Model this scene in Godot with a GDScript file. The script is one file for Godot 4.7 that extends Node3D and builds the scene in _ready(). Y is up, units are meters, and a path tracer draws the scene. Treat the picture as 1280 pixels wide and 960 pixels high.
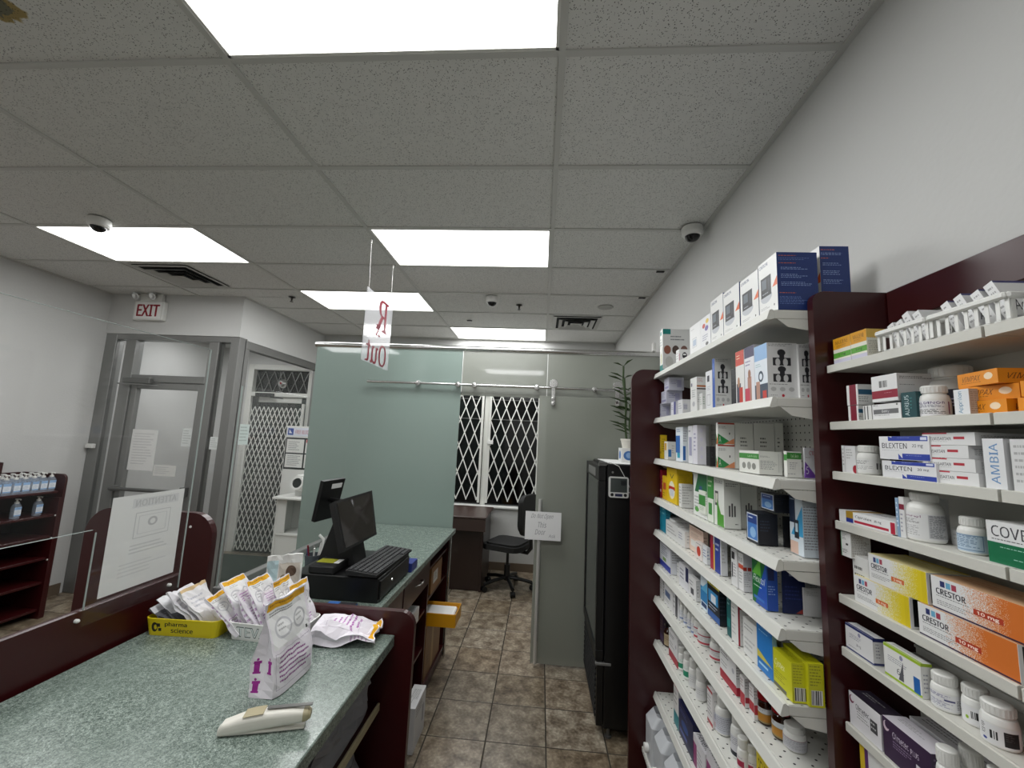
extends Node3D
# ---------------------------------------------------------------- camera, found from the ceiling grid of 2 x 4 ft tiles
const FOCAL := 519.51
const EYE := Vector3(0, 1.70, 0)
const CEIL := 3.024
const WALL_R := 0.957
const WALL_L := -4.62
const BACK := -5.60
const REAR := 2.30
const EXITW := -3.97
const JUT := -3.13
const GLASSZ := -3.45
const COUNTER := 0.955
var view := Basis.from_euler(Vector3(0.1282538, 0.0754256, 0.0459660))
var M := {}
var used := {}
var rng := RandomNumberGenerator.new()

func ray(u: float, v: float) -> Vector3:
	return view * Vector3((u - 640.0) / FOCAL, (480.0 - v) / FOCAL, -1.0)
func at_x(u: float, v: float, x: float) -> Vector3:
	var d := ray(u, v)
	return EYE + d * (x / d.x)
func at_z(u: float, v: float, z: float) -> Vector3:
	var d := ray(u, v)
	return EYE + d * (z / d.z)

# ---------------------------------------------------------------- meshes
func new_st() -> SurfaceTool:
	var st := SurfaceTool.new()
	st.begin(Mesh.PRIMITIVE_TRIANGLES)
	return st

func tri(st: SurfaceTool, a: Vector3, b: Vector3, c: Vector3, n: Vector3) -> void:
	st.set_normal(n)
	if (c - a).cross(b - a).dot(n) < 0.0:
		st.add_vertex(a); st.add_vertex(c); st.add_vertex(b)
	else:
		st.add_vertex(a); st.add_vertex(b); st.add_vertex(c)

func poly(st: SurfaceTool, pts: Array, inside: Vector3) -> void:
	var n := Vector3.ZERO
	var mid := Vector3.ZERO
	for i in pts.size():
		var p: Vector3 = pts[i]
		var q: Vector3 = pts[(i + 1) % pts.size()]
		n += p.cross(q)
		mid += p
	mid /= pts.size()
	n = n.normalized()
	if n.dot(mid - inside) < 0.0:
		n = -n
	for i in range(1, pts.size() - 1):
		tri(st, pts[0], pts[i], pts[i + 1], n)

func box(st: SurfaceTool, c: Vector3, s: Vector3, b := 0.0, turn := Basis.IDENTITY) -> void:
	var h := s * 0.5
	b = minf(b, minf(h.x, minf(h.y, h.z)) * 0.9)
	if b <= 0.0:
		for axis in 3:
			for sg in [-1.0, 1.0]:
				var pts := []
				for k in [[-1, -1], [1, -1], [1, 1], [-1, 1]]:
					var p := Vector3.ZERO
					p[axis] = h[axis] * sg
					p[(axis + 1) % 3] = h[(axis + 1) % 3] * k[0]
					p[(axis + 2) % 3] = h[(axis + 2) % 3] * k[1]
					pts.append(c + turn * p)
				poly(st, pts, c)
		return
	var vert := func(sx: float, sy: float, sz: float, axis: int) -> Vector3:
		var p := Vector3(sx * (h.x - b), sy * (h.y - b), sz * (h.z - b))
		p[axis] += Vector3(sx, sy, sz)[axis] * b
		return c + turn * p
	for axis in 3:
		for sg in [-1.0, 1.0]:
			var pts := []
			for k in [[-1, -1], [1, -1], [1, 1], [-1, 1]]:
				var s3 := Vector3.ZERO
				s3[axis] = sg
				s3[(axis + 1) % 3] = k[0]
				s3[(axis + 2) % 3] = k[1]
				pts.append(vert.call(s3.x, s3.y, s3.z, axis))
			poly(st, pts, c)
		var a1 := (axis + 1) % 3
		var a2 := (axis + 2) % 3
		for s1 in [-1.0, 1.0]:
			for s2 in [-1.0, 1.0]:
				var lo := Vector3.ZERO
				var hi := Vector3.ZERO
				lo[axis] = -1.0; hi[axis] = 1.0
				lo[a1] = s1; hi[a1] = s1
				lo[a2] = s2; hi[a2] = s2
				poly(st, [vert.call(lo.x, lo.y, lo.z, a1), vert.call(hi.x, hi.y, hi.z, a1), vert.call(hi.x, hi.y, hi.z, a2), vert.call(lo.x, lo.y, lo.z, a2)], c)
	for sx in [-1.0, 1.0]:
		for sy in [-1.0, 1.0]:
			for sz in [-1.0, 1.0]:
				poly(st, [vert.call(sx, sy, sz, 0), vert.call(sx, sy, sz, 1), vert.call(sx, sy, sz, 2)], c)

func span(st: SurfaceTool, a: Vector3, b: Vector3, bev := 0.0) -> void:
	box(st, (a + b) * 0.5, (b - a).abs(), bev)

# a flat outline in two axes, pushed out along the third
func prism(st: SurfaceTool, pts: PackedVector2Array, lo: float, hi: float, axis: int) -> void:
	var put := func(p: Vector2, w: float) -> Vector3:
		return Vector3(w, p.y, p.x) if axis == 0 else (Vector3(p.x, w, p.y) if axis == 1 else Vector3(p.x, p.y, w))
	var dir := Vector3.ZERO
	dir[axis] = 1.0
	var ids := Geometry2D.triangulate_polygon(pts)
	for i in range(0, ids.size(), 3):
		tri(st, put.call(pts[ids[i]], lo), put.call(pts[ids[i + 1]], lo), put.call(pts[ids[i + 2]], lo), -dir)
		tri(st, put.call(pts[ids[i]], hi), put.call(pts[ids[i + 1]], hi), put.call(pts[ids[i + 2]], hi), dir)
	var area := 0.0
	for i in pts.size():
		area += pts[i].cross(pts[(i + 1) % pts.size()])
	for i in pts.size():
		var p := pts[i]
		var q := pts[(i + 1) % pts.size()]
		var e := (q - p).normalized()
		var o := Vector2(e.y, -e.x) * signf(area)
		var n: Vector3 = put.call(o, 0.0)
		tri(st, put.call(p, lo), put.call(q, lo), put.call(q, hi), n)
		tri(st, put.call(p, lo), put.call(q, hi), put.call(p, hi), n)

func rounded(x0: float, y0: float, x1: float, y1: float, radii: Array, n := 6) -> PackedVector2Array:
	# corners in the order lower left, lower right, upper right, upper left
	var out := PackedVector2Array()
	var cs := [Vector2(x0, y0), Vector2(x1, y0), Vector2(x1, y1), Vector2(x0, y1)]
	var dirs := [Vector2(1, 1), Vector2(-1, 1), Vector2(-1, -1), Vector2(1, -1)]
	for i in 4:
		var r: float = radii[i]
		if r <= 0.0:
			out.append(cs[i])
			continue
		var mid: Vector2 = cs[i] + dirs[i] * r
		for k in n + 1:
			var a := PI + i * PI / 2.0 + k * PI / 2.0 / n
			out.append(mid + Vector2(cos(a), sin(a)) * r)
	return out

func lathe(st: SurfaceTool, prof: Array, c: Vector3, n := 20, turn := Basis.IDENTITY, uv := Rect2()) -> void:
	for k in prof.size() - 1:
		var p: Vector2 = prof[k]
		var q: Vector2 = prof[k + 1]
		var d := q - p
		if d.length() < 1e-6:
			continue
		var nn := Vector2(d.y, -d.x).normalized()
		for i in n:
			var a0 := TAU * i / n
			var a1 := TAU * (i + 1) / n
			var n0 := turn * Vector3(cos(a0) * nn.x, nn.y, sin(a0) * nn.x)
			var n1 := turn * Vector3(cos(a1) * nn.x, nn.y, sin(a1) * nn.x)
			var vs := [
				[c + turn * Vector3(cos(a0) * p.x, p.y, sin(a0) * p.x), n0, Vector2(1.0 - float(i) / n, 1.0)],
				[c + turn * Vector3(cos(a1) * p.x, p.y, sin(a1) * p.x), n1, Vector2(1.0 - float(i + 1) / n, 1.0)],
				[c + turn * Vector3(cos(a1) * q.x, q.y, sin(a1) * q.x), n1, Vector2(1.0 - float(i + 1) / n, 0.0)],
				[c + turn * Vector3(cos(a0) * q.x, q.y, sin(a0) * q.x), n0, Vector2(1.0 - float(i) / n, 0.0)]]
			for t in [[0, 1, 2], [0, 2, 3]]:
				var ids: Array = t
				var a: Vector3 = vs[ids[0]][0]
				var b: Vector3 = vs[ids[1]][0]
				var e: Vector3 = vs[ids[2]][0]
				var cr := (e - a).cross(b - a)
				if cr.length() < 1e-12:
					continue
				if cr.dot(n0 + n1) < 0.0:
					ids = [ids[0], ids[2], ids[1]]
				for j in ids:
					st.set_normal(vs[j][1])
					var w: Vector2 = vs[j][2]
					st.set_uv(uv.position + w * uv.size)
					st.add_vertex(vs[j][0])

func tube(st: SurfaceTool, path: Array, r: float, n := 8, cap := true) -> void:
	var rings := []
	var up := Vector3.UP
	for k in path.size():
		var p: Vector3 = path[k]
		var t: Vector3
		if k == 0:
			t = path[1] - p
		elif k == path.size() - 1:
			t = p - path[k - 1]
		else:
			t = (path[k + 1] - p).normalized() + (p - path[k - 1]).normalized()
		t = t.normalized()
		if absf(t.dot(up)) > 0.95:
			up = Vector3.RIGHT if absf(t.x) < 0.9 else Vector3.BACK
		var s := t.cross(up).normalized()
		up = s.cross(t).normalized()
		var ring := []
		for i in n:
			var a := TAU * i / n
			ring.append([p + (s * cos(a) + up * sin(a)) * r, s * cos(a) + up * sin(a)])
		rings.append(ring)
	for k in rings.size() - 1:
		for i in n:
			var j := (i + 1) % n
			var q := [rings[k][i], rings[k][j], rings[k + 1][j], rings[k + 1][i]]
			for t in [[0, 1, 2], [0, 2, 3]]:
				var ids: Array = t
				var a: Vector3 = q[ids[0]][0]
				var b: Vector3 = q[ids[1]][0]
				var e: Vector3 = q[ids[2]][0]
				var nn: Vector3 = q[ids[0]][1]
				if (e - a).cross(b - a).dot(nn) < 0.0:
					ids = [ids[0], ids[2], ids[1]]
				for m in ids:
					st.set_normal(q[m][1])
					st.add_vertex(q[m][0])
	if cap:
		for e in [0, rings.size() - 1]:
			var pts := []
			for i in n:
				pts.append(rings[e][i][0])
			poly(st, pts, path[1] if e == 0 else path[e - 1])

# ---------------------------------------------------------------- objects
func numbered(called: String) -> String:
	var k: int = used.get(called, 0)
	used[called] = k + 1
	return called if k == 0 else "%s_%03d" % [called, k]

func tag(o: Node3D, label: String, category: String, group := "") -> Node3D:
	o.set_meta("label", label)
	o.set_meta("category", category)
	if group != "":
		o.set_meta("group", group)
	return o

func obj(called: String, st, m: Material, parent: Node = null) -> MeshInstance3D:
	var o := MeshInstance3D.new()
	o.name = numbered(called) if parent == null else called
	o.mesh = st.commit() if st is SurfaceTool else st
	o.material_override = m
	(self if parent == null else parent).add_child(o, true)
	return o

func thing(called: String, label: String, category: String, at := Vector3.ZERO, group := "", turn := 0.0) -> Node3D:
	var o := Node3D.new()
	o.name = numbered(called)
	add_child(o, true)
	o.position = at
	o.rotation.y = turn
	return tag(o, label, category, group)

func struct_of(called: String, at := Vector3.ZERO) -> Node3D:
	var o := Node3D.new()
	o.name = called
	add_child(o, true)
	o.position = at
	o.set_meta("kind", "structure")
	return o

func struct(called: String, st, m: Material) -> MeshInstance3D:
	var o := obj(called, st, m)
	o.name = called
	o.set_meta("kind", "structure")
	return o

func slab(called: String, a: Vector3, b: Vector3, m: Material, parent: Node = null, bev := 0.0) -> MeshInstance3D:
	var st := new_st()
	span(st, a, b, bev)
	return obj(called, st, m, parent)

# ---------------------------------------------------------------- materials
func hexc(s: String) -> Color:
	return Color.html(s)

func mat(key: String, c: String, rough := 0.6, metal := 0.0, alpha := 1.0) -> StandardMaterial3D:
	if M.has(key):
		return M[key]
	var m := StandardMaterial3D.new()
	m.resource_name = key
	m.albedo_color = Color(hexc(c), alpha)
	m.roughness = rough
	m.metallic = metal
	if alpha < 1.0:
		m.transparency = BaseMaterial3D.TRANSPARENCY_ALPHA
	M[key] = m
	return m

func noise(sd: int, freq: float, oct := 4) -> FastNoiseLite:
	var f := FastNoiseLite.new()
	f.seed = sd
	f.noise_type = FastNoiseLite.TYPE_SIMPLEX_SMOOTH
	f.frequency = freq
	f.fractal_octaves = oct
	return f

func tex(img: Image) -> ImageTexture:
	return ImageTexture.create_from_image(img)

# seamless value of a noise on a w x h sheet: sampled on two circles
func around(f: FastNoiseLite, x: float, y: float, w: float, h: float) -> float:
	var bx := x - w
	var by := y - h
	var tx := x / w
	var ty := y / h
	return lerpf(lerpf(f.get_noise_2d(x, y), f.get_noise_2d(bx, y), tx), lerpf(f.get_noise_2d(x, by), f.get_noise_2d(bx, by), tx), ty)

func make_materials() -> void:
	mat("paint", "c9c9c7", 0.75)
	mat("maroon", "350b0d", 0.3)
	mat("shelf_white", "d2d2cc", 0.42)
	mat("alu", "868684", 0.45, 0.5)
	mat("alu_dark", "6c6c6a", 0.45, 0.6)
	mat("chrome", "cfcfcd", 0.24, 1.0)
	mat("black", "070708", 0.4)
	mat("black_gloss", "08080a", 0.15)
	mat("black_soft", "0b0b0c", 0.7)
	mat("white_plastic", "dededa", 0.4)
	mat("white_gate", "dcdcd6", 0.5)
	mat("night", "050506", 0.08)
	mat("paper", "e4e4e2", 0.85)
	mat("red_ink", "6e0c20", 0.5)
	mat("brown_wood", "2c1e1a", 0.35)
	mat("brown_top", "463733", 0.3)
	mat("base_tile", "6b5d4e", 0.5)
	mat("cardboard", "8a6238", 0.85)
	mat("yellow", "dcc714", 0.4)
	mat("amber", "d99a12", 0.35)
	mat("green_mat", "16281f", 0.95)
	mat("grid", "c4c4c0", 0.5)
	mat("grout", "3b362f", 0.9)
	mat("clear", "9aa09e", 0.02, 0.0, 0.02)
	mat("clear_edge", "9faaa6", 0.2, 0.0, 1.0)
	mat("glass", "8a928e", 0.02, 0.0, 0.03)
	mat("tan", "a79d7e", 0.45)
	mat("satin", "d2d2ce", 0.34, 0.55)
	mat("bronze_frame", "1c1b1a", 0.4)
	for k in ["clear", "glass"]:
		M[k].metallic_specular = 0.32
	mat("ivory", "dcd9cf", 0.35)
	mat("jug", "d9dce0", 0.35, 0.0, 0.62)
	mat("leaf", "31461f", 0.55)
	mat("blue", "23468c", 0.5)
	mat("brown_glass", "2a1206", 0.12)
	mat("red_cap", "8f0d16", 0.35)
	mat("grey_film", "8b8b8d", 0.35)
	mat("hole", "0a0a0a", 0.9)
	var f := mat("frost_green", "8b9c95", 0.32, 0.0, 0.88)
	f.clearcoat_enabled = true
	f.clearcoat = 1.0
	f.clearcoat_roughness = 0.04
	f = mat("frost_grey", "8f9389", 0.32, 0.0, 0.72)
	f.clearcoat_enabled = true
	f.clearcoat = 1.0
	f.clearcoat_roughness = 0.04
	var lit := mat("light_panel", "ffffff", 0.6)
	lit.emission_enabled = true
	lit.emission = Color(1.0, 1.0, 0.985)
	lit.emission_energy_multiplier = 3.0

	# acoustic tile: fine pits and a grain
	var im := Image.create(768, 768, false, Image.FORMAT_RGB8)
	var g := noise(3, 0.25, 3)
	var g2 := noise(5, 0.012, 2)
	for y in 768:
		for x in 768:
			var v := 0.855 + 0.045 * around(g, x, y, 768, 768) + 0.02 * around(g2, x, y, 768, 768)
			im.set_pixel(x, y, Color(v, v, v * 0.985))
	rng.seed = 11
	for k in 4600:
		var x := rng.randi_range(2, 763)
		var y := rng.randi_range(2, 763)
		var d := rng.randf_range(0.22, 0.52)
		var w := 2 if rng.randf() < 0.55 else 3
		im.fill_rect(Rect2i(x, y, w, 2 if rng.randf() < 0.4 else w), Color(d, d, d))
	var m := mat("acoustic", "ffffff", 0.92)
	m.albedo_texture = tex(im)
	m.uv1_triplanar = true
	m.uv1_world_triplanar = true
	m.uv1_scale = Vector3.ONE / 0.78

	# stained acoustic tile
	var im2: Image = im.duplicate()
	m = mat("acoustic_stained", "ffffff", 0.92)
	var e := noise(9, 0.02, 3)
	for y in 768:
		for x in 768:
			var r := Vector2(x - 384, y - 384).length() + 22.0 * e.get_noise_2d(x, y)
			if r < 80.0:
				var c := im2.get_pixel(x, y)
				var ring := clampf((80.0 - r) / 10.0, 0, 1)
				var tint := Color(0.56, 0.49, 0.32) if r > 52.0 else Color(0.40, 0.39, 0.33)
				im2.set_pixel(x, y, c.lerp(c * tint * 1.3, ring))
	m.albedo_texture = tex(im2)
	m.uv1_triplanar = true
	m.uv1_world_triplanar = true
	m.uv1_scale = Vector3.ONE / 0.78
	m.uv1_offset = Vector3(0.5 + 1.835 / 0.78, 0.0, 0.5 + 1.05 / 0.78)

	# counter laminate: grey green with pale and dark flecks
	im = Image.create(512, 512, false, Image.FORMAT_RGB8)
	var l1 := noise(21, 0.055, 3)
	var l2 := noise(22, 0.16, 2)
	var l3 := noise(23, 0.015, 2)
	for y in 512:
		for x in 512:
			var a := around(l1, x, y, 512, 512)
			var b := around(l2, x, y, 512, 512)
			var c := around(l3, x, y, 512, 512)
			var t := clampf(0.47 + 0.5 * a + 0.62 * b + 0.2 * c, 0.0, 1.0)
			var col := Color(0.255, 0.305, 0.28).lerp(Color(0.665, 0.715, 0.68), t)
			im.set_pixel(x, y, col)
	m = mat("laminate", "ffffff", 0.24)
	m.albedo_texture = tex(im)
	m.uv1_triplanar = true
	m.uv1_world_triplanar = true
	m.uv1_scale = Vector3.ONE / 0.36

	# floor tile: clouded brown and grey stone, a sheet of 3 x 2 tiles
	im = Image.create(1152, 768, false, Image.FORMAT_RGB8)
	for ty in 2:
		for tx in 3:
			var sd := 40 + ty * 3 + tx
			var n1 := noise(sd, 0.0075, 3)
			var n2 := noise(sd + 50, 0.035, 4)
			var n3 := noise(sd + 90, 0.14, 2)
			for y in 384:
				for x in 384:
					var a := n1.get_noise_2d(x, y)
					var b := n2.get_noise_2d(x, y)
					var c := n3.get_noise_2d(x, y)
					var t := clampf(0.50 + 0.62 * a + 0.34 * b + 0.12 * c, 0.0, 1.0)
					var col := Color(0.34, 0.29, 0.235).lerp(Color(0.68, 0.645, 0.575), t)
					var vein := 1.0 - smoothstep(0.0, 0.07, absf(b + 0.3 * c))
					col = col.lerp(Color(0.30, 0.23, 0.17), 0.38 * vein * clampf(0.5 + a, 0, 1))
					im.set_pixel(tx * 384 + x, ty * 384 + y, col)
	m = mat("floor_tile", "ffffff", 0.33)
	m.albedo_texture = tex(im)

	# white sheet metal with punched holes, 25 mm apart
	im = Image.create(64, 64, false, Image.FORMAT_RGB8)
	im.fill(hexc("d2d2cc"))
	for p in [Vector2(16, 16), Vector2(48, 48)]:
		for y in 64:
			for x in 64:
				if Vector2(x - p.x, y - p.y).length() < 4.5:
					im.set_pixel(x, y, Color(0.04, 0.04, 0.04))
	m = mat("punched", "ffffff", 0.42)
	m.albedo_texture = tex(im)
	m.uv1_triplanar = true
	m.uv1_world_triplanar = true
	m.uv1_scale = Vector3.ONE / 0.045
	im = Image.create(64, 64, false, Image.FORMAT_RGB8)
	im.fill(hexc("c9c9c4"))
	for y in 64:
		for x in 64:
			if Vector2(x - 32, y - 32).length() < 8.0:
				im.set_pixel(x, y, Color(0.03, 0.03, 0.03))
	m = mat("pegboard", "ffffff", 0.5)
	m.albedo_texture = tex(im)
	m.uv1_triplanar = true
	m.uv1_world_triplanar = true
	m.uv1_scale = Vector3.ONE / 0.0254

	# painted wall: orange peel grain
	var nt := Image.create(256, 256, false, Image.FORMAT_L8)
	var pn := noise(70, 0.09, 3)
	for y in 256:
		for x in 256:
			var v := 0.5 + 0.5 * around(pn, x, y, 256, 256)
			nt.set_pixel(x, y, Color(v, v, v))
	nt.convert(Image.FORMAT_RGBA8)
	nt.bump_map_to_normal_map(1.5)
	for key in ["paint"]:
		m = M[key]
		m.normal_enabled = true
		m.normal_texture = tex(nt)
		m.normal_scale = 0.35
		m.uv1_triplanar = true
		m.uv1_world_triplanar = true
		m.uv1_scale = Vector3.ONE / 0.5

# ---------------------------------------------------------------- print: sheets of artwork for cartons, labels and papers
const SHEET := 2048
var sheets := []
const INK := {"w": "e3e3e1", "g": "8c8c8c", "lg": "c2c2c2", "dg": "4a4a4a", "k": "141416", "navy": "16204e", "blue": "2450a8", "lb": "6fa6dc", "teal": "0f7f7a", "dteal": "0d4a4c", "green": "2e7d32", "lgreen": "7fae2a", "yel": "e3c21c", "lime": "c6c81e", "or": "e08a14", "orange": "d9702a", "red": "b3152a", "mar": "6e1228", "pur": "4b2a78", "lav": "c8c8da", "pink": "d98aa0", "peach": "e4bfa6", "brown": "8a5a3a", "plum": "34213f", "mag": "9a2a8c", "cyan": "1c86c0", "beige": "c9beb0", "skin": "c08a66", "gold": "a8842a", "lyel": "e8dd8a", "royal": "2c3f9c", "tan": "b7a27a"}

func new_sheet() -> Dictionary:
	var im := Image.create(SHEET, SHEET, false, Image.FORMAT_RGB8)
	im.fill(Color(0.8, 0.8, 0.8))
	var glossy := StandardMaterial3D.new()
	glossy.resource_name = "carton_print"
	glossy.roughness = 0.42
	var matt := StandardMaterial3D.new()
	matt.resource_name = "paper_print"
	matt.roughness = 0.85
	var s := {"im": im, "glossy": glossy, "matt": matt, "x": 2, "y": 2, "row": 0}
	sheets.append(s)
	return s

func finish_sheets() -> void:
	for s in sheets:
		var t := tex(s.im)
		s.glossy.albedo_texture = t
		s.matt.albedo_texture = t

func ink(k: String) -> Color:
	return hexc(INK[k]) if INK.has(k) else hexc(k)

var glyph_cache := {}
var type_font: SystemFont
func glyphs(text: String) -> Dictionary:
	if glyph_cache.has(text):
		return glyph_cache[text]
	if type_font == null:
		type_font = SystemFont.new()
		type_font.font_names = PackedStringArray(["Droid Sans"])
	var tm := TextMesh.new()
	tm.text = text
	tm.font = type_font
	tm.font_size = 48
	tm.pixel_size = 1.0
	tm.depth = 0.0
	tm.curve_step = 4.0
	var pts := PackedVector2Array()
	var lo := Vector2(1e9, 1e9)
	var hi := -lo
	for s in tm.get_surface_count():
		var arr := tm.surface_get_arrays(s)
		var vs: PackedVector3Array = arr[Mesh.ARRAY_VERTEX]
		var ids: PackedInt32Array = arr[Mesh.ARRAY_INDEX] if arr[Mesh.ARRAY_INDEX] != null else PackedInt32Array()
		if ids.is_empty():
			for i in vs.size():
				ids.append(i)
		for i in ids:
			var p := Vector2(vs[i].x, -vs[i].y)
			pts.append(p)
			lo = lo.min(p)
			hi = hi.max(p)
	var d := {"pts": pts, "lo": lo, "size": hi - lo}
	glyph_cache[text] = d
	return d

func fill_tri(im: Image, a: Vector2, b: Vector2, c: Vector2, col: Color, clip: Rect2i) -> void:
	var y0 := maxi(int(floor(minf(a.y, minf(b.y, c.y)))), clip.position.y)
	var y1 := mini(int(ceil(maxf(a.y, maxf(b.y, c.y)))), clip.end.y - 1)
	for y in range(y0, y1 + 1):
		var yc := y + 0.5
		var xs0 := 1e9
		var xs1 := -1e9
		for e in [[a, b], [b, c], [c, a]]:
			var p: Vector2 = e[0]
			var q: Vector2 = e[1]
			if (p.y <= yc) != (q.y <= yc):
				var x := p.x + (q.x - p.x) * (yc - p.y) / (q.y - p.y)
				xs0 = minf(xs0, x)
				xs1 = maxf(xs1, x)
		var i0 := maxi(int(round(xs0)), clip.position.x)
		var i1 := mini(int(round(xs1)), clip.end.x)
		if xs1 > xs0 and i1 > i0:
			im.fill_rect(Rect2i(i0, y, i1 - i0, 1), col)

func draw_text(im: Image, area: Rect2i, x: float, y: float, w: float, h: float, text: String, col: Color, mode := "") -> void:
	# fitted into the part x..x+w, y..y+h of the face; mode: m mirrored, v running upwards, s slanted
	var g := glyphs(text)
	var gp: PackedVector2Array = g.pts
	var lo: Vector2 = g.lo
	var gs: Vector2 = g.size
	if gs.x < 1e-3 or gs.y < 1e-3:
		return
	var o := Vector2(area.position) + Vector2(x, y) * Vector2(area.size)
	var s := Vector2(w, h) * Vector2(area.size)
	var out := PackedVector2Array()
	for p in gp:
		var t := (p - lo) / gs
		if "m" in mode:
			t.x = 1.0 - t.x
		if "s" in mode:
			t.x = (t.x * 0.92) + 0.08 * (1.0 - t.y)
		if "v" in mode:
			t = Vector2(t.y, 1.0 - t.x)
		out.append(o + t * s)
	var shifts := [Vector2.ZERO]
	if "b" in mode:
		var e := maxf(0.6, s.y * 0.035)
		shifts = [Vector2(-e, 0), Vector2(e, 0), Vector2(0, -e * 0.6), Vector2(0, e * 0.6)]
	for sh in shifts:
		for i in range(0, out.size(), 3):
			fill_tri(im, out[i] + sh, out[i + 1] + sh, out[i + 2] + sh, col, area)

# one face: its artwork is a list of marks, «kind x y w h colour [more]», coordinates 0..1 from the upper left
func face(wm: float, hm: float, base: String, marks := "", ppm := 1100.0) -> Dictionary:
	var w := clampi(int(wm * ppm), 8, 900)
	var h := clampi(int(hm * ppm), 8, 900)
	var s: Dictionary = sheets[-1] if sheets.size() else new_sheet()
	if s.x + w + 4 > SHEET:
		s.x = 2
		s.y += s.row + 4
		s.row = 0
	if s.y + h + 4 > SHEET:
		s = new_sheet()
	var im: Image = s.im
	var area := Rect2i(s.x, s.y, w, h)
	im.fill_rect(area.grow(2), ink(base))
	for line in marks.split(";", false):
		var p := line.strip_edges().split(" ", false)
		if p.size() < 6:
			continue
		var x := p[1].to_float()
		var y := p[2].to_float()
		var pw := p[3].to_float()
		var ph := p[4].to_float()
		var col := ink(p[5])
		var r := Rect2i(area.position + Vector2i(int(x * w), int(y * h)), Vector2i(maxi(1, int(pw * w)), maxi(1, int(ph * h))))
		match p[0]:
			"r":
				im.fill_rect(r.intersection(area), col)
			"f":
				for e in [Rect2i(r.position, Vector2i(r.size.x, 1)), Rect2i(r.position + Vector2i(0, r.size.y - 1), Vector2i(r.size.x, 1)), Rect2i(r.position, Vector2i(1, r.size.y)), Rect2i(r.position + Vector2i(r.size.x - 1, 0), Vector2i(1, r.size.y))]:
					im.fill_rect(e.intersection(area), col)
			"l":
				var n := p[6].to_int()
				for k in n:
					var yy := r.position.y + int((k + 0.2) * r.size.y / float(n))
					var th := maxi(1, int(r.size.y / float(n) * 0.4))
					var xx := r.position.x
					var stop := r.position.x + int(r.size.x * rng.randf_range(0.6, 1.0))
					while xx < stop:
						var word := rng.randi_range(3, 9)
						im.fill_rect(Rect2i(xx, yy, mini(word, stop - xx), th).intersection(area), col)
						xx += word + 2
			"b":
				im.fill_rect(r.intersection(area), Color(0.9, 0.9, 0.9))
				var xx := r.position.x + 1
				while xx < r.end.x - 1:
					var bw := rng.randi_range(1, 3)
					im.fill_rect(Rect2i(xx, r.position.y + 1, bw, r.size.y - 2).intersection(area), Color(0.06, 0.06, 0.06))
					xx += bw + rng.randi_range(1, 3)
			"c":
				for yy in range(maxi(r.position.y, area.position.y), mini(r.end.y, area.end.y)):
					var t := (yy + 0.5 - r.position.y) / r.size.y * 2.0 - 1.0
					var half := sqrt(maxf(0.0, 1.0 - t * t)) * r.size.x * 0.5
					var mid := r.position.x + r.size.x * 0.5
					im.fill_rect(Rect2i(int(mid - half), yy, maxi(1, int(2.0 * half)), 1).intersection(area), col)
			"d":  # a wedge: full width below, none above; «dl» the other way round
				fill_tri(im, Vector2(r.position.x, r.end.y), Vector2(r.end), Vector2(r.end.x, r.position.y), col, area)
			"e":
				fill_tri(im, Vector2(r.position.x, r.end.y), Vector2(r.end), Vector2(r.position), col, area)
			"t":
				draw_text(im, area, x, y, pw, ph, " ".join(p.slice(7)).replace("_", " "), col, p[6])
			"n":  # grainy blend towards a colour from left to right
				for yy in range(r.position.y, mini(r.end.y, area.end.y)):
					for xx in range(r.position.x, mini(r.end.x, area.end.x)):
						var q := float(xx - r.position.x) / r.size.x
						if rng.randf() < q * 1.15:
							im.set_pixel(xx, yy, col)
	var out := {"uv": Rect2(Vector2(area.position) / SHEET, Vector2(area.size) / SHEET), "sheet": s}
	s.x += w + 4
	s.row = maxi(s.row, h)
	return out

func uquad(st: SurfaceTool, p: Array, uv: Rect2, n: Vector3) -> void:
	# corners from the upper left, clockwise as seen from outside
	var w := [uv.position, Vector2(uv.end.x, uv.position.y), uv.end, Vector2(uv.position.x, uv.end.y)]
	for t in [[0, 1, 2], [0, 2, 3]]:
		for i in t:
			st.set_normal(n)
			st.set_uv(w[i])
			st.add_vertex(p[i])

# a carton: x deep, y tall, z long; front faces -x, near end faces +z; origin at the middle of its base
func carton_mesh(dx: float, h: float, dz: float, fr: Dictionary, nr: Dictionary, tp: Dictionary) -> ArrayMesh:
	var st := new_st()
	var x := dx * 0.5
	var z := dz * 0.5
	uquad(st, [Vector3(-x, h, -z), Vector3(-x, h, z), Vector3(-x, 0, z), Vector3(-x, 0, -z)], fr.uv, Vector3.LEFT)
	uquad(st, [Vector3(x, h, z), Vector3(x, h, -z), Vector3(x, 0, -z), Vector3(x, 0, z)], fr.uv, Vector3.RIGHT)
	uquad(st, [Vector3(-x, h, z), Vector3(x, h, z), Vector3(x, 0, z), Vector3(-x, 0, z)], nr.uv, Vector3.BACK)
	uquad(st, [Vector3(x, h, -z), Vector3(-x, h, -z), Vector3(-x, 0, -z), Vector3(x, 0, -z)], nr.uv, Vector3.FORWARD)
	uquad(st, [Vector3(x, h, -z), Vector3(x, h, z), Vector3(-x, h, z), Vector3(-x, h, -z)], tp.uv, Vector3.UP)
	uquad(st, [Vector3(-x, 0, -z), Vector3(-x, 0, z), Vector3(x, 0, z), Vector3(x, 0, -z)], tp.uv, Vector3.DOWN)
	return st.commit()

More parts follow.
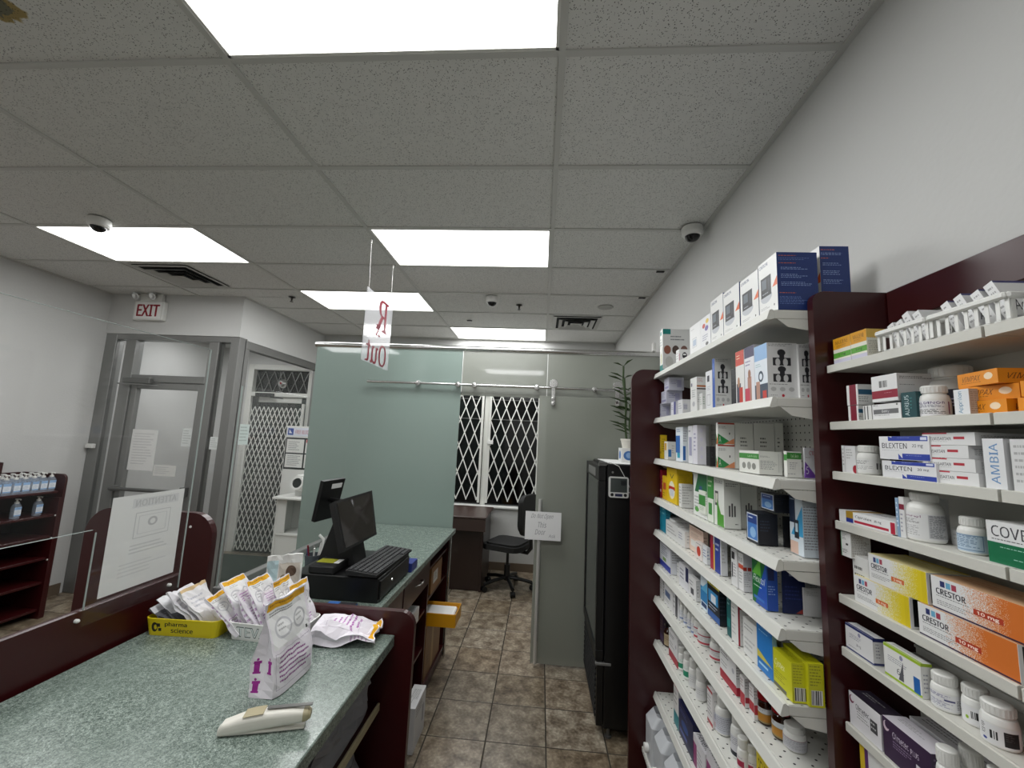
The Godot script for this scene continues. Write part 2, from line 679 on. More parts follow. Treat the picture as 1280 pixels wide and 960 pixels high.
# artwork «base|front marks|near-end marks|top marks|near base|top base»
func carton(called: String, label: String, base_mid: Vector3, dx: float, h: float, dz: float, art: String, group := "", turn := Basis.IDENTITY, ppm := 1100.0) -> MeshInstance3D:
	var a := art.split("|")
	while a.size() < 6:
		a.append("")
	var fr: Dictionary
	var nr: Dictionary
	var tp: Dictionary
	while true:
		var had := sheets.size()
		fr = face(dz, h, a[0], a[1], ppm)
		nr = face(dx, h, a[4] if a[4] else a[0], a[2], ppm)
		tp = face(dz, dx, a[5] if a[5] else a[0], a[3], ppm * 0.7)
		if fr.sheet == nr.sheet and fr.sheet == tp.sheet:
			break
	var o := obj(called, carton_mesh(dx, h, dz, fr, nr, tp), fr.sheet.glossy)
	o.position = base_mid
	o.basis = turn
	tag(o, label, "box", group)
	return o

# a flat printed sheet; corners from the upper left, clockwise as seen from the printed side; thickness t behind
func print_quad(pts: Array, f: Dictionary) -> ArrayMesh:
	var st := new_st()
	var a: Vector3 = pts[0]
	var b: Vector3 = pts[1]
	var c: Vector3 = pts[2]
	var n := (c - a).cross(b - a).normalized()
	uquad(st, pts, f.uv, n)
	var back := []
	for p in pts:
		back.append(p - n * 0.0006)
	uquad(st, [back[1], back[0], back[3], back[2]], f.uv, -n)
	return st.commit()

# ---------------------------------------------------------------- the scene
const COLS := [-4.62, -3.633, -2.4138, -1.1946, 0.0246, 0.957]
const LIGHTS := [[3, -1], [3, 2], [1, 2], [2, 4], [3, 6], [3, -5], [1, -2]]
const LAMP := 1.0
func row(r: int) -> float:
	return -1.282 - 0.6096 * r

func _ready() -> void:
	var cam := Camera3D.new()
	cam.name = "camera"
	cam.fov = rad_to_deg(2.0 * atan(480.0 / FOCAL))
	cam.near = 0.05
	cam.far = 60.0
	cam.position = EYE
	cam.basis = view
	cam.current = true
	add_child(cam)
	var we := WorldEnvironment.new()
	var env := Environment.new()
	env.background_mode = Environment.BG_COLOR
	env.background_color = Color(0.035, 0.036, 0.042)
	env.tonemap_mode = Environment.TONE_MAPPER_LINEAR
	env.tonemap_exposure = 1.54
	env.sdfgi_enabled = true
	env.ssao_enabled = true
	env.ssil_enabled = true
	we.environment = env
	we.name = "night_outside"
	add_child(we)
	rng.seed = 7
	make_materials()
	new_sheet()
	build_ceiling()
	build_floor()
	build_walls()
	build_entrance()
	build_partition()
	build_back_room()
	build_counters()
	build_customer_side()
	build_far_bay()
	build_near_bay()
	build_fridge()
	stock_far_bay()
	stock_near_bay()
	build_counter_things()
	build_ceiling_things()
	finish_sheets()

func lamp(at: Vector3, sx: float, sz: float, energy: float) -> void:
	var l := AreaLight3D.new()
	l.name = numbered("panel_light")
	l.area_size = Vector2(sx, sz)
	l.area_normalize_energy = true
	l.light_energy = energy
	l.light_color = Color(0.985, 0.992, 1.0)
	l.area_range = 14.0
	l.area_attenuation = 2.0
	l.shadow_enabled = true
	l.position = at
	l.rotation.x = -PI / 2.0
	add_child(l)

func build_ceiling() -> void:
	var c := struct_of("ceiling")
	slab("deck", Vector3(WALL_L - 0.1, CEIL + 0.08, BACK - 0.1), Vector3(WALL_R + 0.1, CEIL + 0.18, REAR + 0.1), M.paint, c)
	var lit := {}
	for l in LIGHTS:
		lit["%d %d" % [l[0], l[1]]] = true
	for k in 5:
		for r in range(-6, 8):
			if lit.has("%d %d" % [k, r]):
				continue
			var z0 := minf(row(r), REAR)
			var z1 := maxf(row(r + 1), BACK)
			if z0 - z1 < 0.01:
				continue
			var parts := [[COLS[k], COLS[k + 1], z0, z1]]
			if COLS[k] < JUT and z1 < EXITW:
				parts = []
				if z0 > EXITW:
					parts.append([COLS[k], COLS[k + 1], z0, EXITW])
				if COLS[k + 1] > JUT:
					parts.append([maxf(COLS[k], JUT), COLS[k + 1], minf(z0, EXITW), z1])
			for p in parts:
				slab("ceiling_tile", Vector3(p[0] + 0.004, CEIL + 0.003, p[2] - 0.004), Vector3(p[1] - 0.004, CEIL + 0.019, p[3] + 0.004), M.acoustic_stained if k == 2 and r == -1 else M.acoustic, c)
	for k in range(1, 5):
		slab("grid_bar", Vector3(COLS[k] - 0.012, CEIL - 0.004, REAR), Vector3(COLS[k] + 0.012, CEIL + 0.003, BACK if COLS[k] > JUT else EXITW), M.grid, c)
	for r in range(-5, 8):
		for k in 5:
			var x0: float = COLS[k] + (0.012 if k > 0 else 0.0)
			var x1: float = COLS[k + 1] - (0.012 if k < 4 else 0.0)
			if row(r) < EXITW:
				if x1 <= JUT:
					continue
				x0 = maxf(x0, JUT)
			slab("grid_bar", Vector3(x0, CEIL - 0.0035, row(r) - 0.012), Vector3(x1, CEIL + 0.003, row(r) + 0.012), M.grid, c)
	slab("wall_angle", Vector3(WALL_R - 0.022, CEIL - 0.004, REAR), Vector3(WALL_R, CEIL + 0.003, BACK), M.grid, c)
	slab("wall_angle", Vector3(WALL_L, CEIL - 0.004, REAR), Vector3(WALL_L + 0.022, CEIL + 0.003, EXITW), M.grid, c)
	slab("wall_angle", Vector3(JUT, CEIL - 0.004, EXITW), Vector3(JUT + 0.022, CEIL + 0.003, BACK), M.grid, c)
	slab("wall_angle", Vector3(JUT + 0.022, CEIL - 0.004, BACK + 0.022), Vector3(WALL_R - 0.022, CEIL + 0.003, BACK), M.grid, c)
	var words := ["flat white light panel above the green counter's near end, largest in the ceiling", "flat white light panel hung beside the mirrored lettering sign", "flat white light panel before the exit sign and slotted vent", "flat white light panel behind the mirrored lettering sign, over the green glass", "flat white light panel next to the back wall, beyond the glass partition", "flat white light panel in the ceiling behind the till area", "flat white light panel in the ceiling over the customers' side"]
	for i in LIGHTS.size():
		var k: int = LIGHTS[i][0]
		var r: int = LIGHTS[i][1]
		var x0: float = COLS[k]
		var x1: float = COLS[k + 1]
		var mid := Vector3((x0 + x1) * 0.5, CEIL, (row(r) + row(r + 1)) * 0.5)
		var t := thing("ceiling_light", words[i], "ceiling light", mid, "flat light panels in the ceiling grid")
		var st := new_st()
		var hx := (x1 - x0) * 0.5 - 0.012
		var hz := 0.3048 - 0.012
		for s in [-1.0, 1.0]:
			span(st, Vector3(s * hx, -0.002, -hz), Vector3(s * (hx - 0.011), 0.03, hz))
			span(st, Vector3(-hx, -0.002, s * hz), Vector3(hx, 0.03, s * (hz - 0.011)))
		obj("frame", st, M.white_plastic, t)
		slab("diffuser", Vector3(-hx + 0.011, 0.002, -hz + 0.011), Vector3(hx - 0.011, 0.02, hz - 0.011), M.light_panel, t)
		lamp(mid + Vector3(0, -0.006, 0), 2.0 * hx - 0.03, 2.0 * hz - 0.03, LAMP)

func build_floor() -> void:
	var f := struct_of("floor")
	slab("bed", Vector3(WALL_L - 0.1, -0.12, BACK - 0.1), Vector3(WALL_R + 0.1, -0.002, REAR + 0.1), M.grout, f)
	var step := 0.34
	var meshes := []
	for v in 6:
		for turn in 2:
			var st := new_st()
			var h := step * 0.5 - 0.0036
			var b := 0.0015
			var uv := Rect2(float(v % 3) / 3.0 + 0.004, float(v / 3) / 2.0 + 0.006, 1.0 / 3.0 - 0.008, 0.5 - 0.012)
			var w := [uv.position, Vector2(uv.end.x, uv.position.y), uv.end, Vector2(uv.position.x, uv.end.y)]
			if turn:
				w = [w[2], w[3], w[0], w[1]]
			var up := [Vector3(-h + b, 0, -h + b), Vector3(h - b, 0, -h + b), Vector3(h - b, 0, h - b), Vector3(-h + b, 0, h - b)]
			var dn := [Vector3(-h, -0.003, -h), Vector3(h, -0.003, -h), Vector3(h, -0.003, h), Vector3(-h, -0.003, h)]
			for t in [[0, 1, 2], [0, 2, 3]]:
				for i in t:
					st.set_normal(Vector3.UP); st.set_uv(w[i]); st.add_vertex(up[i])
			for i in 4:
				var j := (i + 1) % 4
				var n: Vector3 = (Vector3.UP + (up[i] + up[j]).normalized()).normalized()
				for q in [[up[i], w[i]], [dn[i], w[i]], [dn[j], w[j]], [up[i], w[i]], [dn[j], w[j]], [up[j], w[j]]]:
					st.set_normal(n); st.set_uv(q[1]); st.add_vertex(q[0])
			meshes.append(st.commit())
	var tones := [M.floor_tile]
	for c in ["e8e6e2", "f6f2ee", "dcd6cc", "e6ded4"]:
		var tone: StandardMaterial3D = M.floor_tile.duplicate()
		tone.albedo_color = hexc(c)
		tones.append(tone)
	rng.seed = 19
	for i in range(-14, 3):
		for j in range(-5, 10):
			var x := 0.088 + step * (i + 0.5)
			var z := -2.567 - step * (j - 0.5)
			if x - step * 0.5 < WALL_L - 0.3 or x > WALL_R or z < BACK - 0.1:
				continue
			var o := obj("floor_tile", meshes[rng.randi_range(0, meshes.size() - 1)], tones[rng.randi_range(0, tones.size() - 1)], f)
			o.position = Vector3(x, 0, z)
	# the part behind the camera that the picture does not show
	slab("floor_field", Vector3(WALL_L, -0.01, -2.567 + step * 6.0 + 0.004), Vector3(WALL_R, -0.0005, REAR), M.base_tile, f)

func build_walls() -> void:
	slab("wall_right", Vector3(WALL_R, -0.1, BACK - 0.1), Vector3(WALL_R + 0.12, CEIL + 0.1, REAR), M.paint).set_meta("kind", "structure")
	slab("wall_left", Vector3(WALL_L - 0.12, -0.1, BACK - 0.1), Vector3(WALL_L, CEIL + 0.1, REAR), M.paint).set_meta("kind", "structure")
	slab("wall_rear", Vector3(WALL_L - 0.1, -0.1, REAR), Vector3(WALL_R + 0.1, CEIL + 0.1, REAR + 0.12), M.paint).set_meta("kind", "structure")
	var st := new_st()
	var y0 := -0.1
	var y1 := CEIL + 0.1
	var zb := BACK - 0.14
	# around the street door and the window
	span(st, Vector3(WALL_L, y0, zb), Vector3(-4.20, y1, BACK))
	span(st, Vector3(-4.20, 2.575, zb), Vector3(-3.22, y1, BACK))
	span(st, Vector3(-3.22, y0, zb), Vector3(-1.25, y1, BACK))
	span(st, Vector3(-1.25, y0, zb), Vector3(-0.03, 0.80, BACK))
	span(st, Vector3(-1.25, 2.29, zb), Vector3(-0.03, y1, BACK))
	span(st, Vector3(-0.03, y0, zb), Vector3(WALL_R, y1, BACK))
	struct("wall_back", st, M.paint)
	slab("wall_exit", Vector3(WALL_L, 2.60, EXITW - 0.12), Vector3(JUT, CEIL + 0.02, EXITW), M.paint).set_meta("kind", "structure")
	slab("wall_vestibule", Vector3(JUT - 0.12, 2.585, BACK), Vector3(JUT, CEIL + 0.02, EXITW - 0.12), M.paint).set_meta("kind", "structure")
	slab("ceiling_vestibule", Vector3(WALL_L, 2.80, BACK), Vector3(JUT - 0.12, 2.86, EXITW - 0.12), M.paint).set_meta("kind", "structure")
	slab("baseboard_back", Vector3(JUT + 0.02, 0, BACK), Vector3(WALL_R, 0.10, BACK + 0.012), M.base_tile).set_meta("kind", "structure")
	slab("baseboard_left", Vector3(WALL_L, 0, REAR), Vector3(WALL_L + 0.012, 0.10, EXITW + 0.02), M.base_tile).set_meta("kind", "structure")
	slab("baseboard_right", Vector3(WALL_R - 0.012, 0, BACK + 0.02), Vector3(WALL_R, 0.10, GLASSZ - 0.03), M.base_tile).set_meta("kind", "structure")

func sheet_of_paper(called: String, label: String, pts: Array, base: String, marks: String, w: float, h: float, cat := "notice", group := "") -> MeshInstance3D:
	var f := face(w, h, base, marks, 1300.0)
	var o := obj(called, print_quad(pts, f), f.sheet.matt)
	tag(o, label, cat, group)
	return o

func zsheet(called: String, label: String, x0: float, y0: float, x1: float, y1: float, z: float, base: String, marks: String, cat := "notice", group := "") -> MeshInstance3D:
	return sheet_of_paper(called, label, [Vector3(x0, y1, z), Vector3(x1, y1, z), Vector3(x1, y0, z), Vector3(x0, y0, z)], base, marks, x1 - x0, y1 - y0, cat, group)

# folding gate: crossed flat strips between two uprights, each strip a part
func lattice(t: Node3D, x0: float, x1: float, y0: float, y1: float, z: float, step: float, slope: float, wide: float, m: Material) -> void:
	for fam in 2:
		var s := slope if fam == 0 else -slope
		var reach := (y1 - y0) / slope
		var a := x0 - reach if fam == 0 else x0
		var b := x1 if fam == 0 else x1 + reach
		var n := int((b - a) / step) + 1
		for i in n:
			var xs := a + i * step
			# x where the line meets the bottom: xs; clip to the frame
			var p := Vector2(xs, y0)
			var q := Vector2(xs + (y1 - y0) / s, y1)
			var lo := 0.0
			var hi := 1.0
			var d := q.x - p.x
			var ta := (x0 - p.x) / d
			var tb := (x1 - p.x) / d
			lo = maxf(lo, minf(ta, tb))
			hi = minf(hi, maxf(ta, tb))
			if hi - lo < 0.01:
				continue
			var pa := p.lerp(q, lo)
			var pb := p.lerp(q, hi)
			var st := new_st()
			var e := (pb - pa)
			var turn := Basis(Vector3.BACK, atan2(e.y, e.x))
			box(st, Vector3((pa.x + pb.x) * 0.5, (pa.y + pb.y) * 0.5, z + fam * 0.005), Vector3(e.length(), wide, 0.003), 0.0, turn)
			obj("lattice_strip", st, m, t)

func build_entrance() -> void:
	# ---- aluminium shop front in the plane of the exit wall
	var w := struct_of("window_1")
	var zf := EXITW - 0.01
	var zk := EXITW - 0.10
	for a in [[-4.62, -4.495, 0.0, 2.60], [-4.385, -4.265, 0.0, 2.54], [-3.455, -3.35, 0.0, 2.54], [-3.225, -3.13, 0.0, 2.60]]:
		slab("mullion", Vector3(a[0], a[2], zk), Vector3(a[1], a[3], zf), M.alu, w, 0.004)
	slab("head_rail", Vector3(-4.495, 2.54, zk), Vector3(-3.225, 2.60, zf), M.alu, w, 0.004)
	slab("transom_bar", Vector3(-4.265, 2.10, zk), Vector3(-3.455, 2.172, zf), M.alu, w, 0.004)
	slab("sill_rail", Vector3(-4.495, 0.0, zk), Vector3(-4.385, 0.10, zf), M.alu, w, 0.004)
	slab("sill_rail", Vector3(-3.35, 0.0, zk), Vector3(-3.225, 0.10, zf), M.alu, w, 0.004)
	var zm := EXITW - 0.055
	slab("pane", Vector3(-4.495, 0.10, zm), Vector3(-4.385, 2.54, zm + 0.006), M.glass, w)
	slab("pane", Vector3(-4.265, 2.172, zm), Vector3(-3.455, 2.54, zm + 0.006), M.glass, w)
	slab("pane", Vector3(-3.35, 0.10, zm), Vector3(-3.225, 2.54, zm + 0.006), M.glass, w)
	slab("bead", Vector3(-4.495, 0.1, zm + 0.01), Vector3(-4.487, 2.54, zf - 0.004), M.alu_dark, w)
	slab("bead", Vector3(-3.35, 0.1, zm + 0.01), Vector3(-3.342, 2.54, zf - 0.004), M.alu_dark, w)
	# ---- the exit door leaf
	var d := struct_of("door_1")
	var x0 := -4.262
	var x1 := -3.458
	slab("stile", Vector3(x0, 0.01, zk + 0.02), Vector3(x0 + 0.065, 2.095, zf - 0.015), M.alu, d, 0.004)
	slab("stile", Vector3(x1 - 0.065, 0.01, zk + 0.02), Vector3(x1, 2.095, zf - 0.015), M.alu, d, 0.004)
	slab("top_rail", Vector3(x0 + 0.065, 2.03, zk + 0.02), Vector3(x1 - 0.065, 2.095, zf - 0.015), M.alu, d, 0.004)
	slab("bottom_rail", Vector3(x0 + 0.065, 0.01, zk + 0.02), Vector3(x1 - 0.065, 0.20, zf - 0.015), M.alu, d, 0.004)
	slab("pane", Vector3(x0 + 0.065, 0.20, zm), Vector3(x1 - 0.065, 2.03, zm + 0.006), M.glass, d)
	var st := new_st()
	tube(st, [Vector3(x0 + 0.01, 1.02, zf + 0.045), Vector3(x1 - 0.01, 1.02, zf + 0.045)], 0.018, 10)
	box(st, Vector3(x0 + 0.035, 1.02, zf + 0.015), Vector3(0.05, 0.05, 0.06), 0.004)
	box(st, Vector3(x1 - 0.035, 1.02, zf + 0.015), Vector3(0.05, 0.09, 0.06), 0.004)
	obj("push_bar", st, M.alu_dark, d)
	st = new_st()
	box(st, Vector3(-4.15, 2.105, zf + 0.03), Vector3(0.30, 0.055, 0.05), 0.006)
	obj("closer", st, M.alu_dark, d)
	st = new_st()
	tube(st, [Vector3(-4.29, 2.065, zf + 0.10), Vector3(-4.02, 2.06, zf + 0.09), Vector3(-3.90, 2.055, zf + 0.05)], 0.008, 6)
	obj("closer_arm", st, M.alu, d)
	# notices on the door
	var zp := zm + 0.009
	zsheet("notice", "white letter-size notice taped to the exit door glass, the larger one", -4.185, 1.20, -3.905, 1.61, zp, "w", "l .1 .08 .8 .8 c9c9c9 12")
	zsheet("notice", "small white landscape notice at the foot of the larger door notice", -3.895, 1.155, -3.655, 1.265, zp, "d8d8d4", "l .08 .15 .8 .7 bbbbbb 4")
	zsheet("notice", "small white notice near the latch side of the exit door", -3.64, 1.46, -3.53, 1.645, zp, "d6dad8", "l .1 .1 .8 .8 b0b4b2 6")
	zsheet("notice", "small white notice on the narrow side pane beside the exit door", -3.335, 1.445, -3.24, 1.57, zp, "d6dad8", "l .1 .1 .8 .8 b0b4b2 5")
	slab("door_sensor", Vector3(-4.60, 1.40, EXITW - 0.008), Vector3(-4.52, 1.445, EXITW + 0.03), M.white_plastic, null, 0.004)
	tag(get_child(get_child_count() - 1), "small white sensor box on the shop front's frame by the left wall", "sensor")
	# ---- exit sign with two emergency lamps
	var t := thing("exit_sign", "white EXIT sign with dark red letters and two lamp heads", "sign", Vector3(-4.12, 2.74, EXITW + 0.0))
	slab("housing", Vector3(-0.17, 0, 0.0), Vector3(0.16, 0.20, 0.055), M.white_plastic, t, 0.006)
	slab("canopy", Vector3(-0.12, 0.20, 0.005), Vector3(0.12, 0.283, 0.05), M.white_plastic, t, 0.004)
	var fx := face(0.29, 0.17, "efefec", "t .08 .14 .84 .72 8c0a20 b EXIT", 1400.0)
	obj("legend", print_quad([Vector3(-0.15, 0.185, 0.0565), Vector3(0.14, 0.185, 0.0565), Vector3(0.14, 0.015, 0.0565), Vector3(-0.15, 0.015, 0.0565)], fx), fx.sheet.glossy, t)
	for s in [-0.13, 0.06]:
		st = new_st()
		lathe(st, [Vector2(0, -0.05), Vector2(0.022, -0.045), Vector2(0.036, -0.012), Vector2(0.038, 0.0), Vector2(0.030, 0.002), Vector2(0.0, -0.006)], Vector3(s, 0.238, 0.10), 16, Basis(Vector3.RIGHT, PI / 2.0 + 0.5))
		obj("lamp_head", st, M.chrome, t)
	# ---- side glazing of the vestibule
	w = struct_of("window_2")
	slab("head_rail", Vector3(JUT - 0.09, 2.50, BACK + 0.002), Vector3(JUT - 0.005, 2.585, EXITW - 0.12), M.alu, w, 0.004)
	slab("mullion", Vector3(JUT - 0.09, 0, BACK + 0.002), Vector3(JUT - 0.005, 2.50, BACK + 0.06), M.alu, w, 0.004)
	slab("sill_rail", Vector3(JUT - 0.09, 0, BACK + 0.06), Vector3(JUT - 0.005, 0.08, EXITW - 0.12), M.alu, w, 0.004)
	slab("mullion", Vector3(JUT - 0.09, 0.08, EXITW - 0.18), Vector3(JUT - 0.005, 2.50, EXITW - 0.12), M.alu, w, 0.004)
	slab("pane", Vector3(JUT - 0.05, 0.08, BACK + 0.06), Vector3(JUT - 0.044, 2.50, EXITW - 0.18), M.glass, w)
	# ---- street door behind it, with a folding gate
	d = struct_of("door_2")
	var zd := BACK - 0.03
	for a in [[-4.20, -4.12], [-3.30, -3.22]]:
		slab("jamb", Vector3(a[0], 0, zd - 0.08), Vector3(a[1], 2.575, BACK + 0.01), M.white_gate, d, 0.004)
	slab("head", Vector3(-4.12, 2.50, zd - 0.08), Vector3(-3.30, 2.575, BACK + 0.01), M.white_gate, d, 0.004)
	slab("transom_bar", Vector3(-4.12, 2.12, zd - 0.08), Vector3(-3.30, 2.18, BACK + 0.01), M.white_gate, d, 0.004)
	slab("transom_pane", Vector3(-4.12, 2.18, zd - 0.04), Vector3(-3.30, 2.50, zd - 0.034), M.night, d)
	slab("stile", Vector3(-4.12, 0.01, zd - 0.06), Vector3(-4.03, 2.115, zd), M.bronze_frame, d, 0.004)
	slab("stile", Vector3(-3.39, 0.01, zd - 0.06), Vector3(-3.30, 2.115, zd), M.bronze_frame, d, 0.004)
	slab("top_rail", Vector3(-4.03, 2.04, zd - 0.06), Vector3(-3.39, 2.115, zd), M.white_gate, d, 0.004)
	slab("bottom_rail", Vector3(-4.03, 0.01, zd - 0.06), Vector3(-3.39, 0.22, zd), M.bronze_frame, d, 0.004)
	slab("pane", Vector3(-4.03, 0.22, zd - 0.04), Vector3(-3.39, 2.04, zd - 0.034), M.night, d)
	st = new_st()
	box(st, Vector3(-3.90, 2.14, BACK + 0.035), Vector3(0.26, 0.05, 0.05), 0.006)
	tube(st, [Vector3(-3.8, 2.11, BACK + 0.06), Vector3(-3.6, 2.09, BACK + 0.08)], 0.008, 6)
	obj("closer", st, M.black, d)
	t = thing("transom_gate", "grey folding lattice gate across the transom over the street door", "gate", Vector3(0, 0, 0))
	lattice(t, -4.115, -3.305, 2.19, 2.49, zd - 0.02, 0.13, 2.4, 0.010, M.alu_dark)
	t = thing("scissor_gate", "cream folding scissor gate drawn across the street door", "gate", Vector3(0, 0, 0))
	lattice(t, -4.09, -3.33, 0.04, 1.97, BACK + 0.03, 0.066, 2.45, 0.012, M.white_gate)
	slab("upright", Vector3(-4.12, 0.06, BACK + 0.02), Vector3(-4.085, 2.03, BACK + 0.05), M.white_gate, t, 0.003)
	slab("upright", Vector3(-3.335, 0.06, BACK + 0.02), Vector3(-3.30, 2.03, BACK + 0.05), M.white_gate, t, 0.003)
	t = thing("alarm_bell", "small round chrome bell with a red centre in the transom", "bell", Vector3(-3.67, 2.31, BACK + 0.005))
	st = new_st()
	lathe(st, [Vector2(0.0, 0.055), Vector2(0.03, 0.052), Vector2(0.055, 0.035), Vector2(0.066, 0.01), Vector2(0.068, 0.0)], Vector3.ZERO, 20, Basis(Vector3.RIGHT, PI / 2.0))
	obj("gong", st, M.chrome, t)
	st = new_st()
	lathe(st, [Vector2(0.0, 0.064), Vector2(0.012, 0.062), Vector2(0.016, 0.052)], Vector3.ZERO, 12, Basis(Vector3.RIGHT, PI / 2.0))
	obj("nut", st, M.red_cap, t)
	st = new_st()
	tube(st, [Vector3(0, 0.0, -0.002), Vector3(-0.05, 0.11, -0.002), Vector3(-0.06, 0.19, -0.002)], 0.004, 6)
	obj("bracket", st, M.alu, t)
	# door mat
	st = new_st()
	prism(st, rounded(-4.15, -5.45, -3.25, -4.35, [0.03, 0.03, 0.03, 0.03]), 0.001, 0.012, 1)
	tag(obj("door_mat", st, M.green_mat), "dark green ribbed door mat inside the glazed vestibule", "mat")
	# vestibule lamp
	t = thing("vestibule_light", "square flush lamp in the low ceiling of the vestibule", "ceiling light", Vector3(-3.95, 2.80, -4.7))
	slab("frame", Vector3(-0.22, -0.03, -0.22), Vector3(0.22, 0.0, 0.22), M.white_plastic, t, 0.005)
	slab("diffuser", Vector3(-0.2, -0.036, -0.2), Vector3(0.2, -0.031, 0.2), M.light_panel, t)
	lamp(Vector3(-3.95, 2.80 - 0.04, -4.7), 0.38, 0.38, LAMP * 0.5)
	# ---- blood pressure kiosk beside the vestibule, with its notices
	t = thing("blood_pressure_kiosk", "white blood pressure kiosk with round black arm opening and notices", "kiosk", Vector3(-2.855, 0, -4.62))
	slab("side_panel", Vector3(-0.09, 0, -0.30), Vector3(-0.065, 0.90, 0.0), M.white_plastic, t, 0.004)
	slab("side_panel", Vector3(0.235, 0, -0.30), Vector3(0.26, 0.90, 0.0), M.white_plastic, t, 0.004)
	slab("back_panel", Vector3(-0.26, 0.0, -0.33), Vector3(0.26, 1.72, -0.30), M.white_plastic, t, 0.004)
	slab("console", Vector3(0.05, 0.925, -0.30), Vector3(0.26, 1.16, -0.10), M.white_plastic, t, 0.006)
	slab("shelf", Vector3(-0.11, 0.90, -0.30), Vector3(0.27, 0.925, 0.06), M.white_plastic, t, 0.004)
	slab("shelf", Vector3(-0.065, 0.50, -0.30), Vector3(0.235, 0.525, 0.0), M.white_plastic, t, 0.004)
	slab("front_panel", Vector3(-0.065, 0.0, -0.03), Vector3(0.235, 0.50, -0.01), M.white_plastic, t, 0.004)
	slab("front_panel", Vector3(-0.065, 0.525, -0.02), Vector3(0.03, 0.90, 0.0), M.white_plastic, t, 0.004)
	st = new_st()
	lathe(st, [Vector2(0.055, 0.0), Vector2(0.075, 0.0), Vector2(0.075, 0.14), Vector2(0.055, 0.14), Vector2(0.055, 0.0)], Vector3(0.13, 1.05, -0.12), 22, Basis(Vector3.RIGHT, PI / 2.0 - 0.25))
	obj("cuff_ring", st, M.white_plastic, t)
	st = new_st()
	lathe(st, [Vector2(0.0, 0.125), Vector2(0.0555, 0.125)], Vector3(0.13, 1.05, -0.12), 22, Basis(Vector3.RIGHT, PI / 2.0 - 0.25))
	obj("cuff_opening", st, M.black, t)
	var fr := face(0.5, 0.50, "dcdcd8", "r 0 0 1 .05 k;r 0 .48 1 .04 k;r 0 .94 1 .06 k;r 0 0 .03 1 k;r .47 0 .04 1 k;r .52 .05 .48 .10 red;l .08 .12 .34 .3 8a8a8a 5;l .56 .2 .34 .25 8a8a8a 5;l .08 .56 .34 .34 8a8a8a 6;l .56 .56 .34 .34 8a8a8a 6", 900.0)
	obj("notice_board", print_quad([Vector3(-0.25, 1.58, -0.298), Vector3(0.25, 1.58, -0.298), Vector3(0.25, 1.20, -0.298), Vector3(-0.25, 1.20, -0.298)], fr), fr.sheet.glossy, t)
	var fs := face(0.5, 0.14, "d9dce6", "r .03 .1 .14 .8 2b4a9a;e .06 .2 .08 .5 e6e6f0;t .22 .28 .72 .45 b0202c _ FREE_BLOOD_PRESSURE", 1400.0)
	obj("header_sign", print_quad([Vector3(-0.25, 1.70, -0.297), Vector3(0.25, 1.70, -0.297), Vector3(0.25, 1.60, -0.297), Vector3(-0.25, 1.60, -0.297)], fs), fs.sheet.glossy, t)

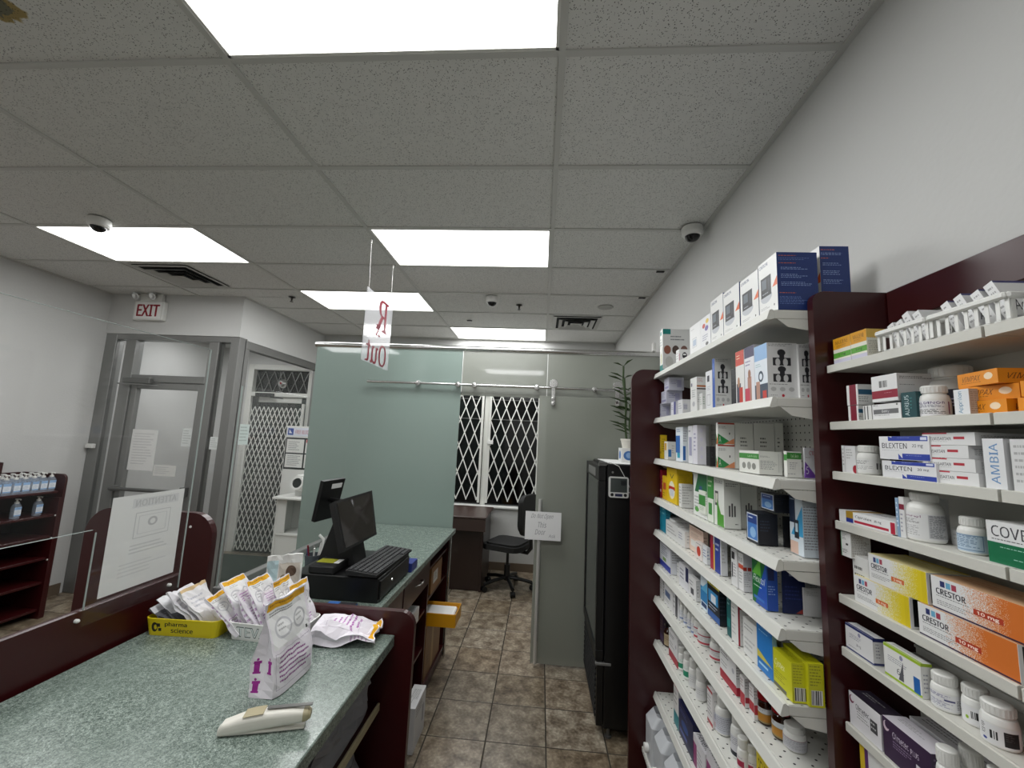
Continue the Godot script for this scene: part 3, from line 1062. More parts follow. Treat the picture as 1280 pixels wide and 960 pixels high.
func build_partition() -> void:
	# ---- frosted glass partition under a steel tube
	var t := thing("glass_partition", "frosted glass partition under a round steel top tube", "partition", Vector3(0, 0, GLASSZ))
	slab("glass_panel", Vector3(-1.985, 0.03, -0.006), Vector3(-0.69, 2.425, 0.006), M.frost_green, t, 0.002).set_meta("label", "tall green tinted frosted glass panel behind the counter")
	slab("glass_panel", Vector3(-0.685, 2.035, -0.006), Vector3(0.03, 2.425, 0.006), M.frost_grey, t, 0.002)
	slab("glass_panel", Vector3(0.035, 0.03, -0.006), Vector3(WALL_R - 0.004, 2.425, 0.006), M.frost_grey, t, 0.002)
	var st := new_st()
	tube(st, [Vector3(-2.0, 2.435, 0.0), Vector3(WALL_R - 0.002, 2.435, 0.0)], 0.023, 16)
	obj("top_tube", st, M.chrome, t)
	slab("bottom_channel", Vector3(-1.985, 0.0, -0.012), Vector3(-0.69, 0.03, 0.012), M.alu, t, 0.002)
	st = new_st()
	tube(st, [Vector3(-1.49, 2.12, 0.045), Vector3(0.92, 2.12, 0.045)], 0.011, 10)
	obj("slide_rail", st, M.chrome, t)
	for x in [-1.05, -0.71, -0.572, -0.05, 0.42]:
		st = new_st()
		lathe(st, [Vector2(0.0, 0.062), Vector2(0.020, 0.060), Vector2(0.024, 0.052), Vector2(0.024, 0.03), Vector2(0.014, 0.028), Vector2(0.014, 0.006)], Vector3(x, 2.12, 0.0), 14, Basis(Vector3.RIGHT, PI / 2.0))
		obj("rail_mount", st, M.chrome, t)
	slab("camera_bracket", Vector3(0.89, 2.46, -0.02), Vector3(0.915, 2.53, 0.02), M.white_plastic, t, 0.003)
	# ---- sliding door of the same glass
	var d := thing("sliding_glass_door", "frosted sliding glass door with long steel bar handle, pushed open", "door", Vector3(0, 0, GLASSZ + 0.045))
	slab("door_glass", Vector3(-0.025, 0.015, -0.005), Vector3(0.80, 2.05, 0.005), M.frost_grey, d, 0.002)
	st = new_st()
	tube(st, [Vector3(0.012, 0.03, 0.035), Vector3(0.012, 1.23, 0.035)], 0.014, 12)
	for y in [0.15, 1.10]:
		tube(st, [Vector3(0.012, y, 0.004), Vector3(0.012, y, 0.035)], 0.008, 8)
	obj("bar_handle", st, M.satin, d)
	for x in [0.085, 0.60]:
		st = new_st()
		lathe(st, [Vector2(0.0, 0.018), Vector2(0.034, 0.018), Vector2(0.038, 0.010), Vector2(0.034, 0.002), Vector2(0.0, 0.0)], Vector3(x, 2.155, 0.006), 18, Basis(Vector3.RIGHT, PI / 2.0))
		box(st, Vector3(x, 2.06, 0.016), Vector3(0.03, 0.16, 0.006), 0.002)
		lathe(st, [Vector2(0.0, 0.024), Vector2(0.016, 0.022), Vector2(0.018, 0.004)], Vector3(x, 1.99, 0.006), 12, Basis(Vector3.RIGHT, PI / 2.0))
		lathe(st, [Vector2(0.0, 0.024), Vector2(0.016, 0.022), Vector2(0.018, 0.004)], Vector3(x, 2.03, 0.006), 12, Basis(Vector3.RIGHT, PI / 2.0))
		obj("roller_hanger", st, M.chrome, d)
	zsheet("handwritten_notice", "white handwritten paper taped over the sliding door's bar handle", -0.10, 0.925, 0.178, 1.138, GLASSZ + 0.098, "e2e2e2", "t .14 .08 .66 .2 8e8e92 s Do_Not_Open;t .34 .36 .26 .2 8e8e92 s This;t .28 .63 .3 .18 8e8e92 s Door;t .66 .78 .2 .12 9c9ca0 s Ask")

func build_back_room() -> void:
	# ---- window in the back wall with its own folding gates
	var w := struct_of("window_3")
	var zg := BACK - 0.07
	for a in [[-1.25, -1.225], [-0.785, -0.72], [-0.055, -0.03]]:
		slab("frame", Vector3(a[0], 0.80, zg - 0.03), Vector3(a[1], 2.29, zg + 0.03), M.white_gate, w, 0.003)
	slab("pane", Vector3(-1.225, 0.80, zg - 0.01), Vector3(-0.785, 2.29, zg - 0.004), M.night, w)
	slab("pane", Vector3(-0.72, 0.80, zg - 0.01), Vector3(-0.055, 2.29, zg - 0.004), M.night, w)
	slab("sill", Vector3(-1.28, 0.775, BACK - 0.04), Vector3(0.0, 0.80, BACK + 0.05), M.white_plastic, w, 0.004)
	for y in [1.93, 2.2]:
		slab("glazing_bar", Vector3(-1.225, y, zg - 0.002), Vector3(-0.055, y + 0.012, zg + 0.004), M.alu_dark, w)
	var t := thing("window_gate", "white folding lattice gate over the left half of the black window", "gate")
	lattice(t, -1.24, -0.82, 0.86, 2.275, BACK - 0.02, 0.137, 2.55, 0.014, M.white_gate)
	slab("upright", Vector3(-0.82, 0.83, BACK - 0.03), Vector3(-0.79, 2.28, BACK + 0.0), M.white_gate, t, 0.003)
	t = thing("window_gate", "white folding lattice gate with latch over the right half of the black window", "gate")
	lattice(t, -0.685, -0.04, 0.86, 2.275, BACK - 0.02, 0.137, 2.55, 0.014, M.white_gate)
	slab("upright", Vector3(-0.715, 0.83, BACK - 0.03), Vector3(-0.685, 2.28, BACK + 0.0), M.white_gate, t, 0.003)
	slab("latch", Vector3(-0.72, 1.60, BACK + 0.0), Vector3(-0.64, 1.65, BACK + 0.02), M.white_plastic, t, 0.003)
	# ---- desk
	t = thing("desk", "dark brown wooden desk under the gated window", "desk", Vector3(-1.045, -0.055, -5.1))
	slab("desktop", Vector3(-0.50, 0.835, -0.40), Vector3(0.467, 0.857, 0.345), M.brown_top, t, 0.005)
	slab("apron", Vector3(-0.49, 0.70, 0.315), Vector3(0.462, 0.834, 0.34), M.brown_top, t, 0.004)
	slab("side_panel", Vector3(0.415, 0.055, -0.38), Vector3(0.44, 0.834, 0.31), M.brown_wood, t, 0.003)
	slab("side_panel", Vector3(-0.47, 0.055, -0.38), Vector3(-0.445, 0.834, 0.31), M.brown_wood, t, 0.003)
	slab("front_panel", Vector3(-0.444, 0.06, 0.27), Vector3(0.414, 0.70, 0.29), M.brown_wood, t, 0.003)
	# ---- office chair
	t = thing("office_chair", "black office swivel chair behind the glass door", "chair", Vector3(-0.335, 0, -4.98), "", 1.2)
	var st := new_st()
	var seat := rounded(-0.24, -0.23, 0.24, 0.23, [0.09, 0.09, 0.12, 0.12])
	prism(st, seat, 0.45, 0.505, 1)
	var seat2 := rounded(-0.21, -0.20, 0.21, 0.20, [0.08, 0.08, 0.1, 0.1])
	prism(st, seat2, 0.505, 0.525, 1)
	obj("seat", st, M.black_soft, t)
	st = new_st()
	var back := rounded(-0.205, 0.62, 0.205, 1.06, [0.13, 0.13, 0.09, 0.09])
	prism(st, back, 0.21, 0.255, 2)
	prism(st, rounded(-0.18, 0.65, 0.18, 1.03, [0.11, 0.11, 0.08, 0.08]), 0.185, 0.21, 2)
	obj("backrest", st, M.black_soft, t)
	st = new_st()
	tube(st, [Vector3(0, 0.43, 0.05), Vector3(0, 0.42, 0.24), Vector3(0, 0.48, 0.285), Vector3(0, 0.75, 0.27)], 0.022, 8)
	obj("back_bar", st, M.black, t)
	st = new_st()
	lathe(st, [Vector2(0.0, 0.09), Vector2(0.035, 0.09), Vector2(0.035, 0.26), Vector2(0.016, 0.26), Vector2(0.016, 0.43), Vector2(0.08, 0.435), Vector2(0.08, 0.45)], Vector3.ZERO, 14)
	obj("gas_column", st, M.black, t)
	for k in 5:
		var a := TAU * k / 5.0 + 1.2
		var e := Vector3(cos(a), 0, sin(a))
		st = new_st()
		tube(st, [e * 0.03 + Vector3(0, 0.12, 0), e * 0.17 + Vector3(0, 0.105, 0), e * 0.29 + Vector3(0, 0.08, 0)], 0.02, 8)
		obj("base_arm", st, M.black, t)
		st = new_st()
		var side := Vector3(-e.z, 0, e.x)
		tube(st, [e * 0.29 + side * -0.024 + Vector3(0, 0.03, 0), e * 0.29 + side * 0.024 + Vector3(0, 0.03, 0)], 0.03, 12)
		tube(st, [e * 0.29 + Vector3(0, 0.03, 0), e * 0.29 + Vector3(0, 0.085, 0)], 0.01, 6)
		obj("caster", st, M.black, t)

func build_counters() -> void:
	# ---- near counter: green laminate top, open shelf on the staff side
	var t := thing("service_counter", "green speckled laminate counter with open shelf, stapler and bags on it", "counter", Vector3(0, 0, 0))
	var xr := -0.515
	var xl := -1.381
	var z1 := -1.618
	var z0 := 0.55
	slab("countertop", Vector3(xl, COUNTER - 0.04, z1), Vector3(xr, COUNTER, z0), M.laminate, t, 0.003)
	slab("back_panel", Vector3(xl, 0.0, z1), Vector3(xl + 0.02, COUNTER - 0.04, z0), M.maroon, t)
	slab("end_panel", Vector3(xl + 0.02, 0.0, -0.45), Vector3(xr - 0.03, COUNTER - 0.04, -0.43), M.maroon, t)
	slab("end_panel", Vector3(xl + 0.02, 0.0, z0 - 0.02), Vector3(xr - 0.03, COUNTER - 0.04, z0), M.maroon, t)
	slab("shelf", Vector3(xl + 0.02, 0.70, z1 + 0.002), Vector3(xr - 0.045, 0.718, -0.45), M.maroon, t)
	slab("shelf_edge", Vector3(xr - 0.045, 0.695, z1 + 0.002), Vector3(xr - 0.035, 0.722, -0.45), M.tan, t, 0.002)
	slab("shelf", Vector3(xl + 0.02, 0.36, z1 + 0.002), Vector3(xr - 0.045, 0.378, -0.45), M.maroon, t)
	slab("plinth", Vector3(xl + 0.02, 0.0, z1), Vector3(xr - 0.07, 0.09, -0.45), M.maroon, t)
	# maroon board along the customer side
	t = thing("counter_upstand", "low maroon wooden board along the customers' edge of the counter", "board", Vector3(0, 0, 0))
	slab("board", Vector3(-1.42, 0.90, -1.635), Vector3(-1.4005, 1.11, z0), M.maroon, t, 0.004)
	for z in [-0.55, -0.95, -1.26, -1.58]:
		var st := new_st()
		lathe(st, [Vector2(0.0, 0.013), Vector2(0.004, 0.012), Vector2(0.006, 0.008), Vector2(0.006, 0.0)], Vector3(-1.4005, 1.083, z), 10, Basis(Vector3.BACK, -PI / 2.0))
		obj("screw_cap", st, M.white_plastic, t)
	# tall acrylic screen with a pass-through cut out of its lower edge
	t = thing("acrylic_screen", "tall clear acrylic screen with a low pass-through opening", "screen", Vector3(0, 0, 0))
	var st2 := new_st()
	var cut := PackedVector2Array([Vector2(-1.622, 1.06), Vector2(-1.622, 2.008), Vector2(0.2, 2.008), Vector2(0.2, 1.06), Vector2(-0.45, 1.06), Vector2(-0.45, 1.352)])
	for k in 7:
		var a := PI / 2.0 + k * PI / 12.0
		cut.append(Vector2(-1.262 + cos(a) * 0.012, 1.340 + sin(a) * 0.012))
	cut.append(Vector2(-1.274, 1.06))
	prism(st2, cut, -1.3995, -1.3935, 0)
	obj("sheet", st2, M.clear, t)
	st2 = new_st()
	span(st2, Vector3(-1.3993, 2.0078, -1.622), Vector3(-1.3937, 2.0088, 0.2))
	span(st2, Vector3(-1.3993, 1.06, -1.6228), Vector3(-1.3937, 2.008, -1.6218))
	span(st2, Vector3(-1.3993, 1.3512, -1.262), Vector3(-1.3937, 1.3522, -0.45))
	span(st2, Vector3(-1.3993, 1.11, -1.2744), Vector3(-1.3937, 1.342, -1.2734))
	obj("polished_edge", st2, M.clear_edge, t)
	# notice on the screen, read from the customers' side
	var q := [at_x(142, 622, -1.402), at_x(231, 611, -1.402), at_x(220, 704, -1.402), at_x(138, 748, -1.402)]
	var yt: float = (q[0].y + q[1].y) * 0.5
	var yb := 1.125
	sheet_of_paper("attention_notice", "white ATTENTION notice on the acrylic screen, seen from behind", [Vector3(-1.402, yt, q[0].z), Vector3(-1.402, yt, q[1].z), Vector3(-1.402, yb, q[1].z), Vector3(-1.402, yb, q[0].z)], "e2e2e0", "r .26 .045 .66 .10 d4d4d4;t .3 .06 .58 .07 bdbdbd mb ATTENTION;r .32 .2 .5 .28 c0c0c0;r .33 .207 .48 .266 e2e2e0;r .37 .24 .40 .20 c8c8c8;r .378 .245 .384 .19 e2e2e0;c .5 .27 .14 .1 bcbcbc;c .53 .29 .08 .06 e2e2e0;l .3 .54 .56 .12 c6c6c6 3;l .2 .72 .66 .16 d0d0d0 4", absf(q[1].z - q[0].z), yt - yb)
	# ---- maroon divider between the two counters
	t = thing("counter_divider", "maroon wooden divider with rounded corner between the two green counters", "panel", Vector3(0, 0, 0))
	st2 = new_st()
	prism(st2, rounded(-1.378, 0.0, -0.445, 1.035, [0, 0, 0.055, 0.02], 8), -1.648, -1.622, 2)
	obj("panel", st2, M.maroon, t)
	# ---- privacy panel on the customers' side
	t = thing("privacy_panel", "maroon rounded privacy panel on the customers' side of the counter", "panel", Vector3(0, 0, 0))
	st2 = new_st()
	prism(st2, rounded(-2.03, 0.25, -1.425, 1.305, [0.0, 0.0, 0.10, 0.12], 8), -1.83, -1.80, 2)
	obj("panel", st2, M.maroon, t)
	st2 = new_st()
	lathe(st2, [Vector2(0.0, 0.004), Vector2(0.005, 0.003), Vector2(0.006, 0.0)], Vector3(-1.53, 1.245, -1.80), 8, Basis(Vector3.RIGHT, PI / 2.0))
	obj("screw_cap", st2, M.white_plastic, t)
	slab("bracket_board", Vector3(-1.423, 0.25, -1.84), Vector3(-1.40, 0.90, -1.79), M.maroon, t)
	slab("foot", Vector3(-1.62, 0.0, -1.86), Vector3(-1.48, 0.249, -1.77), M.maroon, t)
	# ---- second counter with till, cabinets open to the aisle
	t = thing("till_counter", "green speckled laminate counter with maroon drawers carrying the till", "counter", Vector3(0, 0, 0))
	var f := -0.70
	slab("countertop", Vector3(-1.398, COUNTER - 0.035, -3.425), Vector3(-0.658, COUNTER, -1.650), M.laminate, t, 0.003)
	slab("back_panel", Vector3(-1.398, 0.0, -3.42), Vector3(-1.378, 0.919, -1.652), M.maroon, t)
	slab("plinth", Vector3(-1.378, 0.0, -3.42), Vector3(f - 0.01, 0.075, -1.66), M.maroon, t)
	slab("bottom_shelf", Vector3(-1.378, 0.075, -3.42), Vector3(f + 0.005, 0.095, -1.66), M.maroon, t)
	for z in [-1.68, -2.28, -2.82, -3.40]:
		slab("upright", Vector3(-1.378, 0.095, z - 0.009), Vector3(f, 0.919, z + 0.009), M.maroon, t)
	slab("shelf", Vector3(-1.378, 0.60, -3.391), Vector3(f - 0.01, 0.618, -2.829), M.maroon, t)
	slab("shelf", Vector3(-1.378, 0.56, -2.811), Vector3(f - 0.01, 0.578, -2.289), M.maroon, t)
	slab("shelf", Vector3(-1.378, 0.33, -2.811), Vector3(f - 0.01, 0.348, -2.289), M.maroon, t)
	slab("shelf", Vector3(-1.378, 0.45, -2.271), Vector3(f - 0.01, 0.468, -1.689), M.maroon, t)
	slab("shelf", Vector3(-1.378, 0.80, -3.391), Vector3(f - 0.01, 0.815, -2.829), M.maroon, t)
	for a in [[-2.271, -1.689], [-2.811, -2.289]]:
		var dr := slab("drawer_front", Vector3(f - 0.02, 0.735, a[0] + 0.004), Vector3(f + 0.004, 0.912, a[1] - 0.004), M.maroon, t, 0.003)
		st2 = new_st()
		var zm: float = (a[0] + a[1]) * 0.5
		tube(st2, [Vector3(f + 0.004, 0.82, zm - 0.05), Vector3(f + 0.026, 0.825, zm - 0.045), Vector3(f + 0.032, 0.825, zm), Vector3(f + 0.026, 0.825, zm + 0.045), Vector3(f + 0.004, 0.82, zm + 0.05)], 0.005, 6)
		obj("handle", st2, M.chrome, dr)
	st2 = new_st()
	tube(st2, [Vector3(f + 0.01, 0.0, -3.41), Vector3(f + 0.01, 0.918, -3.41)], 0.007, 8)
	obj("steel_leg", st2, M.chrome, t)
	# glass screen beyond the privacy panel
	t = thing("glass_screen", "clear greenish glass screen standing on the till counter's outer edge", "screen", Vector3(0, 0, 0))
	slab("sheet", Vector3(-1.409, 0.985, -2.95), Vector3(-1.400, 1.885, -1.842), M.glass, t, 0.001)
	st2 = new_st()
	span(st2, Vector3(-1.4086, 0.99, -1.8415), Vector3(-1.4004, 1.882, -1.8405))
	obj("polished_edge", st2, M.clear_edge, t)
	slab("base_rail", Vector3(-1.425, COUNTER + 0.001, -3.0), Vector3(-1.384, COUNTER + 0.03, -1.842), M.alu, t, 0.003)
	sheet_of_paper("notice", "small pale notice stuck to the clear glass screen by the gate", [Vector3(-1.3985, 1.705, -1.85), Vector3(-1.3985, 1.705, -1.915), Vector3(-1.3985, 1.61, -1.915), Vector3(-1.3985, 1.61, -1.85)], "cfdad6", "l .1 .1 .8 .8 a8b4b0 5", 0.065, 0.095)

func build_customer_side() -> void:
	# ---- sanitizer shelf against the left wall
	var t := thing("display_shelf", "maroon wooden display shelf with curved crown against the left wall", "shelf", Vector3(0, 0, 0))
	var xf := -4.20
	var z1 := -3.47
	var z0 := -2.30
	slab("side_panel", Vector3(WALL_L + 0.012, 0.0, z1), Vector3(xf + 0.02, 1.0, z1 + 0.02), M.maroon, t)
	var st := new_st()
	prism(st, rounded(WALL_L + 0.013, 0.0, xf + 0.02, 1.20, [0, 0, 0.05, 0.0]), z1 - 0.022, z1 - 0.001, 2)
	obj("end_panel", st, M.maroon, t)
	slab("side_panel", Vector3(WALL_L + 0.012, 0.0, z0 - 0.02), Vector3(xf + 0.02, 1.20, z0), M.maroon, t)
	slab("back_panel", Vector3(WALL_L + 0.013, 0.05, z1 + 0.021), Vector3(WALL_L + 0.03, 1.20, z0 - 0.021), M.maroon, t)
	st = new_st()
	prism(st, PackedVector2Array([Vector2(z1 + 0.16, 1.20), Vector2(z0, 1.20), Vector2(z0, 1.32), Vector2(-2.6, 1.335), Vector2(-2.9, 1.335), Vector2(-3.1, 1.325), Vector2(z1 + 0.16, 1.29)]), WALL_L + 0.013, WALL_L + 0.035, 0)
	obj("crown", st, M.maroon, t)
	for y in [0.08, 0.30, 0.50, 0.68, 0.86, 1.06]:
		slab("shelf", Vector3(WALL_L + 0.03, y - 0.02, z1 + 0.0205), Vector3(xf, y, z0 - 0.0205), M.maroon, t, 0.002)
	for y in [0.48, 0.66, 0.85]:
		st = new_st()
		lathe(st, [Vector2(0.0, 0.004), Vector2(0.007, 0.003), Vector2(0.008, 0.0)], Vector3(xf + 0.012, y, z1 + 0.021), 8, Basis(Vector3.RIGHT, PI / 2.0))
		obj("screw_cap", st, M.white_plastic, t)
	# sanitizer bottles: clear body, white pump, printed label
	var mats := {"body": mat("gel", "b9c6d6", 0.1, 0.0, 0.35)}
	rng.seed = 31
	var first: Node3D = null
	var spots := []
	for k in 14:
		spots.append([-4.245, 1.06, -3.415 + k * 0.062, 1.0])
	for k in 14:
		spots.append([-4.335, 1.06, -3.39 + k * 0.062, 1.0])
	for k in 6:
		spots.append([-4.27, 0.86, -3.37 + k * 0.15, 1.0])
	for i in spots.size():
		var s: Array = spots[i]
		var o: Node3D
		var lab := "clear pump sanitizer bottle in the front row on the display shelf's top" if i < 14 else ("clear pump sanitizer bottle in the rear row on the display shelf's top" if i < 28 else "clear pump sanitizer bottle on the display shelf's second level")
		var grp := "sanitizer bottles, front row" if i < 14 else ("sanitizer bottles, rear row" if i < 28 else "sanitizer bottles, second level")
		if first == null:
			first = thing("sanitizer_bottle", lab, "bottle", Vector3.ZERO, grp)
			st = new_st()
			prism(st, rounded(-0.027, -0.02, 0.027, 0.02, [0.012, 0.012, 0.012, 0.012], 3), 0.0, 0.105, 1)
			prism(st, rounded(-0.022, -0.014, 0.022, 0.014, [0.01, 0.01, 0.01, 0.01], 3), 0.105, 0.118, 1)
			obj("body", st, mats.body, first)
			var f := face(0.05, 0.07, "dfe4ea", "r 0 0 1 .3 8fb0d6;l .1 .4 .8 .4 7f92ac 4;r 0 .85 1 .15 7fa3cc", 1400.0)
			obj("label", print_quad([Vector3(-0.024, 0.09, 0.0208), Vector3(0.024, 0.09, 0.0208), Vector3(0.024, 0.018, 0.0208), Vector3(-0.024, 0.018, 0.0208)], f), f.sheet.glossy, first)
			st = new_st()
			lathe(st, [Vector2(0.0, 0.118), Vector2(0.014, 0.118), Vector2(0.014, 0.132), Vector2(0.006, 0.135), Vector2(0.006, 0.147), Vector2(0.013, 0.149), Vector2(0.013, 0.158), Vector2(0.0, 0.160)], Vector3.ZERO, 10)
			tube(st, [Vector3(0, 0.154, 0), Vector3(0.0, 0.154, 0.022), Vector3(0.0, 0.149, 0.03)], 0.005, 6)
			obj("pump", st, M.white_plastic, first)
			o = first
		else:
			o = first.duplicate()
			o.name = numbered("sanitizer_bottle")
			add_child(o)
			tag(o, lab, "bottle", grp)
		o.position = Vector3(s[0], s[1] + 0.0005, s[2])
		o.rotation.y = PI / 2.0 + rng.randf_range(-0.12, 0.12)

# ---------------------------------------------------------------- shelving on the right
const BAY_X := 0.64
const BAY_NEAR := -1.203
const BAY_FAR := -2.415
const FAR_SHELVES := [2.10, 1.848, 1.623, 1.412, 1.24, 1.06, 0.895, 0.675, 0.42]
const NEAR_X := 0.768
const NEAR_SHELVES := [1.932, 1.779, 1.650, 1.525, 1.345, 1.220, 1.048, 0.87]

func build_far_bay() -> void:
	var t := thing("gondola_shelving", "white perforated gondola shelving with many slanted price rails", "shelving", Vector3(0, 0, 0))
	slab("peg_back", Vector3(WALL_R - 0.02, 0.10, BAY_FAR), Vector3(WALL_R - 0.004, 2.10, BAY_NEAR), M.pegboard, t)
	slab("post", Vector3(WALL_R - 0.05, 0.0, BAY_FAR), Vector3(WALL_R - 0.021, 2.10, BAY_FAR + 0.03), M.shelf_white, t)
	slab("post", Vector3(WALL_R - 0.05, 0.0, BAY_NEAR - 0.03), Vector3(WALL_R - 0.021, 2.10, BAY_NEAR), M.shelf_white, t)
	for k in FAR_SHELVES.size():
		var y: float = FAR_SHELVES[k] - 0.002
		var s := slab("shelf", Vector3(BAY_X + 0.012, y - 0.026, BAY_FAR), Vector3(WALL_R - 0.051, y - 0.0012, BAY_NEAR), M.shelf_white, t, 0.0015)
		slab("deck_sheet", Vector3(BAY_X + 0.013, y - 0.0012, BAY_FAR + 0.001), Vector3(WALL_R - 0.051, y, BAY_NEAR - 0.001), M.punched, s)
		var st := new_st()
		# slanted price rail along the front
		prism(st, PackedVector2Array([Vector2(BAY_X + 0.012, y - 0.003), Vector2(BAY_X + 0.006, y + 0.002), Vector2(BAY_X, y), Vector2(BAY_X - 0.009, y - 0.027), Vector2(BAY_X - 0.004, y - 0.030), Vector2(BAY_X + 0.012, y - 0.026)]), BAY_FAR, BAY_NEAR, 2)
		obj("price_rail", st, M.shelf_white, s)
		for e in [BAY_FAR, BAY_NEAR]:
			st = new_st()
			var z0: float = e - 0.003 if e == BAY_NEAR else e
			prism(st, PackedVector2Array([Vector2(WALL_R - 0.051, y - 0.027), Vector2(BAY_X + 0.02, y - 0.027), Vector2(BAY_X + 0.05, y - 0.05), Vector2(WALL_R - 0.051, y - 0.085)]), z0, z0 + 0.003, 2)
			obj("bracket", st, M.shelf_white, s)
		# price tickets in the rail
		rng.seed = 100 + k
		var z := BAY_NEAR - rng.randf_range(0.05, 0.15)
		while z > BAY_FAR + 0.08:
			var f := face(0.045, 0.022, "dadad6", "l .1 .15 .7 .6 9a9a9a 3", 900.0)
			var a := Vector3(BAY_X - 0.0010, y - 0.004, z - 0.045)
			var b := Vector3(BAY_X - 0.0086, y - 0.0255, z - 0.045)
			var e := Vector3(0, 0, 0.045)
			obj("price_ticket", print_quad([a, a + e, b + e, b], f), f.sheet.glossy, s)
			z -= rng.randf_range(0.14, 0.34)
	# base deck
	slab("base_deck", Vector3(0.575, 0.13, BAY_FAR), Vector3(WALL_R - 0.051, 0.155, BAY_NEAR), M.punched, t, 0.003)
	slab("kick_plate", Vector3(0.60, 0.0, BAY_FAR), Vector3(0.615, 0.13, BAY_NEAR), M.black, t)
	# maroon end panels
	t = thing("shelving_end_panel", "tall maroon end panel between the white shelving and the black fridge", "panel", Vector3(0, 0, 0))
	var st2 := new_st()
	prism(st2, rounded(0.508, 0.0, WALL_R - 0.002, 2.125, [0, 0, 0, 0.07], 8), BAY_FAR - 0.024, BAY_FAR - 0.001, 2)
	obj("panel", st2, M.maroon, t)
	t = thing("bay_panel", "tall maroon panel between the white shelving and the bottle shelves", "panel", Vector3(0, 0, 0))
	st2 = new_st()
	prism(st2, rounded(0.742, 0.0, WALL_R - 0.002, 2.145, [0, 0, 0, 0.03], 6), BAY_NEAR + 0.002, BAY_NEAR + 0.026, 2)
	obj("panel", st2, M.maroon, t)

func build_near_bay() -> void:
	var zf := BAY_NEAR + 0.028
	var zn := 0.05
	var t := thing("medicine_shelving", "shallow cream shelves in maroon wooden casing, full of medicine cartons", "shelving", Vector3(0, 0, 0))
	slab("header_board", Vector3(WALL_R - 0.022, 2.055, zf), Vector3(WALL_R - 0.002, 2.145, zn), M.maroon, t, 0.002)
	slab("back_panel", Vector3(WALL_R - 0.012, 0.0, zf), Vector3(WALL_R - 0.002, 2.054, zn), mat("back_slat", "cbcac2", 0.6), t)
	for k in 14:
		var y := 0.62 + k * 0.102
		slab("back_rib", Vector3(WALL_R - 0.016, y, zf), Vector3(WALL_R - 0.012, y + 0.006, zn), M.shelf_white, t)
	for k in NEAR_SHELVES.size():
		var y: float = NEAR_SHELVES[k]
		var cream := mat("cream_shelf", "cbcac2", 0.5)
		var st := new_st()
		prism(st, PackedVector2Array([Vector2(NEAR_X, y - 0.019), Vector2(NEAR_X, y), Vector2(NEAR_X + 0.004, y + 0.0015), Vector2(NEAR_X + 0.008, y), Vector2(WALL_R - 0.017, y), Vector2(WALL_R - 0.017, y - 0.016), Vector2(NEAR_X + 0.008, y - 0.016), Vector2(NEAR_X + 0.006, y - 0.020)]), zf + 0.003, -0.772, 2)
		obj("shelf", st, cream, t)
		st = new_st()
		prism(st, PackedVector2Array([Vector2(NEAR_X, y - 0.019), Vector2(NEAR_X, y), Vector2(NEAR_X + 0.004, y + 0.0015), Vector2(NEAR_X + 0.008, y), Vector2(WALL_R - 0.017, y), Vector2(WALL_R - 0.017, y - 0.016), Vector2(NEAR_X + 0.008, y - 0.016), Vector2(NEAR_X + 0.006, y - 0.020)]), -0.766, zn, 2)
		obj("shelf", st, cream, t)
	slab("plinth", Vector3(NEAR_X, 0.0, zf), Vector3(WALL_R - 0.017, 0.60, zn), M.maroon, t)
	slab("end_panel", Vector3(0.742, 0.0, zn), Vector3(WALL_R - 0.002, 2.145, zn + 0.022), M.maroon, t)

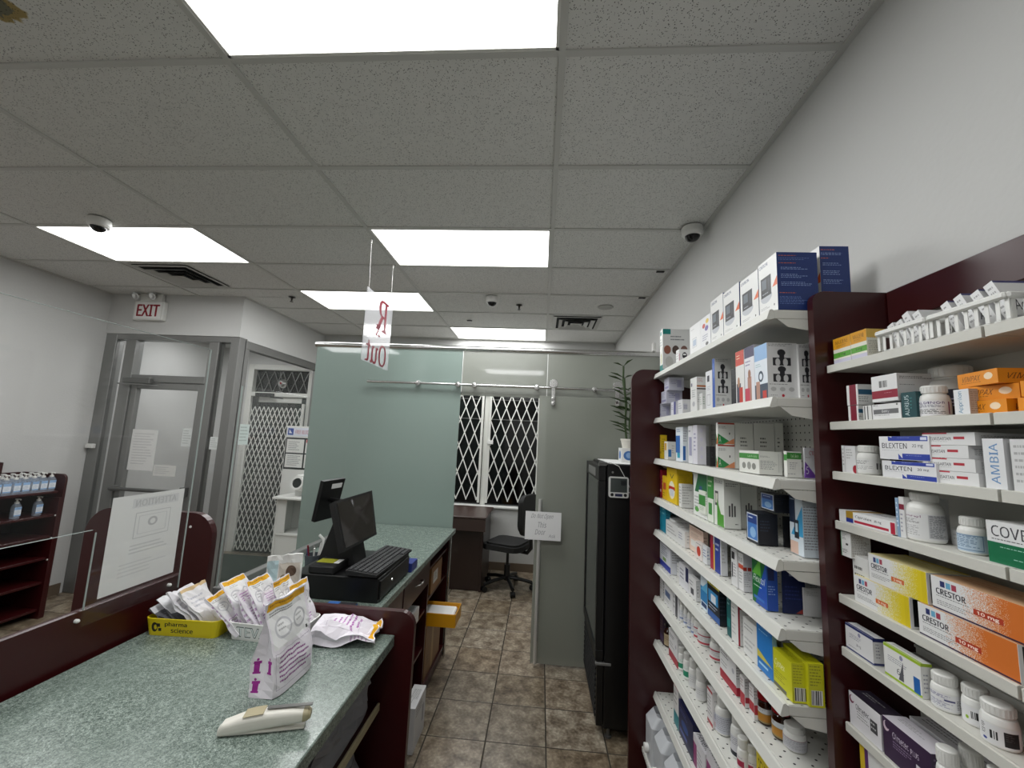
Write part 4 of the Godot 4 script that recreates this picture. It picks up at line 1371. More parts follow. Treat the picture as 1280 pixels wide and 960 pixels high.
func build_fridge() -> void:
	var t := thing("display_fridge", "tall black fridge with a glass door beside the frosted partition", "fridge", Vector3(0, 0, 0))
	var x0 := 0.365
	var zn := -2.665
	var zf := -3.37
	slab("cabinet", Vector3(x0 + 0.05, 0.06, zf), Vector3(WALL_R - 0.006, 1.565, zn), M.black, t, 0.006)
	var d := slab("door_frame", Vector3(x0, 0.42, zn - 0.002), Vector3(x0 + 0.045, 0.48, zf + 0.002), M.black, t, 0.003)
	for a in [[0.48, 1.46, zn - 0.05, zn - 0.002], [0.48, 1.46, zf + 0.002, zf + 0.05], [1.46, 1.55, zf + 0.002, zn - 0.002]]:
		slab("rail", Vector3(x0, a[0], a[2]), Vector3(x0 + 0.045, a[1], a[3]), M.black, d, 0.003)
	slab("pane", Vector3(x0 + 0.006, 0.48, zf + 0.05), Vector3(x0 + 0.012, 1.46, zn - 0.05), mat("fridge_glass", "3c4040", 0.06), d)
	slab("nameplate", Vector3(x0 - 0.001, 1.475, zf + 0.15), Vector3(x0, 1.53, zn - 0.15), M.alu, d)
	slab("grille_panel", Vector3(x0 + 0.01, 0.07, zf + 0.005), Vector3(x0 + 0.048, 0.41, zn - 0.005), M.black, t, 0.003)
	for k in 9:
		slab("louvre", Vector3(x0 + 0.004, 0.10 + k * 0.032, zf + 0.04), Vector3(x0 + 0.01, 0.114 + k * 0.032, zn - 0.04), M.black_soft, t)
	for p in [[0.42, -2.70], [0.90, -2.70], [0.42, -3.34], [0.90, -3.34]]:
		var st := new_st()
		lathe(st, [Vector2(0.0, 0.0), Vector2(0.02, 0.0), Vector2(0.02, 0.01), Vector2(0.01, 0.012), Vector2(0.01, 0.061)], Vector3(p[0] + 0.03, 0, p[1]), 10)
		obj("foot", st, M.alu_dark, t)
	slab("hinge", Vector3(x0 + 0.0, 1.5505, zn - 0.03), Vector3(x0 + 0.049, 1.575, zn + 0.004), M.alu_dark, t, 0.003)
	slab("hinge", Vector3(x0 + 0.0, 0.40, zn - 0.02), Vector3(x0 + 0.09, 0.415, zn + 0.006), M.alu, t, 0.002)
	for y in [1.515, 1.475]:
		var st := new_st()
		lathe(st, [Vector2(0, 0.004), Vector2(0.006, 0.003), Vector2(0.007, 0.0)], Vector3(x0 + 0.085, y, zn), 8, Basis(Vector3.RIGHT, PI / 2.0))
		obj("screw", st, M.alu, t)
	# thermometer on its side
	var m := thing("fridge_thermometer", "white framed digital thermometer stuck to the black fridge's side", "thermometer", Vector3(0.485, 1.365, zn + 0.001))
	var st3 := new_st()
	prism(st3, rounded(-0.06, 0.0, 0.06, 0.125, [0.012, 0.012, 0.012, 0.012], 4), 0.0, 0.016, 2)
	obj("case", st3, M.white_plastic, m)
	slab("display", Vector3(-0.05, 0.033, 0.016), Vector3(0.05, 0.117, 0.0175), mat("lcd", "4a504e", 0.25), m)
	st3 = new_st()
	box(st3, Vector3(0.028, 0.09, 0.0178), Vector3(0.03, 0.03, 0.0006))
	obj("digits", st3, mat("lcd_digit", "23282a", 0.4), m)
	for x in [-0.04, 0.04]:
		st3 = new_st()
		lathe(st3, [Vector2(0, 0.003), Vector2(0.009, 0.002), Vector2(0.010, 0.0)], Vector3(x, 0.017, 0.016), 10, Basis(Vector3.RIGHT, PI / 2.0))
		obj("button", st3, M.black, m)
	slab("badge", Vector3(-0.022, 0.008, 0.016), Vector3(0.022, 0.024, 0.0175), M.navy_badge if M.has("navy_badge") else mat("navy_badge", "1b2148", 0.4), m, 0.0005)
	st3 = new_st()
	tube(st3, [Vector3(0.06, 0.035, 0.008), Vector3(0.085, 0.03, 0.008), Vector3(0.04, 0.12, 0.01), Vector3(0.0, 0.19, 0.012), Vector3(-0.04, 0.207, 0.004), Vector3(-0.045, 0.207, -0.1)], 0.0025, 6)
	obj("probe_cord", st3, M.white_plastic, m)
	# things on top
	slab("cover_sheet", Vector3(0.44, 1.5655, -3.30), Vector3(0.93, 1.569, -2.69), M.paper)
	tag(get_child(get_child_count() - 1), "white sheet laid over the top of the black fridge", "sheet")
	var o := carton("small_box", "small white box with a blue disc beneath the bamboo pot", Vector3(0.60, 1.5695, -2.92), 0.12, 0.095, 0.11, "w|c .2 .2 .6 .6 4a78b4|c .12 .2 .6 .65 3f6ca8;c .25 .3 .35 .4 86a8d0|")
	o.name = "small_box"
	var p := thing("potted_bamboo", "lucky bamboo in a small white pot on top of the fridge", "plant", Vector3(0.60, 1.665, -2.92))
	st3 = new_st()
	lathe(st3, [Vector2(0.0, 0.0), Vector2(0.045, 0.0), Vector2(0.055, 0.05), Vector2(0.058, 0.052), Vector2(0.058, 0.062), Vector2(0.05, 0.062), Vector2(0.048, 0.045), Vector2(0.0, 0.045)], Vector3.ZERO, 18)
	obj("pot", st3, M.ivory, p)
	rng.seed = 5
	for k in 4:
		var bx0 := rng.randf_range(-0.025, 0.025)
		var bz0 := rng.randf_range(-0.02, 0.02)
		var h := 0.26 + 0.09 * k
		st3 = new_st()
		var pts := [Vector3(bx0, 0.04, bz0)]
		for s in range(1, 6):
			pts.append(Vector3(bx0 - 0.02 * k * s / 10.0 + 0.006 * sin(s * 2.0 + k), 0.04 + h * s / 5.0, bz0 + 0.008 * cos(s + k)))
		tube(st3, pts, 0.007, 7)
		obj("stem", st3, M.leaf, p)
		for s in range(1, 6):
			for side in 2:
				var a := rng.randf_range(0, TAU)
				if side == 1:
					a = PI + rng.randf_range(-0.6, 0.6)
				var dir := Vector3(cos(a), 0.35, sin(a)).normalized()
				var ln := rng.randf_range(0.07, 0.13)
				var wd := dir.cross(Vector3.UP).normalized() * 0.009
				var c: Vector3 = pts[s]
				var mid := c + dir * ln * 0.5 + Vector3(0, 0.012, 0)
				var tip := c + dir * ln
				var lf := new_st()
				poly(lf, [c, mid + wd, tip], c - Vector3(0, 1, 0))
				poly(lf, [c, tip, mid - wd], c - Vector3(0, 1, 0))
				obj("leaf", lf, M.leaf, p)

# ---------------------------------------------------------------- stock: positions come from the shelf each thing stands on
const REG := {"a": [800, 280], "b": [800, 460], "c": [800, 620], "d": [780, 765], "e": [1020, 330], "f": [1020, 500], "g": [1020, 640], "h": [1020, 765]}
var edge := {}
func px(reg: String, zx: float, zy: float) -> Vector2:
	return Vector2(REG[reg][0] + zx / 4.923, REG[reg][1] + zy / 4.923)

func to_px(p: Vector3) -> Vector2:
	var c := view.inverse() * (p - EYE)
	return Vector2(640.0 + FOCAL * c.x / -c.z, 480.0 - FOCAL * c.y / -c.z)

# z of the near corner and of the far corner, height and base of a box whose front lies in the plane x
func frame(reg: String, sy: float, x: float, zl: float, zr: float, zt: float, zb: float) -> Array:
	var pt := px(reg, zr, zt)
	var zn := at_x(pt.x, pt.y, x).z
	var vb := px(reg, zr, zb).y if zb > -900.0 else to_px(Vector3(x, sy, zn)).y
	var base := at_x(pt.x, vb, x).y if zb > -900.0 else sy
	var top := at_x(pt.x, pt.y, x).y
	zn = at_x(pt.x, (pt.y + vb) * 0.5, x).z
	var pl := px(reg, zl, zt)
	var zf := at_x(pl.x, (to_px(Vector3(x, top, zn - 0.1)).y + vb) * 0.5, x).z
	return [zn, zf, maxf(top - base, 0.012), base]

const ON := -999.0
# a carton on a shelf: zl, zr its front's far and near edges, zt the top at the near edge, zn the right edge of the near end (or minus the depth in metres)
func put(reg: String, key: String, sy: float, x: float, zl: float, zr: float, zt: float, zb: float, zn: float, called: String, label: String, art: String, group := "", ppm := 1100.0) -> MeshInstance3D:
	x = maxf(x, 0.7775) if x > 0.765 else x
	var f := frame(reg, sy, x, zl, zr, zt, zb)
	var near: float = f[0]
	var far: float = f[1]
	var base: float = f[3]
	var h: float = f[2]
	var far_end := BAY_FAR + 0.004 if x < 0.765 else BAY_NEAR + 0.034
	var near_end := BAY_NEAR - 0.004 if x < 0.765 else 0.04
	if zb <= -900.0:
		far = maxf(far, edge.get(key, -99.0))
		if far > near - 0.006:
			near = far + 0.006
		edge[key] = minf(near, near_end) + 0.0012
	var levels: Array = FAR_SHELVES if x < 0.765 else NEAR_SHELVES
	for lv in levels:
		if lv > base + 0.02:
			h = minf(h, lv - base - (0.034 if x < 0.765 else 0.024))
	far = maxf(far, far_end)
	near = minf(near, near_end)
	if near - far < 0.006:
		near = far + 0.012
	var dx := -zn
	if zn > 0.0:
		var pn := px(reg, zn, zt)
		dx = at_z(pn.x, pn.y, near).x - x
	dx = clampf(dx, 0.012, (WALL_R - 0.053 if x < 0.765 else WALL_R - 0.018) - x)
	return carton(called, label, Vector3(x + dx * 0.5, base + 0.0006, (near + far) * 0.5), dx, h - 0.0006, near - far, art, group, Basis.IDENTITY, ppm)

# a carton of which only the end facing along the aisle shows
func put_end(reg: String, sy: float, z: float, zl: float, zr: float, zt: float, zb: float, length: float, called: String, label: String, art: String, group := "") -> MeshInstance3D:
	var p0 := px(reg, zl, zt)
	var p1 := px(reg, zr, zt)
	var a := at_z(p0.x, p0.y, z)
	var b := at_z(p1.x, p1.y, z)
	var base := at_z(p0.x, px(reg, zl, zb).y, z).y if zb > -900.0 else sy
	var x1 := minf(b.x, WALL_R - 0.053 if a.x < 0.95 and z < BAY_NEAR else WALL_R - 0.018)
	return carton(called, label, Vector3((a.x + x1) * 0.5, base + 0.0006, z - length * 0.5), x1 - a.x, maxf((a.y + b.y) * 0.5 - base, 0.012), length, art, group)

var bottle_meshes := {}
func bottle(reg: String, sy: float, x: float, zl: float, zr: float, zt: float, called: String, label: String, look: String, group := "") -> Node3D:
	# look: «body material, cap material, cap height share, cap width share, label base|marks»
	var l := look.split("|")
	var a := l[0].split(",")
	var um := px(reg, (zl + zr) * 0.5, zt)
	var r := 0.03
	var c := Vector3.ZERO
	for it in 3:
		c = at_x(um.x, to_px(Vector3(x + r, sy + 0.04, at_x(um.x, um.y, x + r).z)).y, x + r)
		var d0 := ray(px(reg, zl, zt).x, um.y)
		var d1 := ray(px(reg, zr, zt).x, um.y)
		var al := Vector2(d0.x, d0.z).angle_to(Vector2(d1.x, d1.z))
		r = clampf(Vector2(c.x, c.z).length() * sin(absf(al) * 0.5), 0.012, 0.07)
	var back := WALL_R - 0.053 if x < 0.765 else WALL_R - 0.018
	r = minf(r, (back - x) * 0.5)
	# the top rim is seen at its far side when below the eye
	var h := clampf(at_x(um.x, um.y, x + r).y - sy, 0.04, 0.26)
	return round_bottle(called, label, Vector3(x + r, sy + 0.0006, c.z), r, h, a[0], a[1], float(a[2]), float(a[3]), l[1], l[2] if l.size() > 2 else "", group)

func round_bottle(called: String, label: String, at: Vector3, r: float, h: float, body: String, cap: String, cap_h: float, cap_w: float, lb: String, marks: String, group := "") -> Node3D:
	var t := thing(called, label, "bottle", at, group)
	var hc := h * cap_h
	var hb := h - hc
	var rc := r * cap_w
	var st := new_st()
	var neck := minf(rc * 0.9, r * 0.9)
	lathe(st, [Vector2(0, 0), Vector2(r * 0.92, 0), Vector2(r, r * 0.1), Vector2(r, hb * 0.74), Vector2(r * 0.96, hb * 0.83), Vector2(lerpf(neck, r, 0.55), hb * 0.92), Vector2(neck, hb * 0.965), Vector2(neck, hb)], Vector3.ZERO, 22)
	obj("body", st, M[body], t)
	st = new_st()
	var prof := [Vector2(neck, hb), Vector2(rc, hb + 0.001), Vector2(rc, h - rc * 0.12), Vector2(rc * 0.9, h - 0.0005), Vector2(rc * 0.8, h), Vector2(0, h)]
	lathe(st, prof, Vector3.ZERO, 22)
	for k in 22:
		var an := TAU * k / 22.0
		box(st, Vector3(cos(an) * rc, hb + hc * 0.45, sin(an) * rc), Vector3(0.0012, hc * 0.7, 0.0016), 0.0, Basis(Vector3.UP, -an))
	obj("cap", st, M[cap], t)
	if lb != "":
		var f := face(TAU * r, hb * 0.62, lb, marks, 1100.0)
		st = new_st()
		lathe(st, [Vector2(r + 0.0004, hb * 0.08), Vector2(r + 0.0004, hb * 0.70)], Vector3.ZERO, 22, Basis.IDENTITY, f.uv)
		obj("label", st, f.sheet.glossy, t)
	return t

const X1 := 0.666
func stock_far_bay() -> void:
	var S := FAR_SHELVES
	var bp := "w|t .06 .05 .45 .06 navy _ OMRON;c .1 .56 .62 .22 b9bcc2;r .12 .30 .56 .36 15171c;r .18 .34 .26 .18 59626c;r .5 .36 .12 .22 30343c;l .2 .58 .4 .06 9aa0a8 1;d .74 .40 .26 .16 d9622c;l .1 .84 .5 .06 9a9a9a 2;c .8 .86 .06 .04 k|r 0 0 1 1 16306e;l .05 .05 .5 .03 d9622c 1;l .05 .1 .8 .05 8fa3cc 2;l .05 .18 .45 .03 d9622c 1;l .1 .26 .75 .06 8fa3cc 2;l .1 .38 .7 .08 8fa3cc 3;l .1 .52 .8 .08 8fa3cc 3;l .05 .70 .45 .03 d9622c 1;l .05 .77 .8 .15 6f86bb 5|l .1 .2 .6 .5 8fa3cc 3|16306e|16306e"
	# --- top shelf
	put("a", "1", S[0], X1, 65, 140, 645, ON, 305, "nebuliser_box", "white and teal box with three faces at the shelf top's far end", "e6e6e2|r 0 .82 1 .18 teal;c .3 .55 .5 .25 c8c8a0;r .1 .05 .5 .08 teal;l .1 .2 .7 .2 9aa 3|r 0 0 .3 .12 teal;l .3 .15 .65 .14 5f5f64 2;c .05 .38 .26 .2 8a5544;c .36 .38 .26 .2 4a3a34;c .67 .38 .26 .2 6f4f44;c .1 .63 .3 .25 b8b8b4;l .5 .66 .4 .2 8a8a8a 4;r 0 .92 1 .08 teal||cfcfce|3f8f88")
	put("a", "1b", S[0], X1 + 0.0, 222, 240, 770, ON, 310, "small_device_box", "tiny white box with a round black icon beside the teal-edged box", "e2e2e2|l .1 .2 .8 .5 aaa 3|c .3 .2 .42 .45 23232a;r .38 .3 .26 .12 e2e2e2;r 0 .3 .06 .5 c05a7a|")
	put("a", "1b", S[0], X1, 308, 372, 592, ON, -0.12, "phone_monitor_box", "plain white upright box with a phone drawing on the top shelf", "e6e6e6|f .25 .45 .4 .3 3a4a66;r .3 .5 .3 .2 aab8cc;l .1 .12 .5 .05 9a9a9a 1|l .1 .1 .6 .3 aaa 4|")
	put("a", "1b", S[0], X1, 372, 434, 545, ON, -0.15, "thermometer_box", "white upright box with red, yellow and violet spots on the top shelf", "e4e4e6|c .2 .2 .3 .14 c2463c;c .55 .1 .3 .14 e0c04a;c .45 .3 .35 .16 6a5aa0;l .2 .55 .6 .2 8a8aa0 3;c .5 .8 .3 .1 444|l .1 .1 .6 .3 aaa 4|")
	put("a", "1b", S[0], X1, 436, 512, 420, ON, -0.125, "pressure_monitor_box", "white blood pressure monitor box, farthest of its row on the top shelf", bp, "pressure monitor boxes")
	put("a", "1b", S[0], X1, 514, 612, 352, ON, -0.125, "pressure_monitor_box", "white blood pressure monitor box, second from the spotted box", bp, "pressure monitor boxes")
	put("a", "1b", S[0], X1, 618, 729, 272, ON, -0.125, "pressure_monitor_box", "white blood pressure monitor box touching the blue-ended one", bp, "pressure monitor boxes")
	var blue := put("a", "1b", S[0], X1, 731, 872, 145, ON, 1085, "pressure_monitor_box", "white blood pressure monitor box showing its blue end panel to the aisle", bp, "pressure monitor boxes")
	put_end("a", S[0], blue.position.z + 0.045, 1102, 1282, 138, ON, 0.11, "pressure_monitor_box", "blue-ended monitor box pushed back against the grey wall", bp, "pressure monitor boxes")
	# --- second shelf
	var lavb := "c4c4d2|l .1 .1 .7 .5 8a8aa6 4;r .1 .7 .8 .15 9090b4|l .15 .2 .5 .4 7a7aa0 3;r .55 .2 .3 .6 a8a8c4|"
	put("b", "2", S[1], X1, 104, 130, 218, ON, 190, "lavender_carton", "pale lavender carton, bottom left of the little stack on shelf two", lavb, "lavender cartons")
	put("b", "2x", S[1], X1, 131, 162, 138, 216, 260, "lavender_carton", "pale lavender carton, middle of the little stack on shelf two", lavb, "lavender cartons")
	put("b", "2x", S[1], X1, 150, 178, 56, 134, 270, "lavender_carton", "pale lavender carton, top of the little stack on shelf two", lavb, "lavender cartons")
	put("b", "2", S[1], X1, 190, 220, 205, ON, -0.10, "purple_edge_carton", "small white carton with a purple edge at the stack's foot", "d6d6de|r .6 0 .4 1 5a5a90;l .1 .2 .4 .4 889 3|l .1 .2 .6 .6 889 4|")
	put("b", "2", S[1], X1, 234, 262, 192, ON, 312, "white_carton", "small white carton between the lavender stack and the orange-banded box", "d8d8da|l .15 .2 .7 .5 9a9aa4 3|r .1 .3 .5 .4 c0c0cc;l .2 .4 .5 .3 889 2|")
	put("b", "2", S[1], X1, 311, 350, 52, ON, 405, "orange_banded_box", "tall white box with an orange and dark band on shelf two", "e2e2e0|r .1 .15 .2 .1 667;l .2 .35 .6 .25 999 4;c .3 .7 .4 .15 b8b8bc|l .1 .05 .7 .12 b88 3;r 0 .25 1 .05 b8683a;r 0 .33 1 .04 3c2c2c;l .1 .45 .6 .3 aaa 5|")
	put("b", "2", S[1], X1, 366, 384, 152, ON, 405, "tiny_carton", "tiny white carton standing before the orange-banded box", "dcdcda|l .15 .2 .7 .5 9a9 4|l .15 .2 .7 .5 9a9 4|")
	put("b", "2", S[1], X1, 405, 444, 10, ON, -0.09, "inhaler_box", "tall white box with a black outline figure on shelf two", "e0e0e2|r .25 .12 .35 .16 3a3a44;f .2 .62 .5 .28 2a2a30;l .2 .4 .6 .12 99a 3|l .1 .1 .8 .6 aaa 6|")
	var lung := "l .06 .02 .88 .06 8a8a8a 2;c .36 .12 .28 .12 2c2c30;r .42 .2 .16 .1 2c2c30;r .2 .27 .6 .14 2c2c30;c .28 .28 .18 .14 cfcfcf;c .54 .28 .18 .14 cfcfcf;c .36 .42 .28 .11 2c2c30;r .42 .5 .16 .08 2c2c30;r .2 .56 .6 .14 2c2c30;c .28 .57 .18 .13 cfcfcf;c .54 .57 .18 .13 cfcfcf;l .06 .73 .88 .04 8a8a8a 1;c .1 .79 .2 .08 b8b8b8;c .4 .79 .2 .08 b8b8b8;c .7 .79 .2 .08 b8b8b8;c .46 .91 .1 .05 b02030;l .1 .92 .3 .03 999 1"
	put("b", "2", S[1], X1, 446, 461, -62, ON, 560, "breathing_aid_box", "white box with two black lung figures and a blue edge", "3b5fb0|r .3 .1 .5 .3 5a7cc4|" + lung + "||dadad8|20284e")
	put("b", "2", S[1], X1, 562, 588, 0, ON, -0.10, "dark_carton", "narrow dark carton in the gap on shelf two", "1d1f26|l .2 .3 .5 .3 444 3|l .2 .3 .5 .3 444 3|")
	put("b", "2", S[1], X1, 590, 641, -118, ON, -0.12, "red_topped_box", "white box with red top and people photo on shelf two", "e2e2e0|r 0 0 1 .28 c8402c;l .15 .08 .6 .1 eec 2;r .1 .62 .5 .38 4a4a5a;c .2 .5 .3 .2 b08468;r .4 .7 .4 .3 c0392b|l .1 .1 .8 .5 aaa 6|")
	put("b", "2", S[1], X1, 645, 704, -148, ON, -0.12, "violet_topped_box", "white box with violet top and person photo on shelf two", "e0dfe4|r 0 0 1 .2 3a3358;l .1 .25 .7 .12 6a5a90 2;r .3 .55 .4 .45 b08070;c .35 .42 .3 .16 9a6a52;r .0 .75 .5 .25 c4455a|l .1 .1 .8 .5 aaa 6|")
	var blu := put("b", "2", S[1], X1, 706, 784, -160, ON, 962, "breathing_aid_box", "white box with two large black lung figures and a sky-blue side", "dfe6ee|r 0 0 1 .28 8fb4dc;l .1 .34 .6 .08 8aa 2;c .3 .48 .4 .2 2c3c50;c .38 .52 .24 .12 dfe6ee;r 0 .72 1 .28 3d4a5c;r .1 .66 .3 .34 b58a78;r .6 .84 .3 .16 c03a30|" + lung + "||dedede|26344e")
	put_end("b", S[1], blu.position.z + 0.045, 972, 1075, -145, ON, 0.12, "breathing_aid_box", "lung-figure box half hidden behind the maroon panel", "dfdfde||" + lung + "|")
	# --- third shelf
	put("b", "3", S[2], X1, 104, 132, 412, ON, 165, "yellow_carton", "small yellow carton at the far end of shelf three", "d9b71a|l .1 .1 .7 .1 6a5a10 1;c .3 .3 .4 .3 e8d67a;r 0 .7 1 .1 b08a10|l .1 .15 .7 .6 9a7c10 6|")
	put("b", "3", S[2], X1, 150, 172, 452, ON, 220, "blue_square_carton", "short white carton with a blue square on shelf three", "e0e0dc|r .1 .1 .5 .4 d0a020|r .05 .45 .4 .4 2f6fae;l .5 .2 .4 .5 aaa 4|")
	put("b", "3", S[2], X1, 221, 264, 362, ON, 296, "blue_white_box", "tall blue and white box on shelf three", "dfe5ea|r 0 .25 .6 .5 2f68b0;l .1 .05 .7 .12 6a86b0 2;r .2 .75 .4 .15 2f9fb8|r 0 .55 .5 .4 2f68b0;l .1 .1 .8 .35 99a 5|")
	put("b", "3", S[2], X1, 297, 324, 356, ON, -0.07, "slim_white_box", "slim white and grey box on shelf three", "dcdce0|r .2 .3 .6 .5 9a9ab4;l .1 .1 .7 .1 667 1|l .1 .1 .8 .5 aaa 6|")
	put("b", "3", S[2], X1, 326, 352, 350, ON, 405, "purple_ended_box", "tall white box with a dark purple end and pale discs", "dcdae2|l .2 .2 .6 .5 88a 5|c .35 .1 .3 .1 d8d4e6;c .35 .32 .3 .11 d8d4e6;c .35 .55 .3 .11 d8d4e6;c .35 .77 .3 .1 d8d4e6|||33245c")
	put("b", "3", S[2], X1, 408, 430, 482, ON, 462, "black_carton", "short black carton in the gap on shelf three", "18181c|l .2 .3 .5 .3 3c3c44 3|l .2 .3 .5 .3 3c3c44 3|")
	var aset := "e2e2de|e 0 .5 1 .5 2f8a4a;d 0 .55 1 .45 c8603a|r 0 0 1 .07 b8402c;l .05 .16 .6 .14 8a8a8a 2;e 0 .52 .95 .48 2f8a4a;d .35 .72 .65 .28 d48a60;t .05 .64 .14 .28 e2e2de _ A;r .68 .46 .06 .1 333|"
	var za := put("b", "3", S[2], X1, 468, 479, 470, ON, 582, "swoosh_carton", "white carton with green and orange swoosh, lower of the pair on shelf three", aset, "swoosh cartons").position.z + 0.01
	put("b", "3x", S[2], X1, 468, 479, 335, 468, 580, "swoosh_carton", "white carton with green and orange swoosh, upper of the pair on shelf three", aset, "swoosh cartons")
	for k in 3:
		var a: float = [583.0, 699.0, 828.0][k]
		var b: float = [694.0, 824.0, 978.0][k]
		var nm := ["beside the upper swoosh carton", "in the middle of the row", "at the pegboard end of the row"]
		put_end("b", S[2], za, a, b, 342, ON, 0.10, "plain_carton", "plain white carton stacked " + nm[k] + " on shelf three", "deded8||l .3 .3 .4 .25 6a6a66 3;l .3 .6 .4 .2 8a8a86 3|", "plain cartons")
	var gt := "e2e2dc|r 0 .13 1 .24 3f8a3c;t .45 .18 .45 .13 d8e0c8 _ Lax-A-Day;c .15 .55 .2 .3 8a8a84;c .42 .5 .2 .35 9a9a94;c .65 .55 .2 .3 8a8a84|l .06 .2 .5 .08 7a7a7a 2;l .06 .4 .8 .4 9a9a9a 6;r .85 .1 .04 .8 c8c8c4|"
	put("b", "3", S[2], X1, 612, 733, 512, ON, 872, "green_banded_box", "white box with a green band and grey pictures on shelf three", gt)
	put("b", "3", S[2], X1 + 0.045, 886, 905, 512, ON, 991, "green_banded_box", "small white box with a green band next to the violet-wedged one", "deded8|r 0 .13 1 .24 3f8a3c|r 0 .05 1 .25 3f8a3c;t .3 .1 .5 .14 d8e0c8 _ Lactulose;l .2 .42 .6 .3 9a9a9a 4;l .05 .85 .8 .1 aaa 1|")
	put("b", "3", S[2], X1 + 0.09, 993, 1000, 490, ON, 1085, "violet_wedge_box", "white box with a violet wedge and figure five on shelf three", "dcdce0|d 0 .5 1 .5 6a3f9a|e 0 .45 1 .55 6a3f9a;t .08 .62 .22 .24 e2e2ea _ 5;t .4 .1 .45 .14 b0303a _ C10;l .1 .3 .5 .08 aaa 1|")
	# --- fourth shelf
	put("b", "4", S[3], X1, 100, 132, 628, ON, 168, "crimson_carton", "small crimson carton at the far end of shelf four", "8c1430|c .2 .3 .5 .3 2a1a22;r .1 .7 .8 .1 c8b8b8|l .1 .2 .7 .5 c0808a 4;r 0 .7 1 .2 c8402c|")
	put("b", "4", S[3], X1, 138, 165, 668, ON, -0.07, "yellow_carton", "short yellow carton before the crimson one", "dcb31c|r .2 .3 .6 .3 c05030;l .1 .7 .7 .2 7a5c10 2|l .1 .15 .7 .6 9a7c10 5|")
	put("b", "4", S[3], X1, 166, 228, 604, ON, 322, "yellow_box", "tall yellow box with striped end and white arch on shelf four", "e0bd14|c .2 .4 .6 .5 ece6c8;r .2 .55 .6 .1 b8281c;t .3 .2 .4 .12 3a3a3a _ V;r .3 .62 .4 .2 d0d4d8|l .1 .15 .8 .3 a88c10 8;l .1 .55 .8 .4 b89a14 8|")
	put("b", "4", S[3], X1, 240, 258, 716, ON, 328, "white_carton", "short stack-like white carton beside the tall yellow box", "dcdcd8|l .1 .1 .8 .8 9a9a9a 6|l .05 .1 .9 .8 a8a8a4 7|")
	put("b", "4", S[3], X1, 330, 414, 648, ON, -0.1, "green_white_box", "tall white box with a dark green corner on shelf four", "e2e4e0|r .35 0 .65 .45 1f6a3c;d .1 .0 .3 .45 1f6a3c;r .45 .3 .2 .25 33507a;l .08 .55 .35 .3 9a9a9a 4;c .1 .8 .3 .12 5aa04a|l .1 .1 .8 .5 999 5|")
	put("b", "4f", S[3], X1 - 0.006, 362, 402, 762, 905, -0.006, "leaf_card", "small green and white card standing before the green-cornered box", "e2e6da|r 0 .2 1 .45 3c8a3c;l .1 .7 .8 .2 8a8 3|l .1 .1 .8 .5 999 5|")
	put("b", "4", S[3], X1, 416, 452, 655, ON, -0.09, "green_card_box", "green and white narrow box in the middle of shelf four", "3f8f3f|l .1 .1 .7 .2 cfe0c0 2;r 0 .5 1 .5 dfe4d8;r .15 .6 .6 .25 3f8f3f|l .1 .1 .8 .5 999 5|")
	var zt := put("b", "4", S[3], X1, 456, 518, 668, ON, 615, "green_swoosh_box", "tall white box with green swoosh and people icons on shelf four", "e0e2dc|t .08 .06 .8 .07 5a5a5a _ SENOKOT;r .1 .3 .35 .3 444;r .15 .35 .25 .2 c8c8b8;e .3 .45 .7 .55 4f9a30;r .35 .75 .6 .25 4f9a30|l .1 .1 .8 .08 7a7a7a 2;r .28 .55 .1 .22 4a4a4a;r .45 .5 .1 .27 4a4a4a;r .6 .55 .1 .22 4a4a4a;l .65 .9 .25 .05 555 1|").position.z
	put_end("b", S[3], zt + 0.03, 618, 716, 700, ON, 0.09, "people_icon_box", "white box with people icons behind the green swoosh box", "e0e2dc||l .1 .05 .8 .08 7a7a7a 2;r .28 .5 .1 .2 5a5a5a;r .45 .46 .1 .24 5a5a5a;r .6 .5 .1 .2 5a5a5a|")
	var nv := "10141f|r .06 .06 .88 .88 d4d8e0;r .1 .1 .8 .8 3f78c0;r .1 .1 .8 .28 1c3c80;l .2 .16 .6 .1 d8e0f0 1;c .3 .5 .5 .35 8fb8e0|l .1 .2 .6 .4 2c3448 4|l .1 .3 .7 .4 2c3448 3"
	put("c", "4", S[3], X1 + 0.0, 656, 729, 110, ON, 845, "navy_carton", "navy carton with framed blue picture, lower one on shelf four", nv, "navy cartons")
	put("c", "4x", S[3], X1 + 0.03, 742, 828, -8, 104, 920, "navy_carton", "navy carton with framed blue picture, upper one on shelf four", nv, "navy cartons")
	put("c", "4", S[3], X1 + 0.07, 850, 862, 118, ON, -0.12, "black_carton", "plain black carton between the navy carton and the meter box", "0e0f14|l .2 .3 .5 .3 22242c 3|l .2 .3 .5 .3 22242c 3|")
	put("c", "4", S[3], X1 + 0.06, 922, 1003, -12, ON, 1130, "glucose_meter_box", "blue and white glucose meter box at the near end of shelf four", "d0dae2|r 0 0 .45 .5 1d2c48;d .1 .2 .9 .5 3f9fd0;r .35 .45 .35 .3 2a2e36;r .42 .5 .2 .14 c0d0d8;r 0 .8 .6 .2 d8b8a8;l .1 .1 .5 .06 c8d4e0 1|r 0 0 1 .12 1a2234;l .05 .2 .9 .7 8f8f96 16|")
	# --- fifth shelf
	put("c", "5", S[4], X1, 106, 130, 52, ON, -0.08, "teal_carton", "teal carton at the far end of shelf five", "1a7f9a|l .2 .1 .6 .3 9ad0d8 2;r .2 .5 .6 .3 2a98b0|l .1 .1 .8 .5 a0d0d8 5|")
	put("c", "5", S[4], X1, 131, 158, 56, ON, 186, "teal_carton", "teal carton with pale lettering, second on shelf five", "1d86a2|l .2 .1 .6 .3 9ad0d8 2|l .1 .1 .8 .5 1f6f88 5|")
